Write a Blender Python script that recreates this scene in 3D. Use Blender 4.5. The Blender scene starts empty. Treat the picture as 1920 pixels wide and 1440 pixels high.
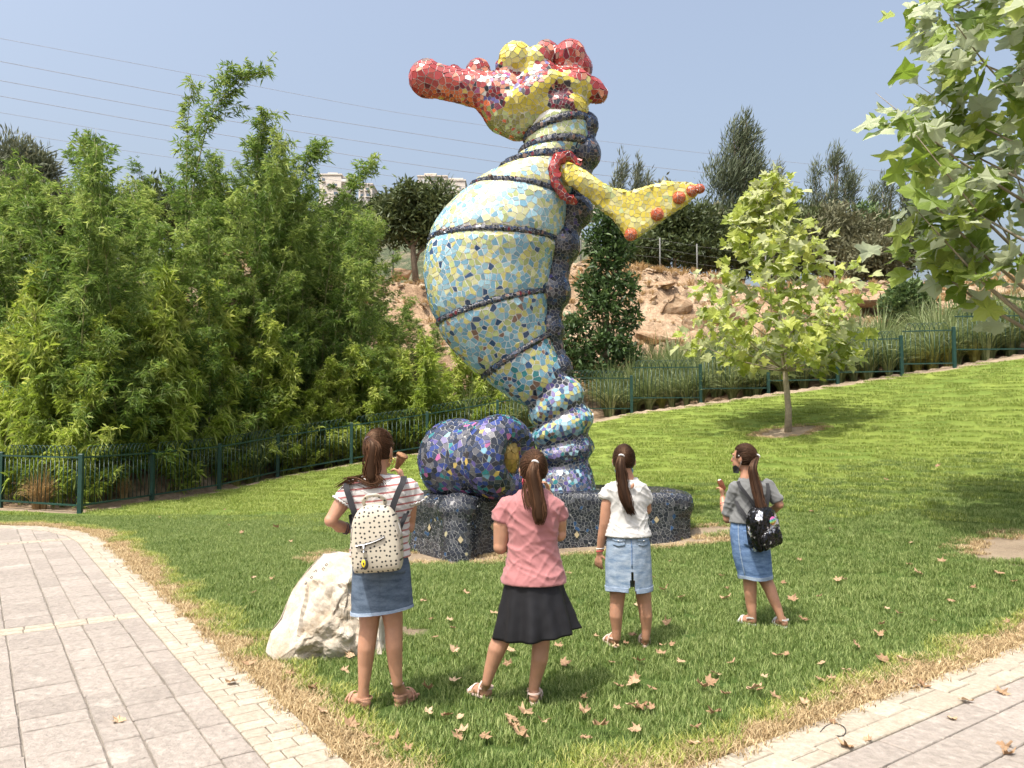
import bpy, bmesh, math, random
import numpy as np
from mathutils import Vector, Matrix, noise, kdtree

random.seed(7); rng = np.random.default_rng(7)
scene = bpy.context.scene
COL = scene.collection
PI = math.pi

# ------------------------------------------------------------------ camera, sky, sun, exposure
CAM_H, FPX, PITCH = 1.67, 1450.0, math.atan(69 / 1450)
cam_data = bpy.data.cameras.new('camera')
cam_data.sensor_width = 36; cam_data.lens = 36 * FPX / 1920
cam_data.clip_start = 0.05; cam_data.clip_end = 3000
cam = bpy.data.objects.new('camera', cam_data); COL.objects.link(cam)
cam.location = (0, 0, CAM_H); cam.rotation_euler = (PI / 2 + PITCH, 0, 0)
scene.camera = cam

SUN_EL = math.radians(65); SUN_H = Vector((0.66, 0.75, 0)).normalized()   # direction in which shadows fall
world = bpy.data.worlds.new('World'); scene.world = world; world.use_nodes = True
wn = world.node_tree.nodes; wl = world.node_tree.links
wbg = wn.get('Background') or wn.new('ShaderNodeBackground')
sky = wn.new('ShaderNodeTexSky'); sky.sky_type = 'NISHITA'; sky.sun_disc = False
sky.sun_elevation = SUN_EL; sky.sun_rotation = math.atan2(-SUN_H.x, -SUN_H.y)
sky.altitude = 200; sky.air_density = 1.4; sky.dust_density = 10.0; sky.ozone_density = 3.6
hsv = wn.new('ShaderNodeHueSaturation'); hsv.inputs['Saturation'].default_value = 0.76; hsv.inputs['Value'].default_value = 0.96   # hazy summer air
wl.new(sky.outputs[0], hsv.inputs['Color']); wl.new(hsv.outputs[0], wbg.inputs[0]); wbg.inputs[1].default_value = 0.15
sun_data = bpy.data.lights.new('sun', 'SUN'); sun_data.energy = 2.9; sun_data.angle = math.radians(0.6)
sun_data.color = (1.0, 0.955, 0.88)
sun = bpy.data.objects.new('sun', sun_data); COL.objects.link(sun)
sd = Vector((SUN_H.x * math.cos(SUN_EL), SUN_H.y * math.cos(SUN_EL), -math.sin(SUN_EL)))
sun.rotation_euler = sd.to_track_quat('-Z', 'Y').to_euler(); sun.location = (-10, -20, 30)
vs = scene.view_settings
vs.view_transform = 'Standard'; vs.look = 'None'; vs.exposure = 0.88; vs.gamma = 1.0; vs.use_curve_mapping = False
scene.render.engine = 'CYCLES'
scene.cycles.use_denoising = True
scene.cycles.max_bounces = 6; scene.cycles.diffuse_bounces = 2; scene.cycles.glossy_bounces = 2
scene.cycles.transmission_bounces = 4; scene.cycles.transparent_max_bounces = 8
scene.cycles.sample_clamp_indirect = 6.0

# ------------------------------------------------------------------ helpers
def at(px, py, Y):
    """world point at depth Y (metres north of the viewer) seen at survey pixel (px, py) of the 1920x1440 picture"""
    xc, yc = (px - 960) / FPX, (720 - py) / FPX
    d = Vector((xc, math.cos(PITCH) - yc * math.sin(PITCH), math.sin(PITCH) + yc * math.cos(PITCH)))
    return Vector((0, 0, CAM_H)) + d * (Y / d.y)

def link(o, parent=None):
    COL.objects.link(o)
    if parent: o.parent = parent
    return o

def tag(o, label=None, cat=None, group=None, kind=None):
    if label: o['label'] = label
    if cat: o['category'] = cat
    if group: o['group'] = group
    if kind: o['kind'] = kind
    return o

def empty(name, loc=(0, 0, 0), rz=0, parent=None):
    o = bpy.data.objects.new(name, None); o.location = loc; o.rotation_euler = (0, 0, rz); o.empty_display_size = 0.2
    return link(o, parent)

def mesh_py(V, F, mat=None, smooth=True, name='mesh'):
    me = bpy.data.meshes.new(name)
    V = np.asarray(V, dtype=np.float32).reshape(-1, 3)
    if isinstance(F, np.ndarray) and F.ndim == 2:
        n, k = F.shape
        me.vertices.add(len(V)); me.vertices.foreach_set('co', V.ravel())
        me.loops.add(n * k); me.loops.foreach_set('vertex_index', F.astype(np.int32).ravel())
        me.polygons.add(n); me.polygons.foreach_set('loop_start', np.arange(0, n * k, k, dtype=np.int32))
        me.update(calc_edges=True)
    else:
        me.from_pydata(V.tolist(), [], [list(f) for f in F])
    if smooth and len(me.polygons): me.polygons.foreach_set('use_smooth', np.ones(len(me.polygons), dtype=bool))
    if mat: me.materials.append(mat)
    return me

def obj(name, me, parent=None, loc=None):
    o = bpy.data.objects.new(name, me)
    if loc is not None: o.location = loc
    return link(o, parent)

def face_attr(me, name, vals):
    a = me.attributes.new(name, 'FLOAT', 'FACE'); a.data.foreach_set('value', np.asarray(vals, dtype=np.float32))

def face_col(me, name, cols):
    a = me.attributes.new(name, 'FLOAT_COLOR', 'FACE')
    c = np.ones((len(cols), 4), dtype=np.float32); c[:, :3] = cols
    a.data.foreach_set('color', c.ravel())

class MB:
    """collects simple closed shapes into one mesh"""
    def __init__(s): s.V = []; s.F = []
    def add(s, V, F):
        b = len(s.V); s.V += [tuple(v) for v in V]; s.F += [tuple(i + b for i in f) for f in F]; return s
    def box(s, c, sz, rot=None, ch=0.0):
        x, y, z = sz[0] / 2, sz[1] / 2, sz[2] / 2
        if ch > 0:
            V = []
            for zz, q in ((-z, 0), (z - ch, 0), (z, ch)):
                V += [(-x + q, -y + q, zz), (x - q, -y + q, zz), (x - q, y - q, zz), (-x + q, y - q, zz)]
            F = [(3, 2, 1, 0), (8, 9, 10, 11)]
            for l in (0, 4):
                for i in range(4): F.append((l + i, l + (i + 1) % 4, l + 4 + (i + 1) % 4, l + 4 + i))
        else:
            V = [(-x, -y, -z), (x, -y, -z), (x, y, -z), (-x, y, -z), (-x, -y, z), (x, -y, z), (x, y, z), (-x, y, z)]
            F = [(3, 2, 1, 0), (4, 5, 6, 7), (0, 1, 5, 4), (1, 2, 6, 5), (2, 3, 7, 6), (3, 0, 4, 7)]
        V = [Vector(v) for v in V]
        if rot is not None: V = [rot @ v for v in V]
        return s.add([v + Vector(c) for v in V], F)
    def tube(s, pts, radii, n=8, caps=True, flat=1.0):
        pts = [Vector(p) for p in pts]
        if not hasattr(radii, '__len__'): radii = [radii] * len(pts)
        b = len(s.V); up = None; m = len(pts)
        for i, p in enumerate(pts):
            t = (pts[min(i + 1, m - 1)] - pts[max(i - 1, 0)]).normalized()
            if up is None:
                up = Vector((0, 0, 1)) if abs(t.z) < 0.9 else Vector((0, 1, 0))
            a = t.cross(up).normalized(); up = a.cross(t).normalized()
            for k in range(n):
                th = 2 * PI * k / n
                s.V.append(tuple(p + a * (math.cos(th) * radii[i]) + up * (math.sin(th) * radii[i] * flat)))
        for i in range(m - 1):
            for k in range(n):
                s.F.append((b + i * n + k, b + (i + 1) * n + k, b + (i + 1) * n + (k + 1) % n, b + i * n + (k + 1) % n))
        if caps:
            s.F.append(tuple(b + k for k in range(n))); s.F.append(tuple(b + (m - 1) * n + k for k in reversed(range(n))))
        return s
    def ell(s, c, r, nu=16, nv=10, rot=None):
        if not hasattr(r, '__len__'): r = (r, r, r)
        V = [(0, 0, -1)]
        for j in range(1, nv):
            ph = -PI / 2 + PI * j / nv
            for i in range(nu):
                th = 2 * PI * i / nu; V.append((math.cos(ph) * math.cos(th), math.cos(ph) * math.sin(th), math.sin(ph)))
        V.append((0, 0, 1)); F = []
        for i in range(nu):
            F.append((0, 1 + (i + 1) % nu, 1 + i)); F.append((len(V) - 1, 1 + (nv - 2) * nu + i, 1 + (nv - 2) * nu + (i + 1) % nu))
        for j in range(nv - 2):
            for i in range(nu):
                a = 1 + j * nu; F.append((a + i, a + (i + 1) % nu, a + nu + (i + 1) % nu, a + nu + i))
        V = [Vector((v[0] * r[0], v[1] * r[1], v[2] * r[2])) for v in V]
        if rot is not None: V = [rot @ v for v in V]
        return s.add([v + Vector(c) for v in V], F)
    def cap(s, p0, r0, p1, r1, n=14):
        """rounded cone"""
        s.ell(p0, r0, n, 8); s.ell(p1, r1, n, 8); s.tube([p0, p1], [r0, r1], n); return s
    def chain(s, pts, radii, n=14):
        for i, p in enumerate(pts): s.ell(p, radii[i], n, 8)
        return s.tube(pts, radii, n)
    def loft(s, secs, n=28):
        """closed stack of ellipses (z, cx, cy, rx, ry)"""
        b = len(s.V)
        for (z, cx, cy, rx, ry) in secs:
            for k in range(n):
                th = 2 * PI * k / n; s.V.append((cx + math.cos(th) * rx, cy + math.sin(th) * ry, z))
        for i in range(len(secs) - 1):
            for k in range(n):
                s.F.append((b + i * n + k, b + i * n + (k + 1) % n, b + (i + 1) * n + (k + 1) % n, b + (i + 1) * n + k))
        s.F.append(tuple(b + k for k in reversed(range(n)))); s.F.append(tuple(b + (len(secs) - 1) * n + k for k in range(n)))
        return s
    def mesh(s, mat=None, smooth=True): return mesh_py(s.V, s.F, mat, smooth)
    def build(s, name, mat, parent=None, smooth=True, loc=None): return obj(name, s.mesh(mat, smooth), parent, loc)

def remesh(mb, voxel, smooth_it=6, fac=0.5):
    """union of overlapping closed shapes as one continuous surface"""
    me = mb.mesh(); o = bpy.data.objects.new('tmp', me); COL.objects.link(o)
    m = o.modifiers.new('r', 'REMESH'); m.mode = 'VOXEL'; m.voxel_size = voxel; m.adaptivity = 0
    if smooth_it:
        k = o.modifiers.new('s', 'SMOOTH'); k.factor = fac; k.iterations = smooth_it
    dg = bpy.context.evaluated_depsgraph_get()
    r = bpy.data.meshes.new_from_object(o.evaluated_get(dg))
    bpy.data.objects.remove(o); bpy.data.meshes.remove(me)
    r.polygons.foreach_set('use_smooth', np.ones(len(r.polygons), dtype=bool))
    return r

def coords(me):
    a = np.empty(len(me.vertices) * 3, dtype=np.float32); me.vertices.foreach_get('co', a); return a.reshape(-1, 3)
def set_coords(me, a): me.vertices.foreach_set('co', np.asarray(a, dtype=np.float32).ravel()); me.update()
def normals(me):
    a = np.empty(len(me.vertices) * 3, dtype=np.float32); me.vertices.foreach_get('normal', a); return a.reshape(-1, 3)

def nz(p, sc=1.0, o=0.0): return noise.noise(Vector((p[0] * sc + o, p[1] * sc + o * 1.7, p[2] * sc - o)))

def copy_tree(o, parent=None):
    c = o.copy(); COL.objects.link(c); c.parent = parent
    for ch in list(o.children): copy_tree(ch, c)
    return c

# ------------------------------------------------------------------ materials
def nodes(name):
    m = bpy.data.materials.new(name); m.use_nodes = True
    nt = m.node_tree; b = nt.nodes['Principled BSDF']; return m, nt, b

def N(nt, typ, **kw):
    n = nt.nodes.new(typ)
    for k, v in kw.items():
        if k.startswith('i_'):
            key = k[2:]; key = int(key) if key.isdigit() else key.replace('_', ' ')
            n.inputs[key].default_value = v
        else: setattr(n, k, v)
    return n

def ramp(nt, fac, stops, interp='LINEAR'):
    r = nt.nodes.new('ShaderNodeValToRGB'); r.color_ramp.interpolation = interp
    e = r.color_ramp.elements
    while len(e) < len(stops): e.new(0.5)
    for i, (p, c) in enumerate(stops): e[i].position = p; e[i].color = (c[0], c[1], c[2], 1)
    nt.links.new(fac, r.inputs[0]); return r.outputs[0]

def bump(nt, b, height, strength=0.3, dist=0.01):
    n = nt.nodes.new('ShaderNodeBump'); n.inputs['Strength'].default_value = strength; n.inputs['Distance'].default_value = dist
    nt.links.new(height, n.inputs['Height']); nt.links.new(n.outputs[0], b.inputs['Normal']); return n

def mixc(nt, fac, a, b_, mode='MIX'):
    n = nt.nodes.new('ShaderNodeMix'); n.data_type = 'RGBA'; n.blend_type = mode
    for s, v in ((0, fac), (6, a), (7, b_)):
        if hasattr(v, 'is_linked') or hasattr(v, 'links'): nt.links.new(v, n.inputs[s])
        elif s == 0: n.inputs[0].default_value = v
        else: n.inputs[s].default_value = (v[0], v[1], v[2], 1)
    return n.outputs[2]

def noise_tex(nt, scale, detail=4, rough=0.6, coord='Object', dim='3D', vec=None):
    t = N(nt, 'ShaderNodeTexNoise'); t.inputs['Scale'].default_value = scale
    t.inputs['Detail'].default_value = detail; t.inputs['Roughness'].default_value = rough
    if vec is None:
        c = N(nt, 'ShaderNodeTexCoord'); vec = c.outputs[coord]
    nt.links.new(vec, t.inputs['Vector']); return t.outputs['Fac']

def simple(name, col, rough=0.6, var=0.15, scale=12.0, bmp=0.0, bdist=0.004, metal=0.0, spec=0.5, coord='Object', sheen=0.0):
    """one base colour with noise variation and fine relief"""
    m, nt, b = nodes(name)
    f = noise_tex(nt, scale, 6, 0.65, coord)
    lo = [max(0, c * (1 - var)) for c in col]; hi = [c * (1 + var) for c in col]
    nt.links.new(ramp(nt, f, [(0.3, lo), (0.7, hi)]), b.inputs['Base Color'])
    b.inputs['Roughness'].default_value = rough; b.inputs['Metallic'].default_value = metal
    b.inputs['Specular IOR Level'].default_value = spec
    if sheen: b.inputs['Sheen Weight'].default_value = sheen
    if bmp > 0: bump(nt, b, noise_tex(nt, scale * 3, 6, 0.7, coord), bmp, bdist)
    return m

def foliage(name, dark, mid, light, trans=0.35, rough=0.55, back=None, attr='rnd', spec=0.3):
    """leaf: colour from a per-leaf value, light passing through"""
    m, nt, b = nodes(name)
    a = N(nt, 'ShaderNodeAttribute', attribute_name=attr)
    oi = N(nt, 'ShaderNodeObjectInfo')
    ad = N(nt, 'ShaderNodeMath', operation='MULTIPLY_ADD', i_1=0.22, i_2=-0.11); nt.links.new(oi.outputs['Random'], ad.inputs[0])
    su = N(nt, 'ShaderNodeMath', operation='ADD'); nt.links.new(a.outputs['Fac'], su.inputs[0]); nt.links.new(ad.outputs[0], su.inputs[1])
    c = ramp(nt, su.outputs[0], [(0.0, dark), (0.5, mid), (1.0, light)])
    if back:
        g = N(nt, 'ShaderNodeNewGeometry'); c = mixc(nt, g.outputs['Backfacing'], c, back)
    nt.links.new(c, b.inputs['Base Color']); b.inputs['Roughness'].default_value = rough
    b.inputs['Specular IOR Level'].default_value = spec
    t = N(nt, 'ShaderNodeBsdfTranslucent')
    hs = N(nt, 'ShaderNodeHueSaturation', i_Saturation=1.1, i_Value=1.25); nt.links.new(c, hs.inputs['Color']); nt.links.new(hs.outputs[0], t.inputs[0])
    mx = N(nt, 'ShaderNodeMixShader', i_0=trans)
    nt.links.new(b.outputs[0], mx.inputs[1]); nt.links.new(t.outputs[0], mx.inputs[2])
    nt.links.new(mx.outputs[0], nt.nodes['Material Output'].inputs[0]); return m

# ------------------------------------------------------------------ terrain
FENCE = [(-26.0, 22.0), (-13.5, 16.6), (-9.80, 14.9), (-7.77, 14.0), (-7.36, 15.9), (-6.63, 17.6), (-5.79, 19.2), (-4.18, 20.2), (-2.28, 20.8),
         (-0.4, 21.3), (1.5, 21.75), (3.40, 22.0), (5.32, 21.8), (7.10, 21.4), (8.77, 20.8), (10.25, 20.3), (11.47, 20.0), (13.3, 19.8), (15.2, 19.6), (17.1, 19.4), (40.0, 18.0)]
FX = np.array([-40, -9.8, -7.8, -7.4, -6.6, -5.8, -4.2, -0.4, 3.4, 8.8, 13.3, 40.0])
FY = np.array([28, 14.9, 14.3, 15.6, 17.6, 19.2, 20.2, 21.3, 22.0, 20.8, 19.8, 18.0])
def lawnz(x, y):
    s = 0.7 * np.asarray(x, float) + 0.75 * np.asarray(y, float) - 8.0
    s = 0.5 * (s + np.sqrt(s * s + 0.8)); s = np.minimum(s, 22.0)
    return 0.1 * s + 0.0068 * s * s
def gz(x, y):
    """ground height everywhere"""
    x = np.asarray(x, float); y = np.asarray(y, float)
    yf = np.interp(x, FX, FY); zf = lawnz(x, np.minimum(y, yf))
    d = np.clip((y - yf - 0.8) / 10.5, 0, 1); d = d * d * (3 - 2 * d)
    rise = np.interp(x, [-10, 4, 10, 17, 30], [7.3, 6.5, 4.6, 2.7, 2.4])
    return zf + rise * d
def gzf(x, y): return float(gz(x, y))
O_ = Vector((-0.23, 3.03)); EU = Vector((-0.5708, 0.8211)); EV = Vector((0.8211, 0.5708))
def uv2xy(u, v): return (O_.x + EU.x * u + EV.x * v, O_.y + EU.y * u + EV.y * v)
def xy2uv(x, y): return ((x - O_.x) * EU.x + (y - O_.y) * EU.y, (x - O_.x) * EV.x + (y - O_.y) * EV.y)
# edge of the lawn along the paving (outer edge of the cream border), from the right over the corner to the far left
EDGE = [uv2xy(0, 12.0), uv2xy(0, 0.35), uv2xy(0.04, 0.16), uv2xy(0.16, 0.04), uv2xy(0.35, 0), uv2xy(9.6, 0), uv2xy(10.3, -0.06), uv2xy(11.1, -0.27), uv2xy(11.8, -0.66), uv2xy(12.3, -1.2), uv2xy(12.9, -2.3), uv2xy(14.4, -6.2)]
def seg_dist(P, poly):
    P = np.asarray(P, float); best = np.full(len(P), 1e9); side = np.zeros(len(P))
    for a, b in zip(poly[:-1], poly[1:]):
        a = np.array(a); b = np.array(b); ab = b - a; t = np.clip(((P - a) @ ab) / (ab @ ab), 0, 1)
        q = a + t[:, None] * ab; d = np.hypot(*(P - q).T); cr = ab[0] * (P[:, 1] - a[1]) - ab[1] * (P[:, 0] - a[0])
        m = d < best - 1e-9; best[m] = d[m]; side[m] = np.sign(cr[m])
    return best, side
def lawn_depth(P):
    """distance from the paving edge into the lawn (negative on the paving)"""
    d, s = seg_dist(P, EDGE); return np.where(s < 0, d, -d)
# ------------------------------------------------------------------ ground sheet, hill
def grid_mesh(xs, ys, zf, mat, keep=None, eps=0.0):
    X, Y = np.meshgrid(xs, ys); Z = zf(X, Y) + eps
    V = np.stack([X.ravel(), Y.ravel(), Z.ravel()], 1); nx = len(xs); ny = len(ys)
    i = np.arange((nx - 1) * (ny - 1)); r = i // (nx - 1); c = i % (nx - 1); a = r * nx + c
    F = np.stack([a, a + 1, a + nx + 1, a + nx], 1)
    if keep is not None:
        cx = V[F].mean(1); F = F[keep(cx)]
        u, inv = np.unique(F, return_inverse=True); V = V[u]; F = inv.reshape(F.shape)
    return mesh_py(V, F, mat)

def soil_mat():
    m, nt, b = nodes('ochre_soil')
    f = noise_tex(nt, 0.35, 8, 0.7); f2 = noise_tex(nt, 5.0, 6, 0.75)
    c1 = ramp(nt, f, [(0.3, (0.23, 0.145, 0.085)), (0.48, (0.36, 0.25, 0.16)), (0.62, (0.46, 0.36, 0.26)), (0.7, (0.30, 0.21, 0.135))])
    c2 = ramp(nt, f2, [(0.35, (0.42, 0.36, 0.27)), (0.62, (1.2, 1.18, 1.12))])
    nt.links.new(mixc(nt, 0.8, c1, c2, 'MULTIPLY'), b.inputs['Base Color']); b.inputs['Roughness'].default_value = 0.95
    bump(nt, b, noise_tex(nt, 4.0, 8, 0.75), 1.0, 0.12); return m
M_soil = soil_mat()
def zground(X, Y):
    Z = gz(X, Y); d = np.clip((Y - np.interp(X, FX, FY) - 2.5) / 3, 0, 1)
    n1 = np.array([noise.fractal(Vector((x * 0.35, y * 0.5, 0)), 0.9, 2.1, 5) for x, y in zip(X.ravel(), Y.ravel())]).reshape(X.shape)
    st = np.floor((Z + 0.35 * n1) / 0.85) * 0.85                         # weathered rock steps on the bank
    n2 = np.array([noise.fractal(Vector((x * 0.15 + 9, y * 0.15, 3)), 0.9, 2.1, 3) for x, y in zip(X.ravel(), Y.ravel())]).reshape(X.shape)
    w = np.clip(0.55 + 1.1 * n2, 0, 0.9) * d
    far = np.clip((Y - 36) / 6, 0, 1); w = w * (1 - far)
    return Z * (1 - w) + st * w + 0.30 * n1 * d - 0.03
xs = np.concatenate([np.linspace(-160, -42, 14), np.arange(-40, 40.1, 0.5), np.linspace(42, 160, 14)])
ys = np.concatenate([np.arange(-30, 0, 5.0), np.arange(0, 50, 0.5), np.linspace(51, 130, 16)])
tag(obj('ground', grid_mesh(xs, ys, zground, M_soil)), 'ochre rocky soil under the lawn and rising to the bank', 'ground', kind='structure')

def hillz(X, Y):
    xr = X / Y * 260.0
    h = np.interp(xr, [-400, -180, -75, -45, -20, 20, 60, 120, 400], [40, 52, 62, 66, 70, 62, 50, 40, 24])
    t = np.clip((Y - 120) / 140, 0, 1); t = t * t * (3 - 2 * t)
    n1 = np.array([noise.fractal(Vector((x * 0.02, y * 0.02, 0)), 0.9, 2.1, 5) for x, y in zip(X.ravel(), Y.ravel())]).reshape(X.shape)
    return -2 + (h + 2) * t + 2.5 * n1
m, nt, b = nodes('far_hill')
c = ramp(nt, noise_tex(nt, 0.25, 8, 0.75), [(0.3, (0.04, 0.06, 0.03)), (0.5, (0.10, 0.12, 0.06)), (0.62, (0.24, 0.20, 0.13)), (0.72, (0.07, 0.09, 0.045))])
nt.links.new(c, b.inputs['Base Color']); b.inputs['Roughness'].default_value = 1; bump(nt, b, noise_tex(nt, 0.6, 6, 0.7), 1, 2.0)
tag(obj('far_hill', grid_mesh(np.linspace(-420, 420, 90), np.linspace(118, 420, 40), hillz, m)), 'hazy scrub covered hill far behind the bamboo', 'hill', kind='structure')

# ------------------------------------------------------------------ lawn sheet
def lawn_mat():
    m, nt, b = nodes('lawn_turf')
    e = N(nt, 'ShaderNodeAttribute', attribute_name='edge'); ba = N(nt, 'ShaderNodeAttribute', attribute_name='bare'); fa = N(nt, 'ShaderNodeAttribute', attribute_name='far')
    n1 = noise_tex(nt, 3.0, 5, 0.7); n2 = noise_tex(nt, 0.6, 4, 0.6); n3 = noise_tex(nt, 30, 6, 0.8)
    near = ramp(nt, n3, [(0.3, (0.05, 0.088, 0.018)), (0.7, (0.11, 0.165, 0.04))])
    far = ramp(nt, n3, [(0.3, (0.13, 0.18, 0.032)), (0.7, (0.22, 0.275, 0.058))])  # slope turf painted lighter, as grass seen against the light
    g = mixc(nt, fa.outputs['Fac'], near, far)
    patch = ramp(nt, n2, [(0.35, (0.78, 0.86, 0.8)), (0.65, (1.18, 1.12, 1.1))]); g = mixc(nt, 1.0, g, patch, 'MULTIPLY')
    straw = ramp(nt, n3, [(0.3, (0.27, 0.19, 0.095)), (0.7, (0.48, 0.36, 0.20))])
    dirt = ramp(nt, n1, [(0.3, (0.22, 0.165, 0.11)), (0.7, (0.36, 0.285, 0.20))])
    ad = N(nt, 'ShaderNodeMath', operation='MULTIPLY_ADD', i_1=0.26, i_2=-0.13); nt.links.new(n1, ad.inputs[0])
    su = N(nt, 'ShaderNodeMath', operation='ADD'); nt.links.new(e.outputs['Fac'], su.inputs[0]); nt.links.new(ad.outputs[0], su.inputs[1])
    k = N(nt, 'ShaderNodeMapRange', i_1=0.14, i_2=0.25); nt.links.new(su.outputs[0], k.inputs[0])
    c = mixc(nt, k.outputs[0], straw, g)
    su2 = N(nt, 'ShaderNodeMath', operation='ADD'); nt.links.new(ba.outputs['Fac'], su2.inputs[0]); nt.links.new(ad.outputs[0], su2.inputs[1])
    k2 = N(nt, 'ShaderNodeMapRange', i_1=0.4, i_2=0.6); nt.links.new(su2.outputs[0], k2.inputs[0])
    c = mixc(nt, k2.outputs[0], c, dirt)
    nt.links.new(c, b.inputs['Base Color']); b.inputs['Roughness'].default_value = 0.9; b.inputs['Specular IOR Level'].default_value = 0.15
    bump(nt, b, n3, 1.0, 0.03); return m
BARE = [(-0.75, 9.35, 0.75, 0.3), (0.35, 9.75, 0.9, 0.28), (1.6, 9.95, 1.3, 0.22), (6.02, 16.9, 0.75, 0.5), (5.75, 8.45, 0.85, 0.6), (-1.55, 9.5, 0.95, 0.45), (2.55, 10.4, 0.5, 0.3), (-1.15, 6.2, 0.5, 0.2)]
def bare_val(P):
    v = np.zeros(len(P))
    for (x, y, rx, ry) in BARE:
        d = np.sqrt(((P[:, 0] - x) / rx) ** 2 + ((P[:, 1] - y) / ry) ** 2); v = np.maximum(v, np.clip(1.45 - d * 0.95, 0, 1))
    yf = np.interp(P[:, 0], FX, FY); v = np.maximum(v, np.clip(1.0 - (yf - P[:, 1] - 0.1) / 0.5, 0, 1)); return v
def in_lawn(P, pad=0.0):
    return (lawn_depth(P[:, :2]) > -pad) & (P[:, 1] < np.interp(P[:, 0], FX, FY) + 0.05) & (P[:, 1] > 0.5)
U = np.concatenate([np.arange(0, 8, 0.2), np.arange(8, 17, 0.1), np.arange(17, 26, 0.2)]); Vv = np.concatenate([np.arange(-6, 0, 0.1), np.arange(0, 26.01, 0.2)])
uu, vv = np.meshgrid(U, Vv); XX = O_.x + EU.x * uu + EV.x * vv; YY = O_.y + EU.y * uu + EV.y * vv
V = np.stack([XX.ravel(), YY.ravel(), (lawnz(XX, YY) + 0.0).ravel()], 1); nx = len(U); i = np.arange((nx - 1) * (len(Vv) - 1)); a = (i // (nx - 1)) * nx + i % (nx - 1)
F = np.stack([a + nx, a + nx + 1, a + 1, a], 1); cen = V[F].mean(1); F = F[in_lawn(cen)]; q, inv = np.unique(F, return_inverse=True); V = V[q]; F = inv.reshape(F.shape)
lawn_me = mesh_py(V, F, lawn_mat())
def far_val(P): return np.clip((P[:, 1] - 10.0 + 0.25 * P[:, 0]) / 6.0, 0, 1)  # blend towards the turf painted lighter for backlight
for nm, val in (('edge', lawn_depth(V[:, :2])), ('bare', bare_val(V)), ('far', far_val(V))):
    at_ = lawn_me.attributes.new(nm, 'FLOAT', 'POINT'); at_.data.foreach_set('value', val.astype(np.float32))
tag(obj('lawn', lawn_me), 'mown green lawn sloping up to the right with straw edge', 'lawn', kind='structure')

# ------------------------------------------------------------------ grass blades (uncountable)
def blade_patch(name, size, nb, hmin, hmax, w, mat, lean=0.5, seed=1):
    r = np.random.default_rng(seed); p = np.zeros((nb, 3)); p[:, :2] = (r.random((nb, 2)) - 0.5) * size
    h = hmin + (hmax - hmin) * r.random(nb); th = r.random(nb) * 2 * PI; ln = lean * (0.3 + r.random(nb)) * h
    d = np.stack([np.cos(th), np.sin(th), np.zeros(nb)], 1); s = np.stack([-np.sin(th), np.cos(th), np.zeros(nb)], 1) * (w * (0.7 + 0.6 * r.random(nb)))[:, None]
    up = np.array([0, 0, 1.0]); m1 = p + d * (ln * 0.35)[:, None] + up * (h * 0.6)[:, None]; tip = p + d * ln[:, None] * 1.2 + up * h[:, None]
    Vb = np.stack([p - s, p + s, m1 + s * 0.8, m1 - s * 0.8, tip], 1).reshape(-1, 3); k = np.arange(nb)[:, None] * 5
    T = np.concatenate([k + [0, 1, 2], k + [0, 2, 3], k + [3, 2, 4]], 1).reshape(-1, 3)
    me = mesh_py(Vb, T, mat, smooth=False); face_attr(me, 'rnd', np.repeat(r.random(nb), 3)); o = bpy.data.objects.new(name, me); return o
def instancer(name, pts, scales, coll, mats_label):
    me = bpy.data.meshes.new(name); me.vertices.add(len(pts)); me.vertices.foreach_set('co', np.asarray(pts, dtype=np.float32).ravel())
    a = me.attributes.new('sc', 'FLOAT', 'POINT'); a.data.foreach_set('value', np.asarray(scales, dtype=np.float32))
    a = me.attributes.new('rz', 'FLOAT_VECTOR', 'POINT'); rz = np.zeros((len(pts), 3), dtype=np.float32); rz[:, 2] = rng.random(len(pts)) * 6.283
    sx = 0.5 * (lawnz(pts[:, 0] + .2, pts[:, 1]) - lawnz(pts[:, 0] - .2, pts[:, 1])) / .2
    a.data.foreach_set('vector', rz.ravel())
    o = obj(name, me); g = bpy.data.node_groups.new(name, 'GeometryNodeTree')
    g.interface.new_socket('Geometry', in_out='INPUT', socket_type='NodeSocketGeometry'); g.interface.new_socket('Geometry', in_out='OUTPUT', socket_type='NodeSocketGeometry')
    gi = g.nodes.new('NodeGroupInput'); go = g.nodes.new('NodeGroupOutput'); ip = g.nodes.new('GeometryNodeInstanceOnPoints')
    ci = g.nodes.new('GeometryNodeCollectionInfo'); ci.inputs[0].default_value = coll; ci.inputs['Separate Children'].default_value = True; ci.inputs['Reset Children'].default_value = True
    ip.inputs['Pick Instance'].default_value = True
    A = g.nodes.new('GeometryNodeInputNamedAttribute'); A.data_type = 'FLOAT'; A.inputs[0].default_value = 'sc'
    B = g.nodes.new('GeometryNodeInputNamedAttribute'); B.data_type = 'FLOAT_VECTOR'; B.inputs[0].default_value = 'rz'
    er = g.nodes.new('FunctionNodeEulerToRotation')
    L = g.links.new
    L(gi.outputs[0], ip.inputs['Points']); L(ci.outputs[0], ip.inputs['Instance']); L(A.outputs[0], ip.inputs['Scale'])
    L(B.outputs[0], er.inputs[0]); L(er.outputs[0], ip.inputs['Rotation']); L(ip.outputs[0], go.inputs[0])
    md = o.modifiers.new('grass', 'NODES'); md.node_group = g
    return tag(o, mats_label, 'grass', kind='stuff')
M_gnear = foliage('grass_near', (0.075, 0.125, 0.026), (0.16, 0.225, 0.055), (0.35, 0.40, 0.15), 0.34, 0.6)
M_gfar = foliage('grass_slope', (0.155, 0.21, 0.038), (0.25, 0.315, 0.066), (0.43, 0.46, 0.15), 0.35, 0.6)  # lighter than the near grass: mowing plus backlit look put into colour
M_gdry = foliage('grass_dry', (0.27, 0.185, 0.09), (0.46, 0.34, 0.18), (0.62, 0.50, 0.30), 0.2, 0.7)
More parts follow.
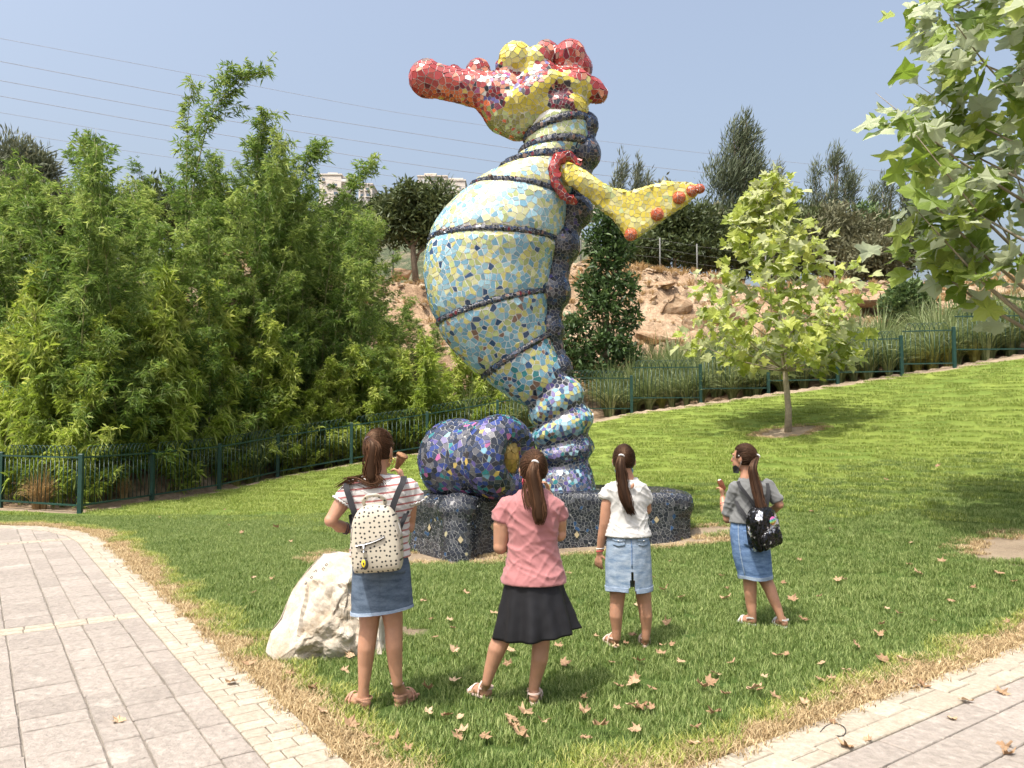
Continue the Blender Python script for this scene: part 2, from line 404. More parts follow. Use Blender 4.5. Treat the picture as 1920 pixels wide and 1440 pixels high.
M_gyel = foliage('grass_yellowing', (0.17, 0.22, 0.035), (0.31, 0.35, 0.07), (0.48, 0.45, 0.17), 0.3, 0.6)
def patches(nm, n, mat, size, nb, h0, h1, w, lean=0.6):
    c = bpy.data.collections.new(nm)
    for k in range(n): c.objects.link(blade_patch(nm + '_tuft', size, nb, h0, h1, w, mat, lean, seed=k + hash(nm) % 97 if False else k + len(nm) * 13))
    return c
cN = patches('near_blades', 4, M_gnear, 0.26, 400, 0.018, 0.046, 0.0022); cF = patches('slope_blades', 3, M_gfar, 0.42, 420, 0.02, 0.05, 0.0036)
cD = patches('dry_blades', 3, M_gdry, 0.15, 130, 0.012, 0.04, 0.0022, 1.2); cY = patches('yellow_blades', 3, M_gyel, 0.13, 90, 0.02, 0.05, 0.0024, 0.8)
def scatter(x0, x1, y0, y1, step):
    gx, gy = np.meshgrid(np.arange(x0, x1, step), np.arange(y0, y1, step)); P = np.stack([gx.ravel(), gy.ravel()], 1) + (rng.random((gx.size, 2)) - 0.5) * step * 0.9
    return P
def in_view(P, pad=1.0): return np.abs(P[:, 0]) < P[:, 1] * 0.68 + pad
def jn(P, sc=2.2): return np.array([noise.noise(Vector((x * sc, y * sc, 0.3))) for x, y in P])
P = scatter(-9, 9, 2.8, 13.5, 0.19); e = lawn_depth(P); P = P[(e > 0.12) & in_view(P)]; e = lawn_depth(P); j = jn(P); bv = bare_val(P)
ok = (e + 0.22 * j > 0.23) & (bv + 0.3 * j < 0.5) & (far_val(P) < 0.35 + 0.7 * rng.random(len(P))) & in_lawn(P)
G = P[ok]; instancer('lawn_grass', np.c_[G, lawnz(G[:, 0], G[:, 1])], 0.8 + 0.45 * rng.random(len(G)), cN, 'dark green mown grass of the near lawn')
P = scatter(-9, 17, 7, 22.5, 0.33); P = P[in_view(P, 2)]; j = jn(P)
ok = (lawn_depth(P) > 0.35) & (bare_val(P) + 0.3 * j < 0.5) & (far_val(P) > 0.15 + 0.45 * rng.random(len(P))) & in_lawn(P)
G = P[ok]; instancer('slope_grass', np.c_[G, lawnz(G[:, 0], G[:, 1])], 0.85 + 0.4 * rng.random(len(G)), cF, 'light yellow green mown grass of the rising slope')
P = scatter(-9, 9, 2.6, 14, 0.085); e = lawn_depth(P); P = P[(e > -0.015) & (e < 0.6) & in_view(P)]; e = lawn_depth(P); j = jn(P)
ok = (e + 0.22 * j < 0.21) & in_lawn(P, 0.05); G = P[ok]
P2 = scatter(-3, 8, 8.5, 18, 0.1); b2 = bare_val(P2); P2 = P2[(b2 > 0.3) & (b2 < 0.75) & (rng.random(len(P2)) < 0.6) & in_lawn(P2)]; G = np.concatenate([G, P2])
instancer('dry_grass', np.c_[G, lawnz(G[:, 0], G[:, 1])], 0.75 + 0.6 * rng.random(len(G)), cD, 'straw coloured dead grass strip along the paving')
ok = (np.abs(e + 0.22 * j - 0.24) < 0.08) & in_lawn(P); G = P[ok]
instancer('yellowing_grass', np.c_[G, lawnz(G[:, 0], G[:, 1])], 0.8 + 0.5 * rng.random(len(G)), cY, 'yellow green grass between dead strip and lawn')

# ------------------------------------------------------------------ paving
def stone_mat(name, c0, c1, c2, sc, bd):
    m, nt, b = nodes(name); oi = N(nt, 'ShaderNodeObjectInfo'); g = N(nt, 'ShaderNodeTexCoord'); gm = N(nt, 'ShaderNodeNewGeometry')
    n1 = noise_tex(nt, 2.2, 6, 0.7, vec=gm.outputs['Position']); n2 = noise_tex(nt, sc, 8, 0.75, vec=gm.outputs['Position'])
    c = ramp(nt, n2, [(0.3, c0), (0.55, c1), (0.75, c2)])
    v = N(nt, 'ShaderNodeMapRange', i_3=0.9, i_4=1.08); nt.links.new(oi.outputs['Random'], v.inputs[0])
    c = mixc(nt, 1.0, c, v.outputs[0], 'MULTIPLY')
    st = ramp(nt, n1, [(0.58, (0, 0, 0)), (0.72, (1, 1, 1))]); c = mixc(nt, st, c, c2)
    nt.links.new(c, b.inputs['Base Color']); b.inputs['Roughness'].default_value = 0.85; b.inputs['Specular IOR Level'].default_value = 0.25
    bump(nt, b, noise_tex(nt, sc * 0.45, 8, 0.6, vec=gm.outputs['Position']), 0.9, bd); return m
M_slab = stone_mat('grey_slab', (0.225, 0.194, 0.165), (0.30, 0.262, 0.226), (0.40, 0.356, 0.306), 24, 0.04)
M_cream = stone_mat('cream_stone', (0.27, 0.228, 0.172), (0.37, 0.322, 0.252), (0.47, 0.42, 0.34), 30, 0.02)
M_base = simple('joint_sand', (0.19, 0.165, 0.135), 0.95, 0.3, 20, 0.6, 0.01)
base_xs = np.arange(-20, 20.1, 0.5); base_ys = np.arange(-8, 16.1, 0.5)
pav = obj('paving', grid_mesh(base_xs, base_ys, lambda X, Y: lawnz(X, Y), M_base, keep=lambda c: (lawn_depth(c[:, :2]) < 0.6) & (c[:, 1] < np.interp(c[:, 0], FX, FY) - 0.3), eps=-0.007))
tag(pav, 'grey slab and cream border stone paving round the lawn', 'paving', kind='structure')
def stone_mesh(poly, top, mat, ch=0.006, depth=0.05):
    """poly: list of (x, y) counter-clockwise; a chamfered block with its top on the ground"""
    n = len(poly); c = Vector((sum(p[0] for p in poly) / n, sum(p[1] for p in poly) / n)); V = []
    for lev, ins in ((-depth, 0), (top - ch, 0), (top, ch)):
        for p in poly:
            d = Vector(p) - c; q = c + d * (1 - ins * 1.4 / max(d.length, 0.02)); V.append((q.x - c.x, q.y - c.y, float(lawnz(q.x, q.y)) + lev))
    F = [tuple(range(2 * n, 3 * n))]
    for l in (0, n):
        for i in range(n): F.append((l + i, l + (i + 1) % n, l + n + (i + 1) % n, l + n + i))
    return mesh_py(V, F, mat, False), (c.x, c.y, 0)
def clip_half(poly, a, nrm, off=0.0):
    out = []
    for i in range(len(poly)):
        p, q = poly[i], poly[(i + 1) % len(poly)]; dp = (p[0] - a[0]) * nrm[0] + (p[1] - a[1]) * nrm[1] - off; dq = (q[0] - a[0]) * nrm[0] + (q[1] - a[1]) * nrm[1] - off
        if dp <= 0: out.append(p)
        if dp * dq < 0: t = dp / (dp - dq); out.append((p[0] + (q[0] - p[0]) * t, p[1] + (q[1] - p[1]) * t))
    return out
def area(p): return 0.5 * sum(p[i][0] * p[(i + 1) % len(p)][1] - p[(i + 1) % len(p)][0] * p[i][1] for i in range(len(p)))
BW = 0.33
def put_stone(name, poly, mat, top):
    if len(poly) < 3: return
    if area(poly) < 0: poly = poly[::-1]
    if area(poly) < 0.004: return
    me, loc = stone_mesh(poly, top, mat); obj(name, me, pav, loc)
bands = (4.62, 9.85); rs = random.Random(3)
left_half = [EDGE[k:k + 2] for k in range(5, len(EDGE) - 1)]
v = -BW; wi = 0
widths = [0.17, 0.27, 0.18, 0.34, 0.17, 0.25, 0.2, 0.3, 0.18, 0.33, 0.2, 0.27, 0.35, 0.2, 0.3]
for w in widths:
    u = -0.6 + rs.random() * 0.4
    while u < 13.0:
        L = rs.choice([0.2, 0.26, 0.32, 0.4, 0.5]); u2 = u + L
        for bnd in bands:
            if u < bnd < u2: u2 = bnd
            if bnd <= u < bnd + 0.22: u = bnd + 0.22; u2 = max(u2, u + 0.3)
        g = 0.0045; r = [(u + g, v - g), (u2 - g, v - g), (u2 - g, v - w + g), (u + g, v - w + g)]
        P4 = [uv2xy(a + rs.uniform(-.004, .004), b + rs.uniform(-.004, .004)) for a, b in r]
        cx = sum(p[0] for p in P4) / 4; cy = sum(p[1] for p in P4) / 4
        if abs(cx) < cy * 0.67 + 0.9 and cy > 2.2 and not any(bb - 0.05 < (u + u2) / 2 < bb + 0.2 for bb in bands):
            for a, b in left_half:
                n2 = Vector((-(Vector(b) - Vector(a)).y, (Vector(b) - Vector(a)).x)).normalized(); P4 = clip_half(P4, a, (-n2.x, -n2.y), -BW - 0.01)
                if len(P4) < 3: break
            put_stone('slab', P4, M_slab, 0.004 + rs.uniform(0, 0.004))
        u = u2
    v -= w
# cream cross bands
for bnd in bands:
    for rowi in range(2):
        v = -BW
        while v > -4.2:
            L = rs.uniform(0.16, 0.26); a0 = bnd + rowi * 0.11; P4 = [uv2xy(a0 + .004, v - .004), uv2xy(a0 + .106, v - .004), uv2xy(a0 + .106, v - L + .004), uv2xy(a0 + .004, v - L + .004)]
            cx, cy = uv2xy(a0, v)
            if abs(cx) < cy * 0.67 + 0.6:
                for a, b in left_half:
                    n2 = Vector((-(Vector(b) - Vector(a)).y, (Vector(b) - Vector(a)).x)).normalized(); P4 = clip_half(P4, a, (-n2.x, -n2.y), -BW - 0.01)
                    if len(P4) < 3: break
                put_stone('border_stone', P4, M_cream, 0.006)
            v -= L
# cream border rows along the lawn edge
def border(poly, step, lim):
    pts = [Vector(p) for p in poly]; cum = [0]
    for a, b in zip(pts[:-1], pts[1:]): cum.append(cum[-1] + (b - a).length)
    def pos(s):
        for k in range(len(pts) - 1):
            if s <= cum[k + 1] or k == len(pts) - 2:
                t = (pts[k + 1] - pts[k]).normalized(); return pts[k] + t * (s - cum[k]), t
    s = 0
    while s < min(cum[-1], lim):
        st = step * rs.uniform(0.85, 1.15); (p, t), (q, t2) = pos(s + .004), pos(s + st - .004); s += st
        if abs(p.x) > p.y * 0.67 + 0.8 or p.y < 2.6: continue
        nl = Vector((-t.y, t.x)); nl2 = Vector((-t2.y, t2.x)); cut = rs.choice([0.12, 0.19, 0.22])
        for (d0, d1) in ((0.004, cut), (cut + .007, BW - .006)):
            put_stone('border_stone', [tuple(p + nl * d0), tuple(q + nl2 * d0), tuple(q + nl2 * d1), tuple(p + nl * d1)], M_cream, 0.006 + rs.uniform(0, .003))
border([uv2xy(0.35, 0)] + EDGE[5:], 0.125, 16)
border([uv2xy(0, 9.0), uv2xy(0, 0.3)], 0.24, 9)
v0 = -BW
for w in [0.19, 0.27, 0.22, 0.34, 0.2]:
    vq = 0.5 + rs.random() * 0.3
    while vq < 9:
        L = rs.choice([0.3, 0.4, 0.5, 0.62]); g = .0045
        P4 = [uv2xy(v0 - g, vq + g), uv2xy(v0 - g, vq + L - g), uv2xy(v0 - w + g, vq + L - g), uv2xy(v0 - w + g, vq + g)]; cx, cy = uv2xy(v0, vq)
        if abs(cx) < cy * 0.67 + 0.9 and cy > 2.6: put_stone('slab', P4, M_slab, 0.004 + rs.uniform(0, .004))
        vq += L
    v0 -= w

# ------------------------------------------------------------------ green railing fence
M_fence = simple('green_fence_paint', (0.013, 0.048, 0.038), 0.42, 0.25, 9, 0.15, 0.002)
fence = empty('fence', (FENCE[3][0], FENCE[3][1], gzf(*FENCE[3])))
tag(fence, 'dark green metal railing fence with hooped tops round the lawn', 'fence')
FH = 1.04; foff = fence.location.copy()
picket_me = MB().tube([(0, 0, 0), (0, 0, 1)], 0.0075, 6).mesh(M_fence)
arch_me = MB().tube([(0.115 * (1 - math.cos(PI * k / 8)), 0, 0.20 * math.sin(PI * k / 8)) for k in range(9)], 0.0065, 5).mesh(M_fence)
nd = 0; far_pick = MB(); far_arch = MB()
fposts = FENCE[1:18]
for k, p in enumerate(fposts):
    z = float(lawnz(*p)); top = FH + 0.03
    MB().box((0, 0, top / 2 - 0.1), (0.075, 0.075, top + 0.2), ch=0.012).build('post', M_fence, fence, False, Vector((p[0], p[1], z)) - foff)
for (a, b) in zip(fposts[:-1], fposts[1:]):
    A = Vector((a[0], a[1], 0)); B = Vector((b[0], b[1], 0)); L = (B - A).length; t = (B - A) / L; ang = math.atan2(t.y, t.x)
    za, zb = float(lawnz(*a)), float(lawnz(*b)); step = a[0] > 1.0                     # the panels on the slope are stepped
    def zr(f): return max(za, zb) - 0.02 if step else za + (zb - za) * f
    for hz in (0.14, FH - 0.04):
        p0 = A + Vector((0, 0, zr(0) + hz)); p1 = B + Vector((0, 0, zr(1) + hz)); R = (p1 - p0).to_track_quat('X', 'Z').to_matrix()
        MB().box((0, 0, 0), (L - 0.076, 0.045, 0.03), R).build('rail', M_fence, fence, False, (p0 + p1) / 2 - foff)
    n = max(2, int(round(L / 0.115)))
    for i in range(1, n):
        f = i / n; q = A + t * (L * f) + Vector((0, 0, zr(f)))
        if nd < 300 and a[0] < 9 and a[0] > -12:
            o = obj('picket', picket_me, fence, q + Vector((0, 0, 0.155)) - foff); o.scale = (1, 1, FH - 0.21); nd += 1
        else: far_pick.tube([q + Vector((0, 0, 0.155)) - foff, q + Vector((0, 0, FH - 0.055)) - foff], 0.0075, 6)
    for i in range(1, n - 2, 1):
        f = i / n; f2 = (i + 2) / n; q = A + t * (L * f) + Vector((0, 0, zr(f) + FH - 0.03))
        o = obj('hoop', arch_me, fence, q - foff); o.rotation_euler = (0, -math.atan2(zr(f2) - zr(f), L * (f2 - f)), ang); o.scale = (L * 2 / n / 0.23, 1, 1)
if far_pick.V: tag(far_pick.build('far_pickets', M_fence, fence), kind='stuff')

# ------------------------------------------------------------------ power cables, buildings
M_cable = simple('cable', (0.22, 0.24, 0.28), 0.6)
cables = [('thickest power cable, upper of the clear pair', [(0, 115), (382, 188), (720, 242), (970, 280), (1127, 302), (1293, 321), (1500, 342)]),
          ('power cable running second below the top one', [(0, 151), (360, 216), (720, 272), (940, 305), (1120, 328), (1400, 356)]),
          ('power cable running third below the top one', [(0, 180), (330, 239), (720, 301), (910, 327), (1200, 362)]),
          ('power cable running fourth below the top one', [(0, 211), (274, 257), (720, 329), (1100, 382)]),
          ('lowest power cable just over the bamboo tops', [(30, 250), (262, 287), (600, 335), (900, 372)]),
          ('faint topmost power cable behind the statue head', [(0, 72), (420, 150), (720, 208), (900, 234), (1120, 264), (1307, 286), (1560, 312), (1920, 345)])]
for k, (lab, pp) in enumerate(cables):
    pts = []
    x0, y0 = pp[0]; x1, y1 = pp[1]; pp = [(x0 - 260, y0 - (y1 - y0) / (x1 - x0) * 260)] + pp
    for i in range(len(pp)):
        Y = 60 + 34 * (pp[i][0] + 260) / 2200; pts.append(at(*pp[i], Y))
    fine = []
    for i in range(len(pts) - 1):
        for q in range(6): fine.append(pts[i].lerp(pts[i + 1], q / 6))
    fine.append(pts[-1]); 
    for _ in range(5): fine = [fine[0]] + [(fine[i - 1] + fine[i] * 2 + fine[i + 1]) / 4 for i in range(1, len(fine) - 1)] + [fine[-1]]
    tag(MB().tube(fine, 0.026 if k < 3 else 0.019, 5).build('power_cable', M_cable), lab, 'cable', 'power cables crossing the sky')

M_bstone = simple('pale_limestone', (0.62, 0.555, 0.485), 0.9, 0.1, 0.8); M_bglass = simple('dark_window', (0.10, 0.13, 0.16), 0.2, 0.2, 1)
M_bshade = simple('shutter', (0.62, 0.62, 0.60), 0.7)
def building(label, Y, blocks, wins):
    """blocks: (px0, px1, ytop, ybot, depth, setback); wins: (px0, px1, y0, y1)"""
    px0 = min(b_[0] for b_ in blocks); p = at(px0, blocks[0][3], Y); t = empty('apartment_building', p)
    for (a, b_, yt, yb, dp, sb) in blocks:
        A = at(a, yb, Y); B = at(b_, yt, Y); MB().box(((A.x + B.x) / 2 - p.x, dp / 2 + sb, (A.z + B.z) / 2 - p.z), (B.x - A.x, dp, B.z - A.z)).build('wall', M_bstone, t, False)
        MB().box(((A.x + B.x) / 2 - p.x, dp / 2 + sb, B.z - p.z + .2), (B.x - A.x + .5, dp + .5, .4)).build('roof_parapet', M_bstone, t, False)
    for (a, b_, y0, y1, bal) in wins:
        A = at(a, y1, Y); B = at(b_, y0, Y); c = ((A.x + B.x) / 2 - p.x, -0.02, (A.z + B.z) / 2 - p.z); w, h = B.x - A.x, B.z - A.z
        f = MB().box((c[0], -0.12, c[2]), (w, .24, h)).build('window', M_bglass, t, False)
        MB().box((c[0], -.22, c[2] - h / 2 - .12), (w + .5, .6, .2)).build('sill', M_bstone, f, False)
        if bal: MB().box((c[0], -1.0, c[2] - h / 2 + .25), (w + .3, .08, .9)).build('balcony_rail', M_bshade, f, False); MB().box((c[0], -.55, c[2] - h / 2 - .25), (w + .4, 1.0, .16)).build('balcony_floor', M_bstone, f, False)
    return tag(t, label, 'building')
building('cream apartment block with balconies on the hill left of the statue', 250, [(783, 838, 331, 395, 12, 0), (838, 872, 338, 395, 11, .6), (795, 815, 322, 332, 6, 3), (842, 866, 331, 339, 6, 3)],
         [(791, 805, 337, 343, 1), (791, 806, 349, 355, 1), (793, 803, 361, 366, 0), (812, 816, 351, 355, 0), (824, 828, 351, 355, 0), (833, 838, 345, 348, 0), (843, 852, 350, 356, 1), (843, 852, 363, 368, 1), (857, 861, 366, 369, 0), (861, 865, 352, 355, 0), (808, 832, 335, 338, 0), (809, 814, 364, 368, 0), (822, 829, 364, 369, 0)])
building('white stone apartment block half hidden behind bamboo tops', 255, [(598, 640, 328, 385, 12, 0), (640, 652, 332, 385, 10, 1), (612, 628, 321, 329, 5, 3)],
         [(604, 609, 334, 340, 0), (624, 632, 345, 350, 0), (614, 619, 345, 350, 0), (642, 650, 335, 341, 1), (606, 612, 358, 364, 0), (626, 633, 360, 366, 0)])
building('small tan apartment block right of the white one', 245, [(672, 698, 346, 385, 10, 0), (680, 690, 341, 347, 4, 3)], [(676, 680, 352, 357, 0), (686, 692, 352, 357, 0), (676, 681, 364, 369, 0), (687, 693, 364, 369, 0)])
building('pale houses glimpsed between statue back and fin', 240, [(1092, 1130, 372, 402, 10, 0), (1098, 1112, 366, 373, 5, 2)], [(1098, 1103, 380, 386, 0), (1110, 1116, 380, 386, 0), (1120, 1125, 380, 386, 0)])
# ------------------------------------------------------------------ mosaic
def tile_mat():
    m, nt, b = nodes('glazed_tile'); a = N(nt, 'ShaderNodeAttribute', attribute_name='Col')
    c = mixc(nt, 0.5, a.outputs['Color'], ramp(nt, noise_tex(nt, 14, 5, 0.7), [(0.3, (0.8, 0.8, 0.8)), (0.7, (1.1, 1.1, 1.1))]), 'MULTIPLY')
    nt.links.new(c, b.inputs['Base Color']); b.inputs['Roughness'].default_value = 0.22; b.inputs['Specular IOR Level'].default_value = 0.5
    bump(nt, b, noise_tex(nt, 25, 3, 0.6), 0.15, 0.004); return m
M_tile = tile_mat()
M_grout = simple('grey_grout', (0.64, 0.63, 0.60), 0.95, 0.12, 30, 0.3, 0.003); M_groutd = simple('dark_grout', (0.36, 0.355, 0.345), 0.95, 0.15, 30, 0.3, 0.003)  # second grout is darker, for lower stem, tail, spine and bands
rt = random.Random(11)
TILES = []          # (face size seen, V, F, colour, part) gathered for the statue
def mosaic(me, size_fn, col_fn, gap=0.008, thick=0.008, minf=0.46, seed=1):
    """irregular broken tiles: a Voronoi cell round every random seed of the surface, cut in its tangent plane"""
    r = np.random.default_rng(seed); V = coords(me); Nn = normals(me); me.calc_loop_triangles()
    T = np.empty(len(me.loop_triangles) * 3, dtype=np.int32); me.loop_triangles.foreach_get('vertices', T); T = T.reshape(-1, 3)
    A = V[T]; ar = 0.5 * np.linalg.norm(np.cross(A[:, 1] - A[:, 0], A[:, 2] - A[:, 0]), axis=1)
    cen = A.mean(1); nf = Nn[T].mean(1); s_f = np.array([size_fn(c, n) for c, n in zip(cen, nf)])
    w = ar / s_f ** 2; ncand = int(w.sum() * 4.5); idx = r.choice(len(T), ncand, p=w / w.sum()); q = r.random((ncand, 2)); sq = np.sqrt(q[:, 0])
    bw = np.stack([1 - sq, sq * (1 - q[:, 1]), sq * q[:, 1]], 1); P = (A[idx] * bw[:, :, None]).sum(1); n = (Nn[T[idx]] * bw[:, :, None]).sum(1); n /= np.linalg.norm(n, axis=1)[:, None] + 1e-9
    S = s_f[idx] * (0.7 + 0.6 * r.random(ncand)); cs = float(s_f.max()); grid = {}; acc = []
    Pl = P.tolist(); Sl = S.tolist()
    for i in range(ncand):
        x, y, z = Pl[i]; s = Sl[i]; kx, ky, kz = int(x // cs), int(y // cs), int(z // cs); ok = True
        for a in (-1, 0, 1):
            for b_ in (-1, 0, 1):
                for c_ in (-1, 0, 1):
                    for j in grid.get((kx + a, ky + b_, kz + c_), ()):
                        xx, yy, zz = Pl[j]; lim = minf * 0.5 * (s + Sl[j])
                        if (x - xx) ** 2 + (y - yy) ** 2 + (z - zz) ** 2 < lim * lim: ok = False; break
                    if not ok: break
                if not ok: break
            if not ok: break
        if ok: grid.setdefault((kx, ky, kz), []).append(i); acc.append(i)
    kd = kdtree.KDTree(len(acc))
    for k, i in enumerate(acc): kd.insert(Pl[i], k)
    kd.balance(); out = []
    for k, i in enumerate(acc):
        p = Vector(Pl[i]); nn = Vector(n[i]); s = Sl[i]; a1 = nn.orthogonal().normalized(); a2 = nn.cross(a1); R = s * 1.05
        poly = [(R * math.cos(t * PI / 4 + .3), R * math.sin(t * PI / 4 + .3)) for t in range(8)]; mr = R
        for (co, kk, dist) in kd.find_n(Pl[i], 16):
            if kk == k: continue
            if dist * 0.5 > mr: break
            d = co - p; ni = Vector(n[acc[kk]])
            if ni.dot(nn) < -0.1: continue
            dx, dy = d.dot(a1), d.dot(a2); l = math.hypot(dx, dy)
            if l < dist * 0.35: continue
            dx /= l; dy /= l; off = dist * 0.5 - min(gap, .11 * s) * 0.5; o2 = []
            m = len(poly)
            for e in range(m):
                u, v_ = poly[e], poly[(e + 1) % m]; du = u[0] * dx + u[1] * dy - off; dv = v_[0] * dx + v_[1] * dy - off
                if du <= 0: o2.append(u)
                if du * dv < 0: t = du / (du - dv); o2.append((u[0] + (v_[0] - u[0]) * t, u[1] + (v_[1] - u[1]) * t))
            poly = o2
            if len(poly) < 3: break
            mr = max(math.hypot(*u) for u in poly)
        if len(poly) < 3: continue
        cx = sum(u[0] for u in poly) / len(poly); cy = sum(u[1] for u in poly) / len(poly); pa = abs(area(poly))
        if pa < (0.22 * s) ** 2: continue
        h = thick * rt.uniform(0.6, 1.2); tx, ty = rt.uniform(-.06, .06), rt.uniform(-.06, .06)
        top = [p + a1 * u[0] + a2 * u[1] + nn * (h + u[0] * tx + u[1] * ty) for u in poly]; bot = [p + a1 * u[0] + a2 * u[1] - nn * 0.02 for u in poly]
        m = len(poly); F = [tuple(range(m))] + [(m + e, m + (e + 1) % m, (e + 1) % m, e) for e in range(m)]
        out.append((pa, top + bot, F, col_fn(p, nn), p, nn))
    return out
def join_tiles(name, tl, parent, mat=None):
    if not tl: return None
    Vs = []; Fs = []; C = []
    for (_, V_, F_, c, p, n_) in tl:
        b = len(Vs); Vs += [tuple(v) for v in V_]; Fs += [tuple(i + b for i in f) for f in F_]; C += [c] * len(F_)
    me = mesh_py(np.array(Vs), Fs, mat or M_tile, False); face_col(me, 'Col', np.array(C)); return tag(obj(name, me, parent), kind='stuff')
def one_tile(t, parent, off):
    _, V_, F_, c, p, n_ = t; me = mesh_py([tuple(v - p) for v in V_], F_, M_tile, False); face_col(me, 'Col', np.array([c] * len(F_))); return obj('tile', me, parent, p - off)
def pick(opts):
    x = rt.random() * sum(o[0] for o in opts)
    for o in opts:
        x -= o[0]
        if x <= 0: break
    k = rt.uniform(0.82, 1.15); return tuple(min(1, c * k) for c in o[1])
BLUE = (0.165, 0.33, 0.43); PBLUE = (0.29, 0.47, 0.54); YEL = (0.50, 0.47, 0.17); PYEL = (0.53, 0.53, 0.29); YGR = (0.38, 0.435, 0.19); NAVY = (0.03, 0.07, 0.15); BRN = (0.20, 0.12, 0.09)
TEAL = (0.04, 0.20, 0.22); GOLD = (0.50, 0.36, 0.10); PURP = (0.08, 0.065, 0.20); RBLUE = (0.035, 0.06, 0.22); PINK = (0.36, 0.10, 0.24); BLK = (0.022, 0.025, 0.035); DKB = (0.03, 0.04, 0.075); GRY = (0.11, 0.11, 0.125); LIL = (0.17, 0.145, 0.32); WHT = (0.75, 0.75, 0.72)
RED = (0.32, 0.04, 0.038); RED2 = (0.40, 0.075, 0.06); MAR = (0.14, 0.02, 0.035); ORG = (0.55, 0.13, 0.05); LEM = (0.58, 0.48, 0.075); OLV = (0.22, 0.21, 0.06); SAL = (0.62, 0.26, 0.17)
YS = 10.75
statue = empty('seahorse_sculpture', at(1050, 920, YS)); tag(statue, 'tall mosaic seahorse sculpture with red snout, blue and yellow ringed belly and coiled tail', 'sculpture')
SO = statue.location.copy()
# ---- ringed belly: a stack of tilted ellipses read off the two outlines
ST = [((990, 240), (1098, 200), .95), ((985, 262), (1102, 226), .95), ((976, 288), (1102, 272), .95), ((938, 320), (1082, 302), .95), ((905, 335), (1078, 340), .95), ((880, 352), (1070, 378), .95),
      ((832, 397), (1062, 418), .9), ((802, 452), (1052, 456), .9), ((796, 525), (1036, 502), .88), ((818, 608), (1032, 548), .88), ((852, 660), (1028, 588), .88), ((904, 708), (1032, 626), .9),
      ((950, 742), (1046, 664), .95), ((986, 768), (1066, 698), 1.0), ((992, 786), (1090, 724), 1.0), ((1000, 804), (1098, 752), 1.0), ((994, 822), (1112, 782), 1.02), ((1004, 842), (1106, 812), 1.02), ((996, 858), (1114, 838), 1.02), ((1006, 876), (1106, 862), 1.05), ((996, 902), (1112, 892), 1.08), ((988, 945), (1122, 938), 1.1)]
RINGS = [1, 2, 3, 5, 7, 9, 11, 13, 15, 17, 19]
def cat(pts, t):
    i = min(int(t), len(pts) - 2); f = t - i; g = lambda k: pts[max(0, min(len(pts) - 1, k))]
    p0, p1, p2, p3 = (np.array(g(i + k), float) for k in (-1, 0, 1, 2))
    return 0.5 * (2 * p1 + (p2 - p0) * f + (2 * p0 - 5 * p1 + 4 * p2 - p3) * f * f + (3 * p1 - p0 - 3 * p2 + p3) * f ** 3)
Lw = [np.array(at(*s[0], YS)) for s in ST]; Rw = [np.array(at(*s[1], YS)) for s in ST]; Bw = [[s[2]] for s in ST]
def body_pt(t, th, grow=0.0):
    L, R, k = cat(Lw, t), cat(Rw, t), cat(Bw, t)[0]; c = (L + R) / 2; h = (R - L) / 2; hl = np.linalg.norm(h); u = h / hl
    dn = min(abs(t - r) for r in RINGS); seg = 1.0 - (0.045 if t < 12 else 0.075) * math.exp(-(dn / (0.16 if t < 12 else 0.4)) ** 2)
    return c + u * ((hl * seg + grow) * math.cos(th)) + np.array([0, 1.0, 0]) * ((hl * k * seg + grow) * math.sin(th))
nT, nA = 161, 56; tt = np.linspace(0, len(ST) - 1, nT)
Vb = [body_pt(t, 2 * PI * a / nA) - np.array(SO) for t in tt for a in range(nA)]
Fb = [(i * nA + a, (i + 1) * nA + a, (i + 1) * nA + (a + 1) % nA, i * nA + (a + 1) % nA) for i in range(nT - 1) for a in range(nA)]
belly_me = mesh_py(Vb, Fb + [tuple(range(nA))], M_grout)
belly_me.update()
if np.mean(np.einsum('ij,ij->i', normals(belly_me)[nA * 60:nA * 61], coords(belly_me)[nA * 60:nA * 61] - coords(belly_me)[nA * 60:nA * 61].mean(0))) < 0: belly_me.flip_normals()
belly_me.materials.append(M_groutd); belly_me.polygons.foreach_set('material_index', np.array([1 if k // nA > 12.4 * (nT - 1) / (len(ST) - 1) else 0 for k in range(len(belly_me.polygons))], dtype=np.int32)); belly = obj('belly', belly_me, statue)
tcen = np.array([(cat(Lw, t) + cat(Rw, t)) / 2 for t in tt]); tdir = np.gradient(tcen, axis=0); hdir = np.array([(cat(Rw, t) - cat(Lw, t)) for t in tt])
nrm_t = np.cross(hdir, np.array([0, 1.0, 0])); nrm_t /= np.linalg.norm(nrm_t, axis=1)[:, None]
def t_of(p):
    d = np.abs(((np.array(p)[None] + np.array(SO) - tcen) * nrm_t).sum(1)) + 0.15 * np.linalg.norm(np.array(p)[None] + np.array(SO) - tcen, axis=1); return tt[int(np.argmin(d))]
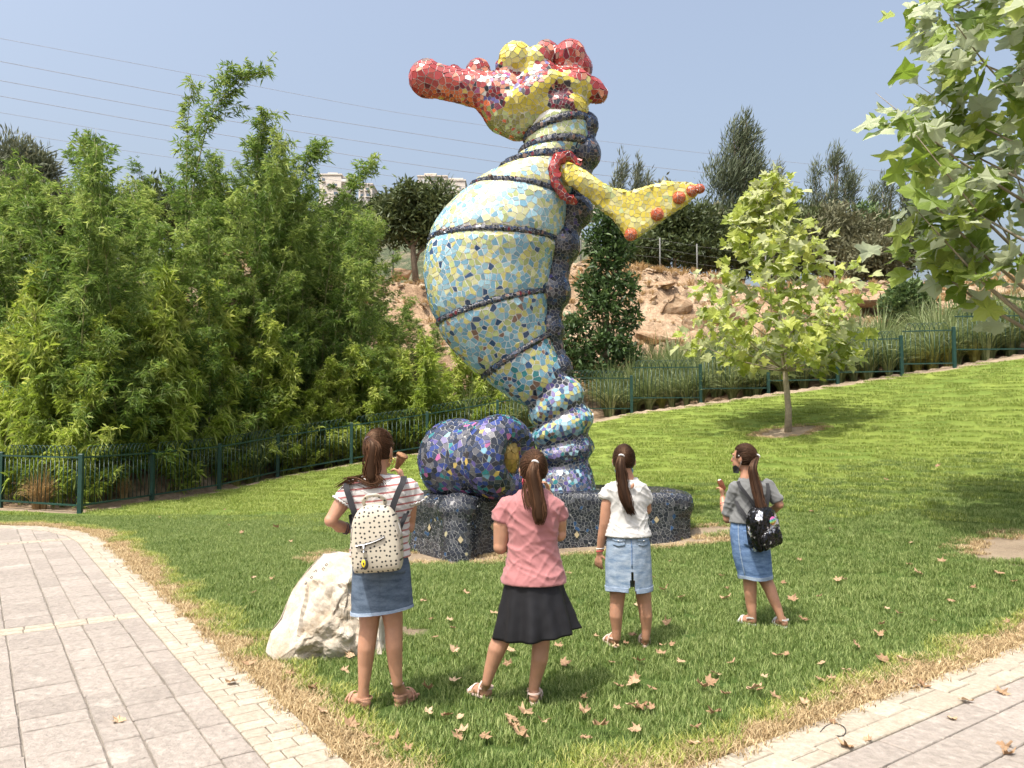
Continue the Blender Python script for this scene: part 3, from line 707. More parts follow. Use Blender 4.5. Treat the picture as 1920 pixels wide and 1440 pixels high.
def belly_col(p, n):
    t = t_of(p) + rt.uniform(-.06, .06)
    if t > 12.6 and min(abs(t - r) for r in RINGS) < .27: return pick([(5, DKB), (4, BLK), (3, NAVY), (3, GRY), (2, PURP), (1, LIL)])
    if t < 2: return pick([(6, YGR), (3, PYEL), (2, PBLUE)])
    if t < 3: return pick([(5, YGR), (3, PYEL), (4, BLUE), (1, NAVY)])
    if t < 5: return pick([(8, PYEL), (3, YEL), (3, PBLUE)])
    if t < 7: return pick([(6, PYEL), (3, YGR), (7, PBLUE), (1, BLUE)])
    if t < 9: return pick([(8, BLUE), (3, PBLUE), (5, YGR), (3, YEL), (2, PYEL), (.9, NAVY)])
    if t < 11: return pick([(9, BLUE), (2, PBLUE), (4, YGR), (2.5, YEL), (1.5, NAVY), (1.0, BRN)])
    if t < 13: return pick([(8, BLUE), (2, PBLUE), (3, YGR), (3, YEL), (3.5, TEAL), (2, BRN), (2, NAVY)])
    if t < 17: return pick([(6, PBLUE), (4, BLUE), (4, YEL), (3, TEAL), (2.5, NAVY), (2, LIL), (1, BRN)])
    return pick([(2.5, PBLUE), (5, NAVY), (5, DKB), (3, LIL), (1.2, YEL), (2, TEAL), (4, GRY), (3, PURP)])
def belly_size(p, n):
    z = p[2]; s = 0.098 if z > 1.6 else 0.064 + 0.034 * max(0, (z - 0.6) / 1.0)
    if n[1] > 0.4: s *= 1.9
    return s
TL = {'belly': ([t for t in mosaic(belly_me, belly_size, belly_col, 0.012, 0.004, seed=3) if t_of(t[4]) > .4], belly)}
# ---- dark ribbons over the rings
for r in [r for r in RINGS if r < 13]:
    pts = [Vector(body_pt(r, 2 * PI * a / 40, -0.004)) - SO for a in range(41)]; rad = 0.040 if r > 3 else 0.06
    if r >= 13: rad = 0.055
    mbt = MB().tube(pts[:-1] + [pts[0]], rad, 8, caps=False); me = mesh_py(mbt.V, mbt.F, M_groutd); bnd = obj('ring_band', me, statue)
    tl = mosaic(me, lambda p, n: 0.058 if n[1] < .4 else .12, lambda p, n: pick([(6, BLK), (5, DKB), (3, GRY), (1.2, BRN), (1, NAVY), (0.7, MAR)]), 0.007, 0.005, seed=r)
    tl = [t for t in tl if t[5].dot((t[4] - (Vector(((cat(Lw, r) + cat(Rw, r)) / 2).tolist()) - SO))) > 0]
    join_tiles('band_tiles', tl, bnd)
# ---- knobbly dark spine
mbs = MB(); spine = []
BL = [(1096, 236, .20), (1094, 290, .25), (1085, 345, .2), (1076, 396, .27), (1050, 462, .29), (1034, 548, .28), (1029, 620, .22), (1046, 690, .21), (1062, 742, .19), (1072, 800, .20), (1074, 846, .2), (1072, 890, .24)]
for k, (x, y, r) in enumerate(BL):
    p = at(x, y, YS) - SO; spine.append(p); mbs.ell(p, (r, r * 1.15, r), 16, 10)
mbs.tube(spine, [b_[2] * 0.72 for b_ in BL], 12); sp_me = remesh(mbs, 0.03, 8); sp_me.materials.append(M_groutd); spn = obj('spine', sp_me, statue)
def inside_body(p, m=0.0):
    t = t_of(p); L, R, k = cat(Lw, t), cat(Rw, t), cat(Bw, t)[0]; c = (L + R) / 2; h = (R - L) / 2; hl = np.linalg.norm(h); u = h / hl; d = np.array(p) + np.array(SO) - c
    return ((d @ u) / (hl + m)) ** 2 + (d[1] / (hl * k + m)) ** 2 < 1
tl = mosaic(sp_me, lambda p, n: (0.068 if p[2] > 0.9 else .075) * (1.8 if n[1] > .4 else 1), lambda p, n: pick([(7, BLK), (6, DKB), (2, GRY), (1, NAVY), (.5, PURP), (.4, BRN)]) if p[2] > 1.2 else pick([(5, DKB), (4, BLK), (3, LIL), (2, PBLUE), (2, TEAL), (1, YEL), (2, GRY)]), 0.008, 0.006, seed=21)
join_tiles('spine_tiles', [t for t in tl if not inside_body(t[4], -.02)], spn)
# ---- head with snout
mbh = MB(); H_ = lambda x, y, dy=0.0: at(x, y, YS + dy) - SO
sc = 1450 / YS
def hb(x, y, r, dy=0.0, fy=1.0, fz=1.0): mbh.ell(H_(x, y, dy), (r / sc, r / sc * fy, r / sc * fz), 18, 12)
hb(801, 148, 35); mbh.chain([H_(805, 149), H_(850, 160), H_(900, 170), H_(950, 178)], [32 / sc, 30 / sc, 33 / sc, 46 / sc], 16)
hb(852, 140, 17); hb(897, 133, 23); mbh.chain([H_(910, 182), H_(945, 212), H_(972, 222)], [28 / sc, 40 / sc, 42 / sc], 16)
hb(1015, 172, 60, 0, .95, .85); hb(1065, 172, 48, 0, 1, .9); hb(1105, 168, 27, -.05, .9, .9); hb(1045, 208, 58, 0, 1, .72); hb(1000, 218, 48, 0, 1, .8); hb(1050, 212, 55, -.05, 1, .62)
hb(968, 112, 33, -.12, 1, 1); hb(1008, 112, 25, -.18, 1, 1); hb(1024, 100, 24, .1, 1, 1); hb(1069, 105, 30, .0, 1, 1); hb(1075, 130, 36, .1)
mbh.chain([H_(938, 122, -.18), H_(1030, 128, -.28)], [10 / sc, 11 / sc], 10); mbh.chain([H_(985, 182, -.34), H_(1035, 150, -.36), H_(1068, 158, -.28)], [24 / sc, 17 / sc, 16 / sc], 12)
hb(962, 190, 24, -.26, .8, .8); hb(1008, 192, 30, -.28, .7, .8); mbh.chain([H_(1085, 150, -.2), H_(1122, 176, -.1)], [20 / sc, 18 / sc], 12)
head_me = remesh(mbh, 0.026, 11); head_me.materials.append(M_grout); headp = obj('head', head_me, statue)
PAINT = [((800, 148), 'red'), ((835, 150), 'red'), ((852, 132), 'red'), ((897, 125), 'red'), ((840, 178), 'org'), ((880, 192), 'org'), ((900, 160), 'mix'), ((940, 150), 'mix'), ((980, 150), 'mix'), ((930, 180), 'dmix'), ((905, 210), 'orgol'), ((930, 235), 'olv'), ((960, 245), 'olv'), ((1000, 232), 'olvy'), ((1050, 215), 'olvy'), ((965, 185), 'yel'), ((1005, 195), 'yel'), ((1030, 145), 'yel'), ((1050, 140), 'yel'), ((968, 105), 'yel'), ((1000, 100), 'yel'), ((985, 125), 'yel'), ((1050, 185), 'mar'), ((1052, 170), 'mar'), ((1055, 205), 'mar'), ((1015, 135), 'mix'), ((1010, 172), 'yel'),
         ((1030, 95), 'red'), ((1068, 95), 'red'), ((1075, 120), 'red'), ((1085, 140), 'red'), ((1105, 165), 'yel'), ((1090, 180), 'yel'), ((1085, 155), 'yel'), ((1122, 172), 'red'), ((1050, 125), 'red'), ((1120, 150), 'red')]
PCOL = {'red': [(6, RED), (4, RED2), (1, SAL), (.6, MAR), (.3, BRN)], 'org': [(5, ORG), (4, RED), (1, MAR), (1, GOLD)], 'mix': [(4, RED), (3, SAL), (2.5, WHT), (2, MAR), (2, BLK), (1.5, LIL), (1, PINK)], 'dmix': [(4, MAR), (3, BLK), (3, PURP), (2, SAL), (2, RED)],
        'orgol': [(5, ORG), (3, OLV), (2, RED), (1, MAR)], 'olv': [(6, OLV), (2, YGR), (1, ORG)], 'olvy': [(5, YGR), (4, OLV), (2, YEL)], 'yel': [(8, LEM), (3, YEL), (1, (0.62, 0.55, 0.2))], 'mar': [(7, MAR), (2, BLK), (1, RED), (.7, SAL)]}  # dark olive and orange-olive chin tiles have their shade painted in
def to_px(p):
    d = Vector(p) + SO - Vector((0, 0, CAM_H)); f = d.y * math.cos(PITCH) + d.z * math.sin(PITCH); uu_ = -d.y * math.sin(PITCH) + d.z * math.cos(PITCH); return 960 + FPX * d.x / f, 720 - FPX * uu_ / f
def head_kind(p):
    x, y = to_px(p); return min(PAINT, key=lambda q: (q[0][0] - x) ** 2 + (q[0][1] - y) ** 2)[1]
TL['head'] = (mosaic(head_me, lambda p, n: {'mix': .072, 'dmix': .072, 'mar': .062, 'org': .08, 'orgol': .075, 'olv': .075}.get(head_kind(p), .10) * (1.7 if n[1] > .4 else 1), lambda p, n: pick(PCOL[head_kind(p)]), 0.008, 0.007, seed=31), headp)
# ---- fin and its red collar
YF = 10.22; Fp = lambda x, y, dy=0: at(x, y, YF + dy) - SO
outl = [(1062, 305), (1090, 318), (1120, 341), (1150, 354), (1180, 360), (1215, 350), (1250, 341), (1290, 344), (1316, 352), (1306, 366), (1285, 384), (1258, 402), (1225, 426), (1196, 444), (1174, 446), (1166, 430), (1148, 408), (1122, 388), (1098, 366), (1075, 350), (1060, 342)]
mbf = MB(); ctr = [(1060 + 12, 325), (1095, 342), (1130, 368), (1168, 392), (1205, 392), (1245, 372), (1285, 361)]; 
n_o = len(outl); cx, cy = 1165, 382
for lev, k in ((-.07, .9), (-.04, 1.0), (.04, 1.0), (.07, .9)):
    for (x, y) in outl:
        a = Vector(Fp(x, y)); m_ = min((Vector(Fp(*c)) for c in ctr), key=lambda c: (c - a).length); q = m_ + (a - m_) * k; mbf.V.append((q.x, q.y + lev, q.z))
for l in range(3):
    for i in range(n_o): mbf.F.append((l * n_o + i, l * n_o + (i + 1) % n_o, (l + 1) * n_o + (i + 1) % n_o, (l + 1) * n_o + i))
mbf.F += [tuple(reversed(range(n_o))), tuple(range(3 * n_o, 4 * n_o))]
mbf.chain([Fp(1060, 322, .15), Fp(1095, 340), Fp(1130, 364)], [.15, .13, .12], 14)
fin_me = remesh(mbf, 0.02, 16); fin_me.materials.append(M_grout); fin = obj('fin', fin_me, statue)
TL['fin'] = (mosaic(fin_me, lambda p, n: .085 * (1.5 if n[1] > .4 else 1), lambda p, n: pick([(8, LEM), (4, YEL), (2, (0.66, 0.6, 0.26)), (1, YGR)]), 0.006, 0.006, seed=41), fin)
M_ball = simple('orange_glaze', (0.50, 0.13, 0.05), 0.3, 0.2, 8, 0.1)
for (x, y, r) in ((1183, 440, 12), (1232, 402, 12.5), (1273, 371, 12.5), (1297, 358, 11), (1312, 354, 9)):
    bm_ = MB().ell((0, 0, 0), r / 149, 18, 12).mesh(M_grout); kb = obj('knob', bm_, fin, Fp(x, y, -.07))
    join_tiles('knob_tiles', mosaic(bm_, lambda p, n: .055, lambda p, n: pick([(5, (0.50, 0.13, 0.05)), (3, (0.42, 0.09, 0.04))]), .005, .004, seed=int(x)), kb)
mbc = MB().chain([Fp(1046, 296, .0), Fp(1037, 318, -.03), Fp(1042, 345, -.03), Fp(1058, 368, .0), Fp(1076, 378, .06)], [.068, .072, .062, .054, .045], 12).chain([Fp(1046, 296), Fp(1066, 291, .04), Fp(1084, 308, .1)], [.068, .06, .042], 12)
col_me = remesh(mbc, 0.02, 4); col_me.materials.append(M_grout); collar = obj('fin_collar', col_me, statue)
join_tiles('collar_tiles', mosaic(col_me, lambda p, n: .075, lambda p, n: pick([(6, RED), (4, RED2), (2, MAR), (1, SAL)]), .006, .006, seed=51), collar)
# ---- coiled tail
mbk = MB(); axis = Vector((0.80, -0.60, 0)).normalized(); e1 = Vector((0, 0, 1)); e2 = axis.cross(e1).normalized()
c1 = at(938, 858, 9.72) - SO; c2 = at(858, 862, 10.12) - SO
def tor(c, Rm, rt_, squash=1.0):
    V_ = []; nu, nv = 36, 16
    for i in range(nu):
        a = 2 * PI * i / nu; d = e1 * math.cos(a) + e2 * math.sin(a)
        for j in range(nv):
            b_ = 2 * PI * j / nv; V_.append(c + d * (Rm + rt_ * math.cos(b_)) + axis * (rt_ * squash * math.sin(b_)))
    mbk.add(V_, [(i * nv + j, ((i + 1) % nu) * nv + j, ((i + 1) % nu) * nv + (j + 1) % nv, i * nv + (j + 1) % nv) for i in range(nu) for j in range(nv)])
tor(c1, .335, .21, 1.35); tor(c2, .29, .25, 1.5); mbk.tube([c2, c1], [.49, .49], 28); mbk.ell(c2, (.3, .3, .3)); mbk.ell((c1 + c2) / 2 - axis * .1, (.26, .26, .3))
mbk.chain([c2 + Vector((0.1, .3, -.25)), Vector((-.3, .0, .2)), Vector((.0, .0, .2))], [.25, .24, .26], 14)
tail_me = remesh(mbk, 0.028, 9); tail_me.materials.append(M_groutd); tail = obj('tail_coil', tail_me, statue)
TL['tail'] = (mosaic(tail_me, lambda p, n: .085 * (1.7 if n[1] > .5 else 1), lambda p, n: pick([(5, RBLUE), (8, DKB), (3, PURP), (4, GRY), (1.8, TEAL), (1.1, LIL), (.9, PINK), (.9, GOLD), (5, BLK), (.5, BLUE)]), 0.0065, 0.004, seed=61), tail)
ge = Matrix(((e2.x, axis.x, 0), (e2.y, axis.y, 0), (0, 0, 1)))
gold_me = MB().ell((0, 0, 0), (.165, .20, .27), 24, 16, ge).mesh(simple('gold_grout', (0.30, 0.20, 0.07), .8, .2, 20)); gold = obj('golden_boss', gold_me, tail, c1 + axis * .06)
M_gold = simple('gold_tile', (0.42, 0.28, 0.08), 0.32, 0.2, 10, 0.2, metal=0.6)
tlg = mosaic(gold_me, lambda p, n: .085, lambda p, n: (0.42, 0.28, .08), .004, .004, seed=71); gt = join_tiles('boss_tiles', tlg, gold, M_gold)
# ---- largest tiles facing the viewer are tiles of their own, the rest of each part joined
allt = []
for key, (tl, part) in TL.items():
    for i, t in enumerate(tl):
        v_ = (Vector((0, 0, CAM_H)) - (t[4] + SO)).normalized(); allt.append((t[0] * max(0, t[5].dot(v_)), key, i))
allt.sort(reverse=True); solo = {(k, i) for (_, k, i) in allt[:300]}
for key, (tl, part) in TL.items():
    join_tiles('small_tiles', [t for i, t in enumerate(tl) if (key, i) not in solo], part)
    for i, t in enumerate(tl):
        if (key, i) in solo: one_tile(t, part, Vector((0, 0, 0)))
# ---- plinth bench
mbp = MB(); PL = empty('sculpture_plinth', (0.5, 10.3, gzf(0.5, 10.3))); PO = PL.location.copy()
tag(PL, 'low rounded bench plinth clad in dark tiles under the seahorse', 'plinth')
pl_out = [(-1.38, 10.35), (-1.32, 9.95), (-1.12, 9.72), (-.92, 9.45), (-.72, 9.27), (-.52, 9.30), (-.40, 9.52), (-.18, 9.78), (.25, 9.90), (.8, 9.98), (1.3, 10.02), (1.75, 9.95), (2.1, 9.98), (2.36, 10.15), (2.42, 10.5), (2.3, 11.0), (1.7, 11.4), (.6, 11.5), (-.4, 11.35), (-1.1, 10.95)]
pc = Vector((0.45, 10.4)); n_o = len(pl_out); ztop = 0.70
for z, k in ((-.25, 1.0), (0.0, 1.0), (.15, .985), (.35, .98), (.55, 1.0), (ztop - .06, 1.0), (ztop, .93)):
    for (x, y) in pl_out:
        q = pc + (Vector((x, y)) - pc) * k; mbp.V.append((q.x - PO.x, q.y - PO.y, z + 0.04 - PO.z + .0))
for l in range(6):
    for i in range(n_o): mbp.F.append((l * n_o + i, l * n_o + (i + 1) % n_o, (l + 1) * n_o + (i + 1) % n_o, (l + 1) * n_o + i))
mbp.F += [tuple(reversed(range(n_o))), tuple(range(6 * n_o, 7 * n_o))]
mbp.ell((-.66 - PO.x, 9.45 - PO.y, .60 - PO.z), (.26, .26, .2)); mbp.ell((2.1 - PO.x, 10.35 - PO.y, .55 - PO.z), (.32, .35, .22)); mbp.chain([(-.66 - PO.x, 9.40 - PO.y, .5 - PO.z), (-.64 - PO.x, 9.30 - PO.y, -.1 - PO.z)], [.2, .2])
pl_me = remesh(mbp, 0.035, 7); pl_me.materials.append(simple('grey_plinth_grout', (0.30, 0.30, 0.29), 0.95, 0.2, 20, 0.3, 0.003)); plb = obj('bench_body', pl_me, PL)
tl = mosaic(pl_me, lambda p, n: .060 * (2 if n[1] > .5 else 1), lambda p, n: pick([(8, BLK), (5, (0.035, 0.038, .045)), (2.5, (.07, .072, .08)), (.5, NAVY), (.06, (.4, .36, .22))]), .0052, .003, seed=81)
big = sorted(tl, key=lambda t: -t[0] * max(0, -t[5].y))[:60]; bs = {id(t) for t in big}
join_tiles('small_tiles', [t for t in tl if id(t) not in bs], plb)
for t in big: one_tile(t, plb, Vector((0, 0, 0)))
rd = random.Random(5)
M_dia = simple('tan_tile', (0.40, 0.33, 0.20), 0.35)
for (x, y, yy) in ((787, 990, 9.55), (1083, 1000, 9.93), (868, 1010, 9.1), (923, 985, 9.7), (1230, 975, 9.9)):
    p = at(x, y, yy); hit = None
    kd2 = min(tl, key=lambda t: ((t[4] + PO) - p).length); q = kd2[4] + kd2[5] * .010; s_ = .034
    a1 = kd2[5].cross(Vector((0, 0, 1))).normalized(); a2 = a1.cross(kd2[5])
    Vd = [a1 * -s_, a2 * -s_ * 1.3, a1 * s_, a2 * s_ * 1.3]; Vd = [v_ + kd2[5] * h for h in (0, .006) for v_ in Vd]
    obj('tile', mesh_py([tuple(v_) for v_ in Vd], [(4, 5, 6, 7), (0, 1, 5, 4), (1, 2, 6, 5), (2, 3, 7, 6), (3, 0, 4, 7)], M_dia, False), plb, q)

# ------------------------------------------------------------------ limestone boulder with carved letters
def rock_mesh(pts, sub, amp, sc, mat, seed=0.0, smooth=False, ampf=None):
    bm = bmesh.new()
    for p in pts: bm.verts.new(p)
    r = bmesh.ops.convex_hull(bm, input=bm.verts); bmesh.ops.delete(bm, geom=[v for v in bm.verts if not v.link_faces], context='VERTS')
    bmesh.ops.triangulate(bm, faces=bm.faces); 
    for k in range(sub): bmesh.ops.subdivide_edges(bm, edges=bm.edges, cuts=1, use_grid_fill=True); 
    bmesh.ops.smooth_vert(bm, verts=bm.verts, factor=0.2, use_axis_x=True, use_axis_y=True, use_axis_z=True)
    bm.normal_update()
    for v in bm.verts:
        q = v.co * sc + Vector((seed, seed, seed)); k = noise.fractal(q, 0.9, 2.1, 5) * amp + (noise.ridged_multi_fractal(q * 0.6, 0.9, 2.2, 4, 0.9, 2) - 1) * amp * 0.5; v.co += v.normal * k * (ampf(v.co, v.normal) if ampf else 1.0)
        if ampf and ampf(v.co, v.normal) > 1: d_, _ = noise.voronoi(v.co * 7 + Vector((seed, 0, 0))); v.co -= v.normal * (.085 * d_[0])
        elif ampf: d_, _ = noise.voronoi(v.co * 3.2 + Vector((seed, 1, 0))); v.co -= v.normal * (.05 * d_[0])
    bm.normal_update(); me = bpy.data.meshes.new('rock'); bm.to_mesh(me); bm.free(); me.materials.append(mat); me.polygons.foreach_set('use_smooth', np.full(len(me.polygons), smooth)); return me
def lime_mat(name, c0, c1, c2):
    m, nt, b = nodes(name); f = noise_tex(nt, 5, 8, .7); f2 = noise_tex(nt, 22, 8, .8)
    c = ramp(nt, f, [(.35, c0), (.55, c1), (.7, c2)]); c = mixc(nt, .5, c, ramp(nt, f2, [(.3, (.7, .66, .6)), (.6, (1.05, 1.05, 1.05))]), 'MULTIPLY')
    nt.links.new(c, b.inputs['Base Color']); b.inputs['Roughness'].default_value = .9; b.inputs['Specular IOR Level'].default_value = .2; bump(nt, b, f2, .7, .02); return m
M_lime = lime_mat('white_limestone', (.37, .30, .215), (.51, .455, .375), (.59, .545, .47))
B0 = Vector((-1.32, 5.62, 0)); bp = lambda x, y, Y: tuple(at(x, y, Y) - B0)
bpts = [bp(496, 1222, 5.5), bp(510, 1242, 5.4), bp(503, 1180, 5.55), bp(545, 1108, 5.75), bp(575, 1055, 5.85), bp(602, 1030, 5.9), bp(630, 1024, 5.95), bp(672, 1032, 6.0), bp(700, 1060, 5.95), bp(716, 1120, 5.9), bp(720, 1200, 5.7), bp(700, 1232, 5.55), bp(640, 1150, 5.42), bp(655, 1085, 5.55), bp(575, 1190, 5.36), bp(590, 1240, 5.40), bp(640, 1238, 5.42), bp(535, 1245, 5.38)]
bpts += [(p[0], p[1] + .35, p[2] * .85) for p in bpts[5:10]] + [(-.3, .5, -.1), (.45, .5, -.1), (-.35, -.1, -.12), (.45, -.1, -.12)]
boul = obj('boulder', rock_mesh(bpts, 5, .026, 4.2, M_lime, 3.0, ampf=lambda c, n: 2.2 if (c.x > -.25 + .5 * (.45 - c.z) - .25 and n.y < -.2 and c.z < .52 and c.x > -.18) else .3), None, B0); tag(boul, 'cream limestone boulder with small carved letters beside the paving', 'boulder')
M_ink = simple('carved_ink', (.10, .09, .08), .9)
glyphs = [[[(0, 1), (0.1, .75), (.75, .75), (.8, .5), (.45, .0)]], [[(.1, .8), (.75, .75), (.8, .2), (.2, .05), (.1, .75)]], [[(.05, .8), (.3, .15), (.85, .1)], [(.45, .8), (.4, .35)], [(.85, .85), (.8, .1)]], [[(.1, .8), (.8, .75), (.75, .1), (.2, .2), (.1, .8)]], [[(.1, .8), (.8, .8), (.8, 0)], [(.2, .5), (.2, 0)]]]
dgb = bpy.context.evaluated_depsgraph_get(); ray_bvh = None
from mathutils.bvhtree import BVHTree
bm_t = bmesh.new(); bm_t.from_mesh(boul.data); ray_bvh = BVHTree.FromBMesh(bm_t); bm_t.free()
for gi_, ((gx, gy), g) in enumerate(zip([(592, 1075), (584, 1087), (573, 1098), (612, 1063), (606, 1071)], glyphs)):
    mg = MB()
    for line in g:
        pp = []
        for (a, b_) in line:
            px_ = gx + 7 * (a * .6 + b_ * -.5); py_ = gy + 7 * (-a * .75 - b_ * .5); o_ = Vector((0, 0, CAM_H)) - B0; d_ = (at(px_, py_, 5.6) - B0 - o_).normalized(); h = ray_bvh.ray_cast(o_, d_)
            if h[0] is not None: pp.append(h[0] + h[1] * .001)
        if len(pp) > 1: mg.tube(pp, .0030, 5)
    if mg.V: mg.build('carved_letter', M_ink, boul)
# ------------------------------------------------------------------ vegetation builders
def lance_leaves(P, D, Nn, L, W, rnd, mat, fold=0.25, droop=0.15):
    """narrow folded leaves: base points, directions, normals, lengths, widths -> one mesh"""
    n = len(P); D = D / (np.linalg.norm(D, axis=1)[:, None] + 1e-9); S = np.cross(D, Nn); S /= np.linalg.norm(S, axis=1)[:, None] + 1e-9; U = np.cross(S, D)
    mid = P + D * (L * .42)[:, None]; dz = np.zeros((n, 3)); dz[:, 2] = -L * droop
    Vb = np.stack([P, mid - S * W[:, None] * .5 + U * (W * fold)[:, None], mid + S * W[:, None] * .5 + U * (W * fold)[:, None], P + D * L[:, None] + dz], 1).reshape(-1, 3)
    k = np.arange(n)[:, None] * 4; T = np.concatenate([k + [0, 3, 1], k + [0, 2, 3]], 1).reshape(-1, 3)
    me = mesh_py(Vb, T, mat, False); face_attr(me, 'rnd', np.repeat(rnd, 2)); return me
def unit(r, n): d = r.normal(size=(n, 3)); return d / np.linalg.norm(d, axis=1)[:, None]

M_bam = foliage('bamboo_leaf', (0.032, 0.068, 0.018), (0.145, 0.225, 0.055), (0.44, 0.50, 0.16), .40, .45)
M_bamy = foliage('young_bamboo_leaf', (0.08, 0.13, 0.025), (0.28, 0.36, 0.07), (0.60, 0.62, 0.20), .42, .45)
M_culm = simple('bamboo_culm', (0.22, 0.22, 0.08), .5, .3, 3)
M_bark = simple('grey_bark', (0.19, 0.15, 0.11), .9, .35, 9, .8, .02); M_pbark = simple('pale_bark', (0.30, 0.25, 0.18), .85, .3, 12, .6, .01)
def bamboo(seed, H, nbr, mat, leafL, spread, arch, lowfrac, th=None, cane=None):
    """one leaning cane, upswept side branches, fans of drooping lance leaves at their nodes"""
    r = np.random.default_rng(seed); th = r.random() * 6.28 if th is None else th; ad = np.array([math.cos(th), math.sin(th), 0]); ts = np.linspace(0, 1, 22)
    path = np.stack([ad * (arch * t ** 2.2) + np.array([0, 0, H * (t - .12 * arch / H * t ** 4)]) for t in ts]); path[:, :2] += np.cumsum(r.normal(0, .015, (22, 2)), 0)
    if cane is not None: path = np.array([cat([np.array(c) for c in cane], t * (len(cane) - 1)) for t in ts])
    mb = MB().tube([tuple(p) for p in path], [.022 * (1 - .85 * t) + .003 for t in ts], 6)
    P = []; D = []; R = []
    for k in range(nbr):
        t0 = lowfrac + (.98 - lowfrac) * (k + r.random()) / nbr; b0 = np.array([np.interp(t0, ts, path[:, q]) for q in range(3)]); a = r.random() * 6.28; L = spread * (1.15 - (.92 if cane is None else .8) * t0) * (.55 + .7 * r.random()); up = .55 + .7 * r.random()
        d = np.array([math.cos(a), math.sin(a), up]); d /= np.linalg.norm(d); nn = int((10 + 15 * L) * (1 if cane is None else .42)); cr = r.random(); pts = []
        for j in range(nn):
            f = (j + .6) / nn; p = b0 + d * (L * f) + np.array([ad[0] * .25 * L * f * f, ad[1] * .25 * L * f * f, -.22 * L * f ** 2.5]); pts.append(p); p2 = p + r.normal(0, .07, 3); m_ = r.integers(5, 8); fd = d + r.normal(0, .55, 3)
            for q in range(m_): P.append(p2 + r.normal(0, .012, 3)); dd = fd * .7 + r.normal(0, .55, 3); dd[2] -= .12; D.append(dd); R.append(.12 + .3 * cr + .25 * r.random() + .35 * f * r.random() + .1 * t0)  # leaf tone carries inner shade: lighter towards branch tips and cane top
        mb.tube([tuple(b0), tuple(pts[len(pts) // 2]), tuple(pts[-1])], [.006, .004, .002], 4)
    P = np.array(P); D = np.array(D); n = len(P); Nn = unit(r, n); Nn[:, 2] = np.abs(Nn[:, 2]) + .5; L = leafL * (.55 + .75 * r.random(n))
    return mb.mesh(M_culm), lance_leaves(P, D, Nn, L, L * .135, np.clip(np.array(R), 0, 1), mat, .2, .25)
BV = [bamboo(100 + k, h, nl, M_bam, .165, sp, ar, lf) for k, (h, nl, sp, ar, lf) in enumerate([(7.6, 44, 1.5, .9, .10), (6.6, 40, 1.6, 1.3, .06), (6.9, 42, 1.4, .6, .08), (5.6, 36, 1.6, 1.2, .05), (6.2, 38, 1.5, 1.1, .06)])]
BY = [bamboo(200 + k, h, nl, M_bamy, .22, sp, ar, .03) for k, (h, nl, sp, ar) in enumerate([(3.3, 26, 1.1, .7), (2.6, 22, 1.05, .8), (4.2, 30, 1.2, .9)])]
rb = random.Random(9)
def put_plant(nm, var, x, y, sc, rz, label, group, cat_, sub=('culm', 'foliage'), z=None, tilt=(0, 0)):
    t = empty(nm, (x, y, (gzf(x, y) if z is None else z) - .05), rz); t.scale = (sc[0], sc[0], sc[1]) if hasattr(sc, '__len__') else (sc, sc, sc); t.rotation_euler = (tilt[0], tilt[1], rz)
    o1 = obj(sub[0], var[0], t); o2 = obj(sub[1], var[1], t); return tag(t, label, cat_, group)
LB = 'tall leafy green bamboo cane in the thick screen behind the left fence'
spots = []
def yfence(x): return float(np.interp(x, FX, FY))
def hmax(px):   # skyline of the bamboo screen by survey column
    return np.interp(px, [0, 60, 150, 190, 230, 300, 370, 430, 480, 530, 580, 620, 660, 700, 730, 780, 820, 880], [310, 330, 300, 250, 330, 310, 290, 265, 245, 265, 330, 345, 400, 440, 530, 560, 620, 690])
for k in range(400):
    px = rb.uniform(-60, 850); d = rb.uniform(.9, 5.0); 
    # depth: behind the fence line along that sight line
    Y = 13.0
    while Y < 26 and Y < yfence((px - 960) / FPX * Y): Y += .1
    Y += d; x = (px - 960) / FPX * Y
    if any((x - a) ** 2 + (Y - b_) ** 2 < .55 ** 2 for a, b_ in spots): continue
    if len(spots) >= 84: break
    zt = at(px, hmax(px) + rb.uniform(0, 150) * (d < 3) + rb.uniform(-5, 50), Y).z; zg = gzf(x, Y); hgt = zt - zg
    if hgt < 1.5: continue
    spots.append((x, Y)); vi = rb.randrange(len(BV)); H0 = [7.6, 6.6, 6.9, 5.6, 6.2][vi]; s = hgt / H0 * 1.03
    put_plant('bamboo', BV[vi], x, Y, (max(.62, min(1.05, s ** .5 * .95)), s), rb.uniform(0, 6.28), LB, 'bamboo screen', 'bamboo')
# one tall cane blown to the right over the screen
def at_plant(px, Y, ytop, var, H0, sx, rz, tilt, label, mat=None):
    x = (px - 960) / FPX * Y; zt = at(px, ytop, Y).z; z = gzf(x, Y); return put_plant('bamboo', var, x, Y, (sx, (zt - z) / H0), rz, label, 'bamboo screen', 'bamboo', tilt=tilt)
def cane_plant(pxs, Y, seed, label, spread=.95, nb=46, low=.2):
    o = at(*pxs[0], Y); o.z = gzf(o.x, Y); t = empty('bamboo', o); v = bamboo(seed, 7.0, nb, M_bam, .2, spread, .6, low, 0.1, [tuple(Vector((0, 0, 0)))] + [tuple(at(px, py, Y) - o) for px, py in pxs[1:]]); obj('culm', v[0], t); obj('foliage', v[1], t); return tag(t, label, 'bamboo', 'bamboo screen')
cane_plant([(335, 880), (338, 600), (355, 400), (385, 250), (415, 185), (452, 148), (498, 138)], 19.5, 301, 'tallest bamboo cane, bent to the right above the screen', 1.0, 56, .3)
cane_plant([(330, 880), (345, 520), (350, 330), (352, 230), (362, 150)], 19.8, 304, 'thin bamboo cane left of the tall bent one', .6, 26, .3)
cane_plant([(600, 880), (610, 560), (640, 410), (665, 345), (700, 305)], 22, 303, 'bamboo plume leaning right in front of the far buildings', 1.0, 48, .25)
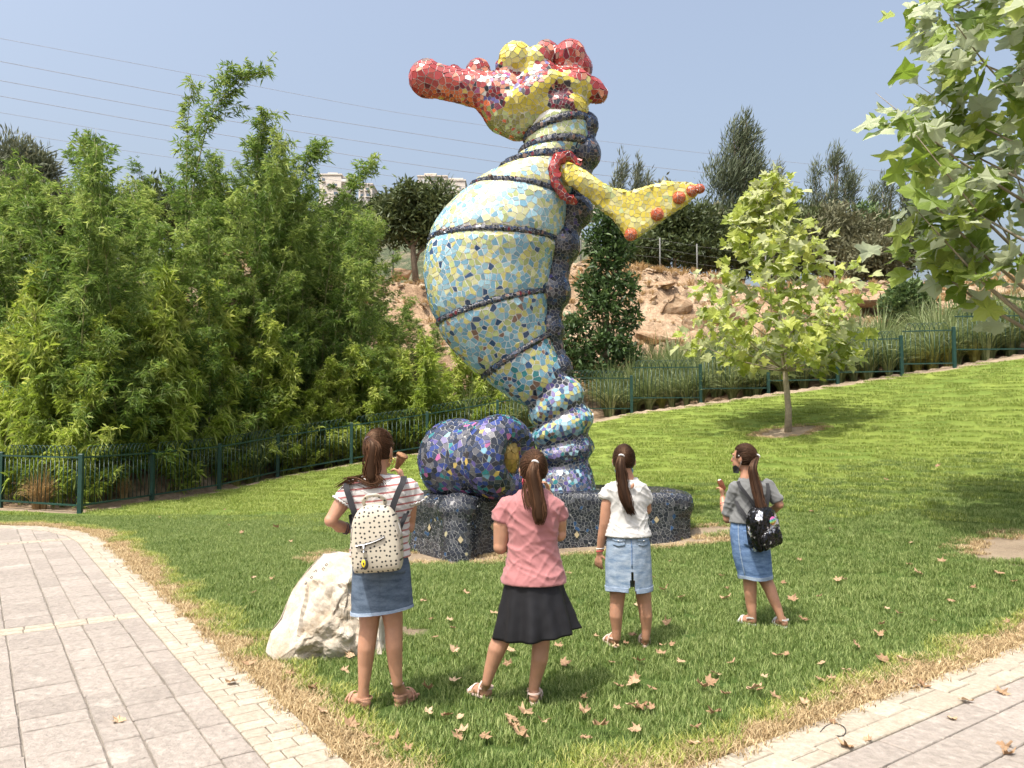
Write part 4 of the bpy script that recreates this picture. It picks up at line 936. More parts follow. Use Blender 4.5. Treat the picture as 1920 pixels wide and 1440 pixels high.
cane_plant([(480, 880), (478, 500), (480, 330), (486, 265), (498, 215)], 20.5, 305, 'tall bamboo plume right of the bent cane', 1.1, 52, .2)
cane_plant([(545, 880), (550, 520), (560, 360), (580, 300), (605, 278)], 21.5, 306, 'bamboo plume leaning right beside the white apartment block', 1.0, 48, .25)
at_plant(172, 18.5, 245, bamboo(302, 7.6, 42, M_bam, .2, 1.0, .3, .2), 7.6, .8, 0, (0, 0), 'slim upright bamboo plume near the left edge')
LY = 'short bright yellow green bamboo shoots low behind the left fence'; ys_ = []
for k in range(300):
    px = rb.uniform(-40, 930); Y = 13.0
    while Y < 26 and Y < yfence((px - 960) / FPX * Y): Y += .1
    Y += rb.uniform(.5, 1.7); x = (px - 960) / FPX * Y
    if any((x - a) ** 2 + (Y - b_) ** 2 < .5 ** 2 for a, b_ in ys_): continue
    if len(ys_) >= 46: break
    ys_.append((x, Y)); vi = rb.randrange(3); yt = rb.uniform(480, 640) if px < 500 else rb.uniform(590, 700); hgt = at(px, yt, Y).z - gzf(x, Y); s = max(.4, hgt / [3.3, 2.6, 4.2][vi])
    put_plant('young_bamboo', BY[vi], x, Y, (min(1.1, .8 * s ** .5), s), rb.uniform(0, 6.28), LY, 'young bamboo shoots', 'bamboo')

# ---- arching grasses
M_fgr = foliage('fountain_grass', (0.07, 0.10, 0.035), (0.20, 0.25, 0.10), (0.46, 0.48, 0.26), .25, .5)
M_fdry = foliage('dry_tuft', (0.24, 0.14, 0.06), (0.42, 0.28, 0.13), (0.60, 0.46, 0.26), .25, .6)
M_fyel = foliage('yellow_tuft', (0.16, 0.17, 0.04), (0.32, 0.32, 0.09), (0.52, 0.48, 0.18), .3, .5)
def grass_clump(seed, nb, H, spread, mat, w=.009, updry=.0):
    r = np.random.default_rng(seed); th = r.random(nb) * 6.283; el = r.random(nb) ** .7; L = H * (.6 + .55 * r.random(nb)); d = np.stack([np.cos(th), np.sin(th), 0 * th], 1)
    K = 6; f = np.linspace(0, 1, K); b0 = d * (.12 * r.random(nb))[:, None]; out = spread * (.15 + .85 * el) * (.6 + .6 * r.random(nb)); pts = []
    for q in f:
        z = L * (q * 1.15 - (.15 + .55 * el) * q ** 2.3); pts.append(b0 + d * (out * q ** 1.6)[:, None] + np.stack([0 * z, 0 * z, z], 1))
    pts = np.stack(pts, 1); s = np.stack([-np.sin(th), np.cos(th), 0 * th], 1); s = s + .6 * unit(r, nb); ww = w * (1.0 - f ** 2 * .92)
    Vb = np.stack([pts - s[:, None] * ww[None, :, None], pts + s[:, None] * ww[None, :, None]], 2).reshape(-1, 3); k = np.arange(nb)[:, None] * (2 * K)
    Q = np.concatenate([k + [2 * i, 2 * i + 1, 2 * i + 3, 2 * i + 2] for i in range(K - 1)], 1).reshape(-1, 4)
    me = mesh_py(Vb, Q, mat, False); face_attr(me, 'rnd', np.repeat(np.clip(.15 + .75 * r.random(nb), 0, 1), K - 1)); return me
GC = [grass_clump(400 + k, 330, h, sp, M_fgr, .015) for k, (h, sp) in enumerate([(1.9, 1.3), (1.6, 1.35), (2.2, 1.3)])]; GD = [grass_clump(420 + k, 380, .85, .42, M_fdry, .006) for k in range(2)]; GY = [grass_clump(430 + k, 320, .95, .6, M_fyel, .007) for k in range(2)]
def put_grass(nm, me, px, Y, sc, label, group):
    x = (px - 960) / FPX * Y; o = obj(nm, me, None, (x, Y, gzf(x, Y) - .03)); o.scale = (sc, sc, sc); o.rotation_euler = (0, 0, rb.uniform(0, 6.28)); return tag(o, label, 'grass clump', group)
for px in np.arange(1130, 1980, 34):
    for row in range(3):
        p_ = px + rb.uniform(-20, 20); x = (p_ - 960) / FPX * 22; Y = yfence(x) + .6 + row * .9 + rb.uniform(-.2, .3)
        put_grass('fountain_grass', rb.choice(GC), p_, Y, rb.uniform(.75, 1.05) * (1 if row else .82), 'arching green fountain grass clump behind the right fence', 'fountain grasses along the right fence')
for (px, Y) in ((520, 20.4), (575, 20.6), (640, 21.2), (600, 21.4), (480, 19.2), (365, 17.9), (330, 17.6), (905, 22.4), (960, 22.6), (880, 22.2), (990, 22.7)):
    put_grass('fountain_grass', rb.choice(GC), px, Y, rb.uniform(.7, .95), 'green arching grass clump under the bamboo', 'grasses under the bamboo')
for (px, Y, s, lab) in ((80, 14.75, 1.0, 'upright straw coloured dry grass tuft left of the fence corner post'), (236, 15.9, .62, 'low straw grass tuft right of the fence corner post'), (308, 17.2, .55, 'small dry grass tuft behind the second fence post')):
    put_grass('dry_grass_tuft', rb.choice(GD), px, Y, s, lab, 'dry tufts behind the left fence')
for (px, Y, s) in ((445, 18.7, .8), (470, 19.1, .7), (555, 20.3, .8), (1240, 22.7, .6), (1620, 21.3, .55), (1720, 21.0, .95), (1750, 20.9, .9), (1780, 20.8, 1.0), (1700, 21.2, .9), (1830, 20.7, .9)):
    put_grass('yellow_grass', rb.choice(GY), px, Y, s, 'yellow green grass tuft close behind the fence', 'yellow tufts behind the fence')

# ---- broad-leaved and needle trees of the bank
def crown_leaves(seed, blobs, n, L, W, mat, up=.3, wind=(0, 0, 0), shade=.0):
    r = np.random.default_rng(seed); vol = np.array([b_[3] * b_[4] * b_[5] for b_ in blobs]) ** .8; ix = r.choice(len(blobs), n, p=vol / vol.sum()); B = np.array(blobs)[ix]; nc = max(20, n // 26)
    cc = unit(r, nc) * (r.random(nc) ** .45)[:, None]; ci = r.integers(0, nc, n); d = cc[ci] + r.normal(0, .16, (n, 3)); P = B[:, :3] + d * B[:, 3:6]
    D = d * .6 + unit(r, n) * .8 + np.array(wind); D[:, 2] += up; Nn = unit(r, n); Nn[:, 2] += .6
    rnd = np.clip(.1 + .4 * r.random(n) + .4 * r.random(nc)[ci] + .1 * d[:, 2], 0, 1); return lance_leaves(P, D, Nn, L * (.6 + .8 * r.random(n)), np.full(n, W), rnd, mat, .15, .05)
def limbs(base, blobs, r0, mat, rnd_, n=None):
    mb = MB(); c = Vector(base); hi = max(blobs, key=lambda b_: b_[2]); top = Vector(hi[:3]); mb.tube([c, c.lerp(top, .35) + Vector((rnd_.uniform(-.1, .1), 0, 0)), c.lerp(top, .7), top], [r0, r0 * .75, r0 * .45, r0 * .12], 9)
    for b_ in blobs[:n]:
        q = Vector(b_[:3]); f = .25 + .5 * rnd_.random(); s = c.lerp(top, min(.9, f * max(.3, q.z / max(.1, top.z)))); m_ = s.lerp(q, .5) + Vector((0, 0, .1)); mb.tube([s, m_, q], [r0 * .35, r0 * .22, r0 * .08], 6)
    return mb.mesh(mat)
def tree(nm, label, px, ybase, Y, blobs_px, nleaf, L, W, mat, bark, r0, group=None, cat_='tree', up=.3, wind=(0, 0, 0), seed=1, z=None):
    """blobs_px: (px, py, rx_px, ry_px) of the crown's masses at depth Y"""
    x = (px - 960) / FPX * Y; z = gzf(x, Y) if z is None else z; o = Vector((x, Y, z)); k = Y / FPX; bl = []; rr = random.Random(seed)
    for (bx, by, rx, ry) in blobs_px:
        p = at(bx, by, Y) - o; bl.append((p.x, rr.uniform(-.25, .25) * rx * k, p.z, rx * k, rx * k * .9, ry * k))
    nleaf = int(nleaf * 1.7)
    t = empty(nm, o); obj('trunk', limbs((0, 0, -.2), bl, r0, bark, rr), t); obj('crown', crown_leaves(seed, bl, nleaf, L, W, mat, up, wind), t); return tag(t, label, cat_, group)
M_olive = foliage('olive_leaf', (0.03, 0.045, 0.018), (0.075, 0.10, 0.035), (0.17, 0.20, 0.09), .2, .5)
M_dkgr = foliage('dark_evergreen', (0.026, 0.052, 0.02), (0.075, 0.125, 0.042), (0.19, 0.25, 0.095), .22, .45)
M_pine = foliage('pine_needles', (0.04, 0.055, 0.03), (0.095, 0.12, 0.065), (0.20, 0.22, 0.14), .15, .7)
M_pine2 = foliage('cypress_needles', (0.06, 0.075, 0.045), (0.13, 0.15, 0.09), (0.26, 0.27, 0.18), .15, .7)
M_scrub = foliage('grey_scrub', (0.06, 0.065, 0.03), (0.14, 0.14, 0.075), (0.27, 0.26, 0.16), .15, .7)
tree('olive_tree', 'round dark green tree standing on the bank left of the statue', 780, 495, 33, [(780, 400, 55, 45), (740, 420, 45, 40), (820, 395, 45, 50), (770, 370, 45, 25), (725, 400, 30, 30), (800, 440, 45, 25), (840, 440, 30, 40)], 5200, .30, .10, M_olive, M_bark, .16, seed=2)
tree('evergreen_shrub', 'tall dark evergreen bush in front of the bank right of the statue', 1135, 730, 24.0, [(1140, 415, 30, 38), (1118, 452, 26, 28), (1165, 462, 26, 26), (1140, 490, 34, 34), (1112, 535, 30, 26), (1165, 540, 32, 28), (1128, 575, 36, 30), (1080, 610, 28, 24), (1178, 598, 22, 26), (1140, 640, 40, 30), (1085, 665, 36, 28), (1172, 668, 30, 24), (1120, 700, 50, 22), (1052, 640, 20, 18)], 4600, .21, .085, M_dkgr, M_bark, .09, cat_='bush', seed=3)
def plumes(cx, top, bot, w, n, seed, lean=0.0):
    r = random.Random(seed); out = []
    for k in range(n):
        f = (k + r.random()) / n; y = top + (bot - top) * f; hw = w * f ** .55; out.append((cx + lean * (1 - f) + r.uniform(-1, 1) * hw, y, 7 + 13 * f * r.uniform(.6, 1.2), 20 + 16 * r.random()))
    return out
LC = 'wind blown pine among the dark trees along the skyline'
W_ = (.45, 0, .55)
tree('pine_tree', 'tallest wind blown pine on the skyline right of the fin', 1385, 470, 40, plumes(1385, 225, 460, 70, 34, 1, 12) + [(1385, 330, 48, 55), (1350, 335, 36, 40), (1400, 265, 26, 38), (1378, 270, 28, 40), (1425, 350, 36, 40), (1380, 410, 80, 50)], 7200, .42, .05, M_pine, M_bark, .2, up=.7, wind=W_, seed=4)
for k, (px, top, w, lab) in enumerate([(1160, 288, 15, 'slim wind blown cypress just right of the statue neck'), (1190, 298, 13, 'second slim cypress right of the statue neck'), (1212, 320, 14, 'third and lowest slim cypress by the fin'), (1455, 308, 17, 'small pine tip right of the tallest pine')]):
    tree('cypress_tree', lab, px, 460, 42, plumes(px, top + 16, top + 150, w * 1.3, 12, k + 5, 4), 1500, .36, .045, M_pine2, M_bark, .1, up=.9, wind=(.4, 0, .5), seed=10 + k)
tree('pine_tree', 'open crowned pine on the skyline above the young plane tree', 1560, 500, 42, plumes(1560, 285, 460, 75, 26, 2, 2), 3600, .40, .045, M_pine, M_bark, .18, up=.8, wind=(.4, 0, .5), seed=20)
tree('pine_tree', 'lower pine behind the right plane tree', 1660, 520, 44, plumes(1670, 350, 480, 80, 28, 3, 0), 3800, .40, .05, M_pine, M_bark, .16, up=.7, wind=(.4, 0, .5), seed=21)
tree('scrub_tree', 'brownish green scrub tree under the skyline pines', 1570, 520, 38, [(1570, 440, 60, 55), (1620, 460, 60, 50), (1520, 460, 50, 45), (1660, 470, 50, 45), (1590, 490, 90, 30)], 5200, .34, .10, M_scrub, M_bark, .14, seed=22)
tree('scrub_tree', 'dark green tree behind the fin tip', 1270, 500, 37, [(1270, 430, 55, 45), (1230, 440, 40, 45), (1310, 420, 50, 45), (1210, 470, 50, 35), (1300, 470, 70, 30), (1260, 400, 40, 25)], 5600, .28, .10, M_olive, M_pbark, .10, seed=23)
tree('scrub_tree', 'dark shrubby tree behind the small plane tree', 1440, 500, 38, [(1430, 430, 70, 50), (1480, 440, 60, 55), (1390, 460, 60, 40), (1470, 490, 80, 30)], 4800, .30, .10, M_olive, M_bark, .12, seed=24)
for k, (px, y, w_, lab) in enumerate([(1200, 450, 40, 'dark rounded tree right of the statue behind the wire fence'), (1330, 440, 48, 'dark tree below the tallest pine'), (1390, 430, 55, 'broad dark tree behind the young plane tree top'), (1490, 430, 50, 'dark tree right of the young plane tree top'), (1545, 435, 50, 'dusky tree below the open crowned pine'), (1610, 440, 55, 'dusky tree left of the large plane tree'), (1670, 450, 50, 'dark tree beside the large plane tree'), (1240, 400, 36, 'tree filling the gap above the fin tip')]):
    tree('bank_tree', lab, px, 510, 39 + k % 3, [(px, y, w_, 50), (px - w_ * .5, y + 25, w_ * .7, 35), (px + w_ * .5, y + 22, w_ * .7, 38), (px, y + 45, w_ * 1.1, 25)], 3000, .34, .12, [M_olive, M_scrub, M_dkgr][k % 3], M_bark, .14, seed=80 + k)
tree('scrub_bush', 'grey olive bush on the bank below the right plane tree', 1640, 545, 32, [(1640, 480, 38, 35), (1665, 500, 30, 32), (1615, 505, 30, 25)], 2600, .24, .08, M_scrub, M_bark, .07, cat_='bush', seed=25)
tree('scrub_bush', 'dark green bush above the right end of the fence', 1700, 610, 26, [(1700, 555, 36, 30), (1675, 575, 25, 20), (1725, 570, 28, 25), (1700, 590, 35, 15)], 2600, .18, .09, M_dkgr, M_bark, .06, cat_='bush', seed=26)
tree('leafy_tree', 'grey green tree at the far left edge behind the bamboo', 30, 420, 34, [(20, 300, 45, 45), (60, 310, 40, 40), (85, 330, 25, 35), (0, 340, 60, 50), (60, 370, 60, 40)], 4600, .34, .07, M_pine2, M_bark, .16, up=.4, wind=(.3, 0, .3), seed=27)
tree('leafy_tree', 'green tree on the far side of the bank beyond the bamboo', 560, 480, 36, [(560, 420, 70, 50), (640, 440, 60, 50), (690, 430, 40, 40), (600, 470, 100, 30)], 5200, .30, .10, M_olive, M_bark, .14, seed=28)
tree('leafy_tree', 'dark green tree below the buildings behind the bamboo', 400, 480, 36, [(400, 400, 90, 60), (300, 410, 90, 60), (220, 420, 70, 50), (480, 410, 60, 50)], 6500, .34, .11, M_olive, M_bark, .16, seed=29)
tree('leafy_tree', 'dark green tree at the left behind the bamboo', 130, 480, 36, [(130, 420, 80, 60), (60, 430, 70, 50), (190, 420, 60, 50)], 5200, .34, .11, M_olive, M_bark, .16, seed=30)
for k, (px, y, r, lab) in enumerate([(848, 388, 26, 'round dark tree in front of the cream apartment block'), (720, 385, 24, 'small round tree below the tan apartment block'), (770, 372, 20, 'round tree left of the cream apartment block'), (655, 392, 30, 'tree below the white apartment block'), (900, 380, 30, 'far tree at the statue shoulder')]):
    x = (px - 960) / FPX * 238
    tree('far_tree', lab, px, y + 30, 238, [(px, y, r, r * .8), (px - r * .5, y + 8, r * .7, r * .6), (px + r * .5, y + 8, r * .7, r * .6)], 1500, 1.3, .7, M_olive, M_bark, .4, 'far trees on the hill', seed=50 + k, z=at(px, y + 34, 238).z)

# ---- bank rocks and wire fence
M_rock = lime_mat('ochre_rock', (.24, .15, .085), (.35, .245, .155), (.45, .35, .245))
rk = random.Random(4)
def rock(px, py, Y, w, h, label, seed):
    p = at(px, py, Y); z0 = p.z; pts = [(rk.uniform(-1, 1) * w / 2, rk.uniform(-1, 1) * w * .35, rk.uniform(-.5, .5) * h) for _ in range(16)]
    o = obj('bank_rock', rock_mesh(pts, 3, .06 * w, 1.6 / w, M_rock, seed), None, (p.x, Y, z0)); return tag(o, label, 'rock', 'rocks of the bank')
for k, (px, py, w, h, lab) in enumerate([(1260, 580, 2.6, 1.7, 'large undercut ochre rock left of the young plane tree'), (1230, 635, 2.6, 1.0, 'pale flat rock slab above the fountain grass'), (1300, 610, 1.4, 1.0, 'small rock beside the undercut ledge'), (1215, 560, 1.2, .6, 'weathered rock lump by the evergreen bush'), (1360, 600, 2.0, 1.0, 'rock half hidden behind the young plane tree'),
                                     (1240, 535, 2.0, .45, 'thin pale ledge high on the bank'), (1620, 570, 2.4, 1.2, 'broad pale rock right of the young plane tree'), (1690, 545, 1.4, .4, 'thin ledge right of the broad pale rock'), (1790, 590, 2.2, .8, 'ochre rock under the right plane tree'), (1480, 590, 2.2, 1.0, 'rock behind the crown of the young plane tree'), (1070, 535, 1.0, .6, 'pale rock right of the statue back'), (755, 515, 1.2, .6, 'pale rock left of the statue'), (720, 545, 1.1, .6, 'rock at the bamboo edge left of the statue'), (1560, 570, 1.6, .9, 'rock between young plane tree and pale rock'), (1860, 600, 1.8, .5, 'flat rock above the fence end')]):
    # find the bank surface along this sight line
    Y = 22.0
    while Y < 45 and at(px, py, Y).z > gzf(at(px, py, Y).x, Y): Y += .15
    rock(px, py, Y + .35, w * Y / 40, h * Y / 40, lab, k * 3.1)
M_peb = simple('bank_pebble', (.36, .27, .18), .95, .35, 3); cP = bpy.data.collections.new('pebbles')
for k in range(4):
    rr_ = random.Random(70 + k); cP.objects.link(bpy.data.objects.new('pebble', rock_mesh([(rr_.uniform(-.12, .12), rr_.uniform(-.12, .12), rr_.uniform(-.07, .08)) for _ in range(12)], 1, .02, 6, M_peb, k)))
for k in range(3): cP.objects.link(bpy.data.objects.new('dry_tuft', grass_clump(440 + k, 60, .32, .2, M_fdry, .007)))
gx = rng.uniform(-10, 24, 9000); gy = rng.uniform(22, 37, 9000); dd = gy - np.interp(gx, FX, FY); kk = (dd > 2.2) & (np.abs(gx) < gy * .7); gx, gy = gx[kk], gy[kk]
instancer('bank_rubble', np.c_[gx, gy, zground(gx, gy) + .0], .35 + 1.1 * rng.random(len(gx)) ** 2, cP, 'loose stones and dry weeds strewn over the bank')
M_wire = simple('galvanised_wire', (.13, .13, .12), .7, .2, 5)
wf = empty('wire_fence', at(700, 490, 35)); wf.location.z = gzf(wf.location.x, 35); tag(wf, 'thin wire fence on grey posts along the top of the bank', 'fence'); wo = wf.location.copy()
wp = []
for px in (640, 735, 860, 980, 1090, 1240, 1310, 1440, 1570, 1700, 1840):
    x = (px - 960) / FPX * 34.5; p = Vector((x, 34.5, gzf(x, 34.5))); wp.append(p); MB().tube([p - wo + Vector((0, 0, -.3)), p - wo + Vector((0, 0, 1.9))], .035, 6).build('post', M_wire, wf)
for h in (.2, .6, 1.0, 1.4, 1.8): MB().tube([p - wo + Vector((0, 0, h)) for p in wp], .005, 4).build('wire', M_wire, wf)

# ---- plane trees with real lobed leaves
def plane_leaf(seed, mat, curl=.25, dry=False):
    r = random.Random(seed); half = [(0, 0), (.20, -.10), (.34, -.02), (.52, -.03), (.46, .14), (.44, .24), (.58, .33), (.70, .52), (.50, .50), (.34, .50), (.28, .62), (.30, .74), (.14, .82), (0, 1.06)]
    half = [(x * r.uniform(.9, 1.1), y * r.uniform(.95, 1.05)) for x, y in half]; out = half + [(-x * r.uniform(.92, 1.08), y) for x, y in half[-2:0:-1]]
    V_ = [(0, .38, 0)] + [(x, y, 0) for x, y in out]; ph = r.random() * 6; cu = curl * r.uniform(.5, 1.5)
    W3 = []
    for (x, y, _) in V_:
        z = -cu * (y - .3) ** 2 * (1 if not dry else -1.0) + (.30 * abs(x) if not dry else .55 * x * x * r.uniform(.8, 1.2)) + .07 * math.sin(7 * x + ph) + .05 * math.sin(9 * y + ph * 2) + (r.uniform(-.06, .06) if dry else 0); W3.append((x, y, z))
    n = len(out); F_ = [(0, 1 + i, 1 + (i + 1) % n) for i in range(n)]
    b = len(W3); W3 += [(.012, 0, 0), (-.012, 0, 0), (0, -.38, -.10)]; F_.append((b, b + 1, b + 2))
    me = mesh_py(W3, F_, mat, False); face_attr(me, 'rnd', [r.uniform(.2, .8)] * len(F_)); return me
M_pl = foliage('plane_leaf', (0.15, 0.20, 0.03), (0.33, 0.39, 0.075), (0.56, 0.56, 0.17), .45, .45, back=(0.54, 0.56, 0.33))
M_plr = foliage('plane_leaf_large', (0.10, 0.16, 0.03), (0.24, 0.32, 0.065), (0.46, 0.49, 0.13), .48, .42, back=(0.46, 0.50, 0.35))
def plane_tree(nm, label, base, cone, nleaf, leaf, mat, r0, seed, fork, keep=300, nbranch=30):
    """cone: list of (height above base, crown radius)"""
    rr = random.Random(seed); r = np.random.default_rng(seed); t = empty(nm, base); hs = [c[0] for c in cone]; rs_ = [c[1] for c in cone]; tr = MB(); top = hs[-1]
    lean = [Vector((rr.uniform(-.03, .03), rr.uniform(-.03, .03), 0)) for _ in range(3)]; ax = [Vector((0, 0, -.1)), Vector((.02, 0, .5)), Vector((-.04, .02, fork)), Vector((-.16, 0, fork + (top - fork) * .35)), Vector((-.30, .05, fork + (top - fork) * .7)), Vector((-.38, .0, top - .15))]
    tr.tube(ax, [r0 * 1.25, r0, r0 * .85, r0 * .5, r0 * .28, r0 * .08], 10); obj('trunk', tr.mesh(M_pbark), t)
    crown = obj('crown', None or MB().tube([ax[2], ax[2] + Vector((.02, 0, .05))], r0 * .3, 5).mesh(M_pbark), t); br = MB(); lv = []
    tips = []
    for k in range(nbranch):
        f = (k + rr.random()) / nbranch; h = hs[0] + .15 + (top - hs[0] - .2) * f ** 1.15; R = float(np.interp(h, hs, rs_)); a = k * 2.4 + rr.uniform(-.4, .4); s = Vector((np.interp(h * .82, [q.z for q in ax], [q.x for q in ax]), 0, max(fork * .98, h - R * .75 - .05)))
        s.x = float(np.interp(s.z, [q.z for q in ax], [q.x for q in ax])); e = Vector((ax[4].x * (.7 + .5 * f) + math.cos(a) * R * rr.uniform(.8, 1.02), math.sin(a) * R * rr.uniform(.8, 1.02), h + R * .12)); m_ = s.lerp(e, .5) + Vector((0, 0, -.06 * R)); rad = r0 * (.32 - .2 * f); br.tube([s, m_, e], [rad, rad * .6, rad * .15], 6); tips.append((s, m_, e))
    obj('branches', br.mesh(M_pbark), crown)
    for k in range(nleaf):
        s, m_, e = rr.choice(tips); u = rr.uniform(.25, 1.03) ** .8; p = (s * (1 - u) * (1 - u) + m_ * 2 * u * (1 - u) + e * u * u) + Vector((rr.gauss(0, .16), rr.gauss(0, .16), rr.gauss(0.02, .15)))
        d = Vector((p.x, p.y, 0)).normalized() * .55 + Vector((rr.gauss(.15, .5), rr.gauss(0, .5), rr.gauss(-.35, .45))); nn = Vector((rr.gauss(-.15, .55), rr.gauss(-.3, .5), rr.gauss(.8, .45)))
        if math.hypot(p.x - ax[4].x * .5, p.y) > float(np.interp(p.z, hs, rs_)) * 1.12 + .1 or p.z > top + .1: continue
        lv.append((p, d.normalized(), nn.normalized(), leaf * rr.uniform(.55, 1.1)))
    def mtx(p, d, nn, s):
        x = d.cross(nn).normalized(); z = x.cross(d).normalized(); return Matrix(((x.x * s, d.x * s, z.x * s, p.x), (x.y * s, d.y * s, z.y * s, p.y), (x.z * s, d.z * s, z.z * s, p.z), (0, 0, 0, 1)))
    metas = [plane_leaf(seed * 10 + k, mat) for k in range(7)]; co = [np.c_[coords(m_), np.ones(len(m_.vertices))] for m_ in metas]; fc = [[tuple(p_.vertices) for p_ in m_.polygons] for m_ in metas]
    campos = Vector((0, 0, CAM_H)); score = []
    for i, (p, d, nn, s) in enumerate(lv):
        w_ = p + Vector(base); vd = (campos - w_); inv = abs(w_.x) < w_.y * .67; score.append((s * s * (.15 + abs(nn.dot(vd.normalized()))) / vd.length ** 2 * (1 if inv else .01) * (1.5 if p.y < 0 else 1), i))
    solo_ = {i for _, i in sorted(score, reverse=True)[:keep]}; Vs = []; Fs = []; rv = []
    for i, l in enumerate(lv):
        k = i % 7; M4 = mtx(*l)
        if i in solo_: o = obj('leaf', metas[k], crown); o.matrix_local = M4
        else:
            b = len(Vs); Vs += (co[k] @ np.array(M4).T)[:, :3].tolist(); Fs += [tuple(q + b for q in f) for f in fc[k]]; rv += [rr.uniform(.1, .9)] * len(fc[k])
    if Vs: me = mesh_py(np.array(Vs), np.array(Fs), mat, False); face_attr(me, 'rnd', rv); tag(obj('inner_leaves', me, crown), kind='stuff')
    return tag(t, label, 'tree')
plane_tree('plane_tree', 'young plane tree with thin pale trunk on the lawn slope', (6.02, 16.9, gzf(6.02, 16.9)), [(1.3, 1.3), (1.75, 2.15), (2.4, 2.15), (3.0, 1.8), (3.8, 1.3), (4.6, .9), (5.3, .55), (5.75, .15)], 1200, .26, M_pl, .07, 5, 1.35, 300, 38)
plane_tree('plane_tree', 'large leaved plane tree reaching in from the right edge', (6.0, 8.45, gzf(6.0, 8.45)), [(2.95, .8), (3.3, 1.5), (3.8, 1.9), (4.5, 1.75), (5.3, 1.4), (6.2, 1.2), (7.2, .4)], 1080, .29, M_plr, .085, 6, 2.2, 300, 36)

# ---- fallen leaves
M_fall = foliage('fallen_leaf', (0.20, 0.11, 0.055), (0.38, 0.25, 0.145), (0.55, 0.40, 0.26), .15, .7)
FL = [plane_leaf(900 + k, M_fall, .6, True) for k in range(8)]; rl = random.Random(12); placed = 0
def put_leaf(x, y, s, z, label, group):
    o = obj('fallen_leaf', rl.choice(FL), None, (x, y, z)); o.rotation_euler = (rl.uniform(-.45, .45), rl.uniform(-.45, .45), rl.uniform(0, 6.28)); o.scale = (s, s * rl.uniform(.8, 1.2), s * rl.uniform(.6, 1.5)); return tag(o, label, 'leaf', group)
lf_px = [(466, 1255), (230, 1355), (432, 1284), (805, 1308), (800, 1352), (865, 1400), (903, 1398), (955, 1260), (960, 1362), (965, 1385), (1018, 1372), (1090, 1325), (1115, 1205), (1150, 1255), (1160, 1300), (1190, 1290), (1205, 1345), (1225, 1305), (1200, 1385), (1257, 1222), (1275, 1130), (1245, 1115), (1300, 1375), (1305, 1405), (1335, 1275), (1345, 1350), (1375, 1255), (1430, 1285), (1420, 1310), (1505, 1170), (1497, 1058), (1465, 1100), (1580, 1095), (1650, 1182), (1665, 1150), (1685, 1160), (1700, 1065), (1765, 1062), (1710, 1025), (1900, 1100), (1880, 1085), (1820, 1110), (1545, 1255), (1540, 1285), (1580, 1265), (1610, 1225), (1665, 1250), (1755, 1175), (1690, 1245), (1560, 1360), (1735, 1290), (1780, 1355), (1815, 1320), (850, 1188), (870, 1120), (790, 1135), (600, 1085), (478, 1090), (480, 1118), (510, 1095), (520, 995), (300, 975), (430, 990), (450, 1005), (395, 935), (420, 960), (545, 1020), (1255, 1060), (1360, 1130), (1245, 1180), (1160, 1225), (1180, 1340), (1240, 1240), (640, 1270), (660, 1240), (700, 1410), (690, 1395), (655, 1375), (610, 1345), (760, 1420), (735, 1400), (580, 1300), (540, 1275), (1455, 1320), (1480, 1240), (1515, 1330), (1600, 1310), (1640, 1290), (1700, 1290), (1800, 1240), (1850, 1200), (1890, 1175), (1525, 965), (1560, 1000), (1660, 905), (1755, 880)]
for k in range(60):
    lf_px.append((rl.uniform(800, 1900), rl.uniform(1080, 1420)))
for (px, py) in lf_px:
    Y = 3.0
    while Y < 30 and at(px, py, Y).z > gzf(at(px, py, Y).x, Y): Y += .03
    p = at(px, py, Y); dep = lawn_depth(np.array([[p.x, p.y]]))[0]; zz = float(lawnz(p.x, p.y)); s = rl.uniform(.035, .08)
    if dep < 0: put_leaf(p.x, p.y, s, zz + .012, 'dry brown plane leaf lying on the stone paving', 'fallen leaves on the paving')
    elif dep < .4: put_leaf(p.x, p.y, s, zz + .03, 'dry brown plane leaf on the dead grass strip', 'fallen leaves on the dead strip')
    else: put_leaf(p.x, p.y, s, zz + .045, 'dry tan plane leaf scattered on the green lawn', 'fallen leaves on the lawn')

# ---- a loop of black wire dropped on the border stones
wp_ = [(1538, 1373), (1548, 1362), (1562, 1357), (1578, 1360), (1586, 1370), (1580, 1380), (1566, 1379)]; pts = []
for (px, py) in wp_:
    Y = 3.0
    while Y < 12 and at(px, py, Y).z > .016: Y += .01
    pts.append(at(px, py, Y))
tag(MB().tube([Vector(cat([np.array(p) for p in pts], t)) for t in np.linspace(0, len(pts) - 1, 40)], .003, 5).build('wire_scrap', simple('black_wire', (.02, .02, .02), .5)), 'thin curl of black wire lying on the right border stones', 'wire')
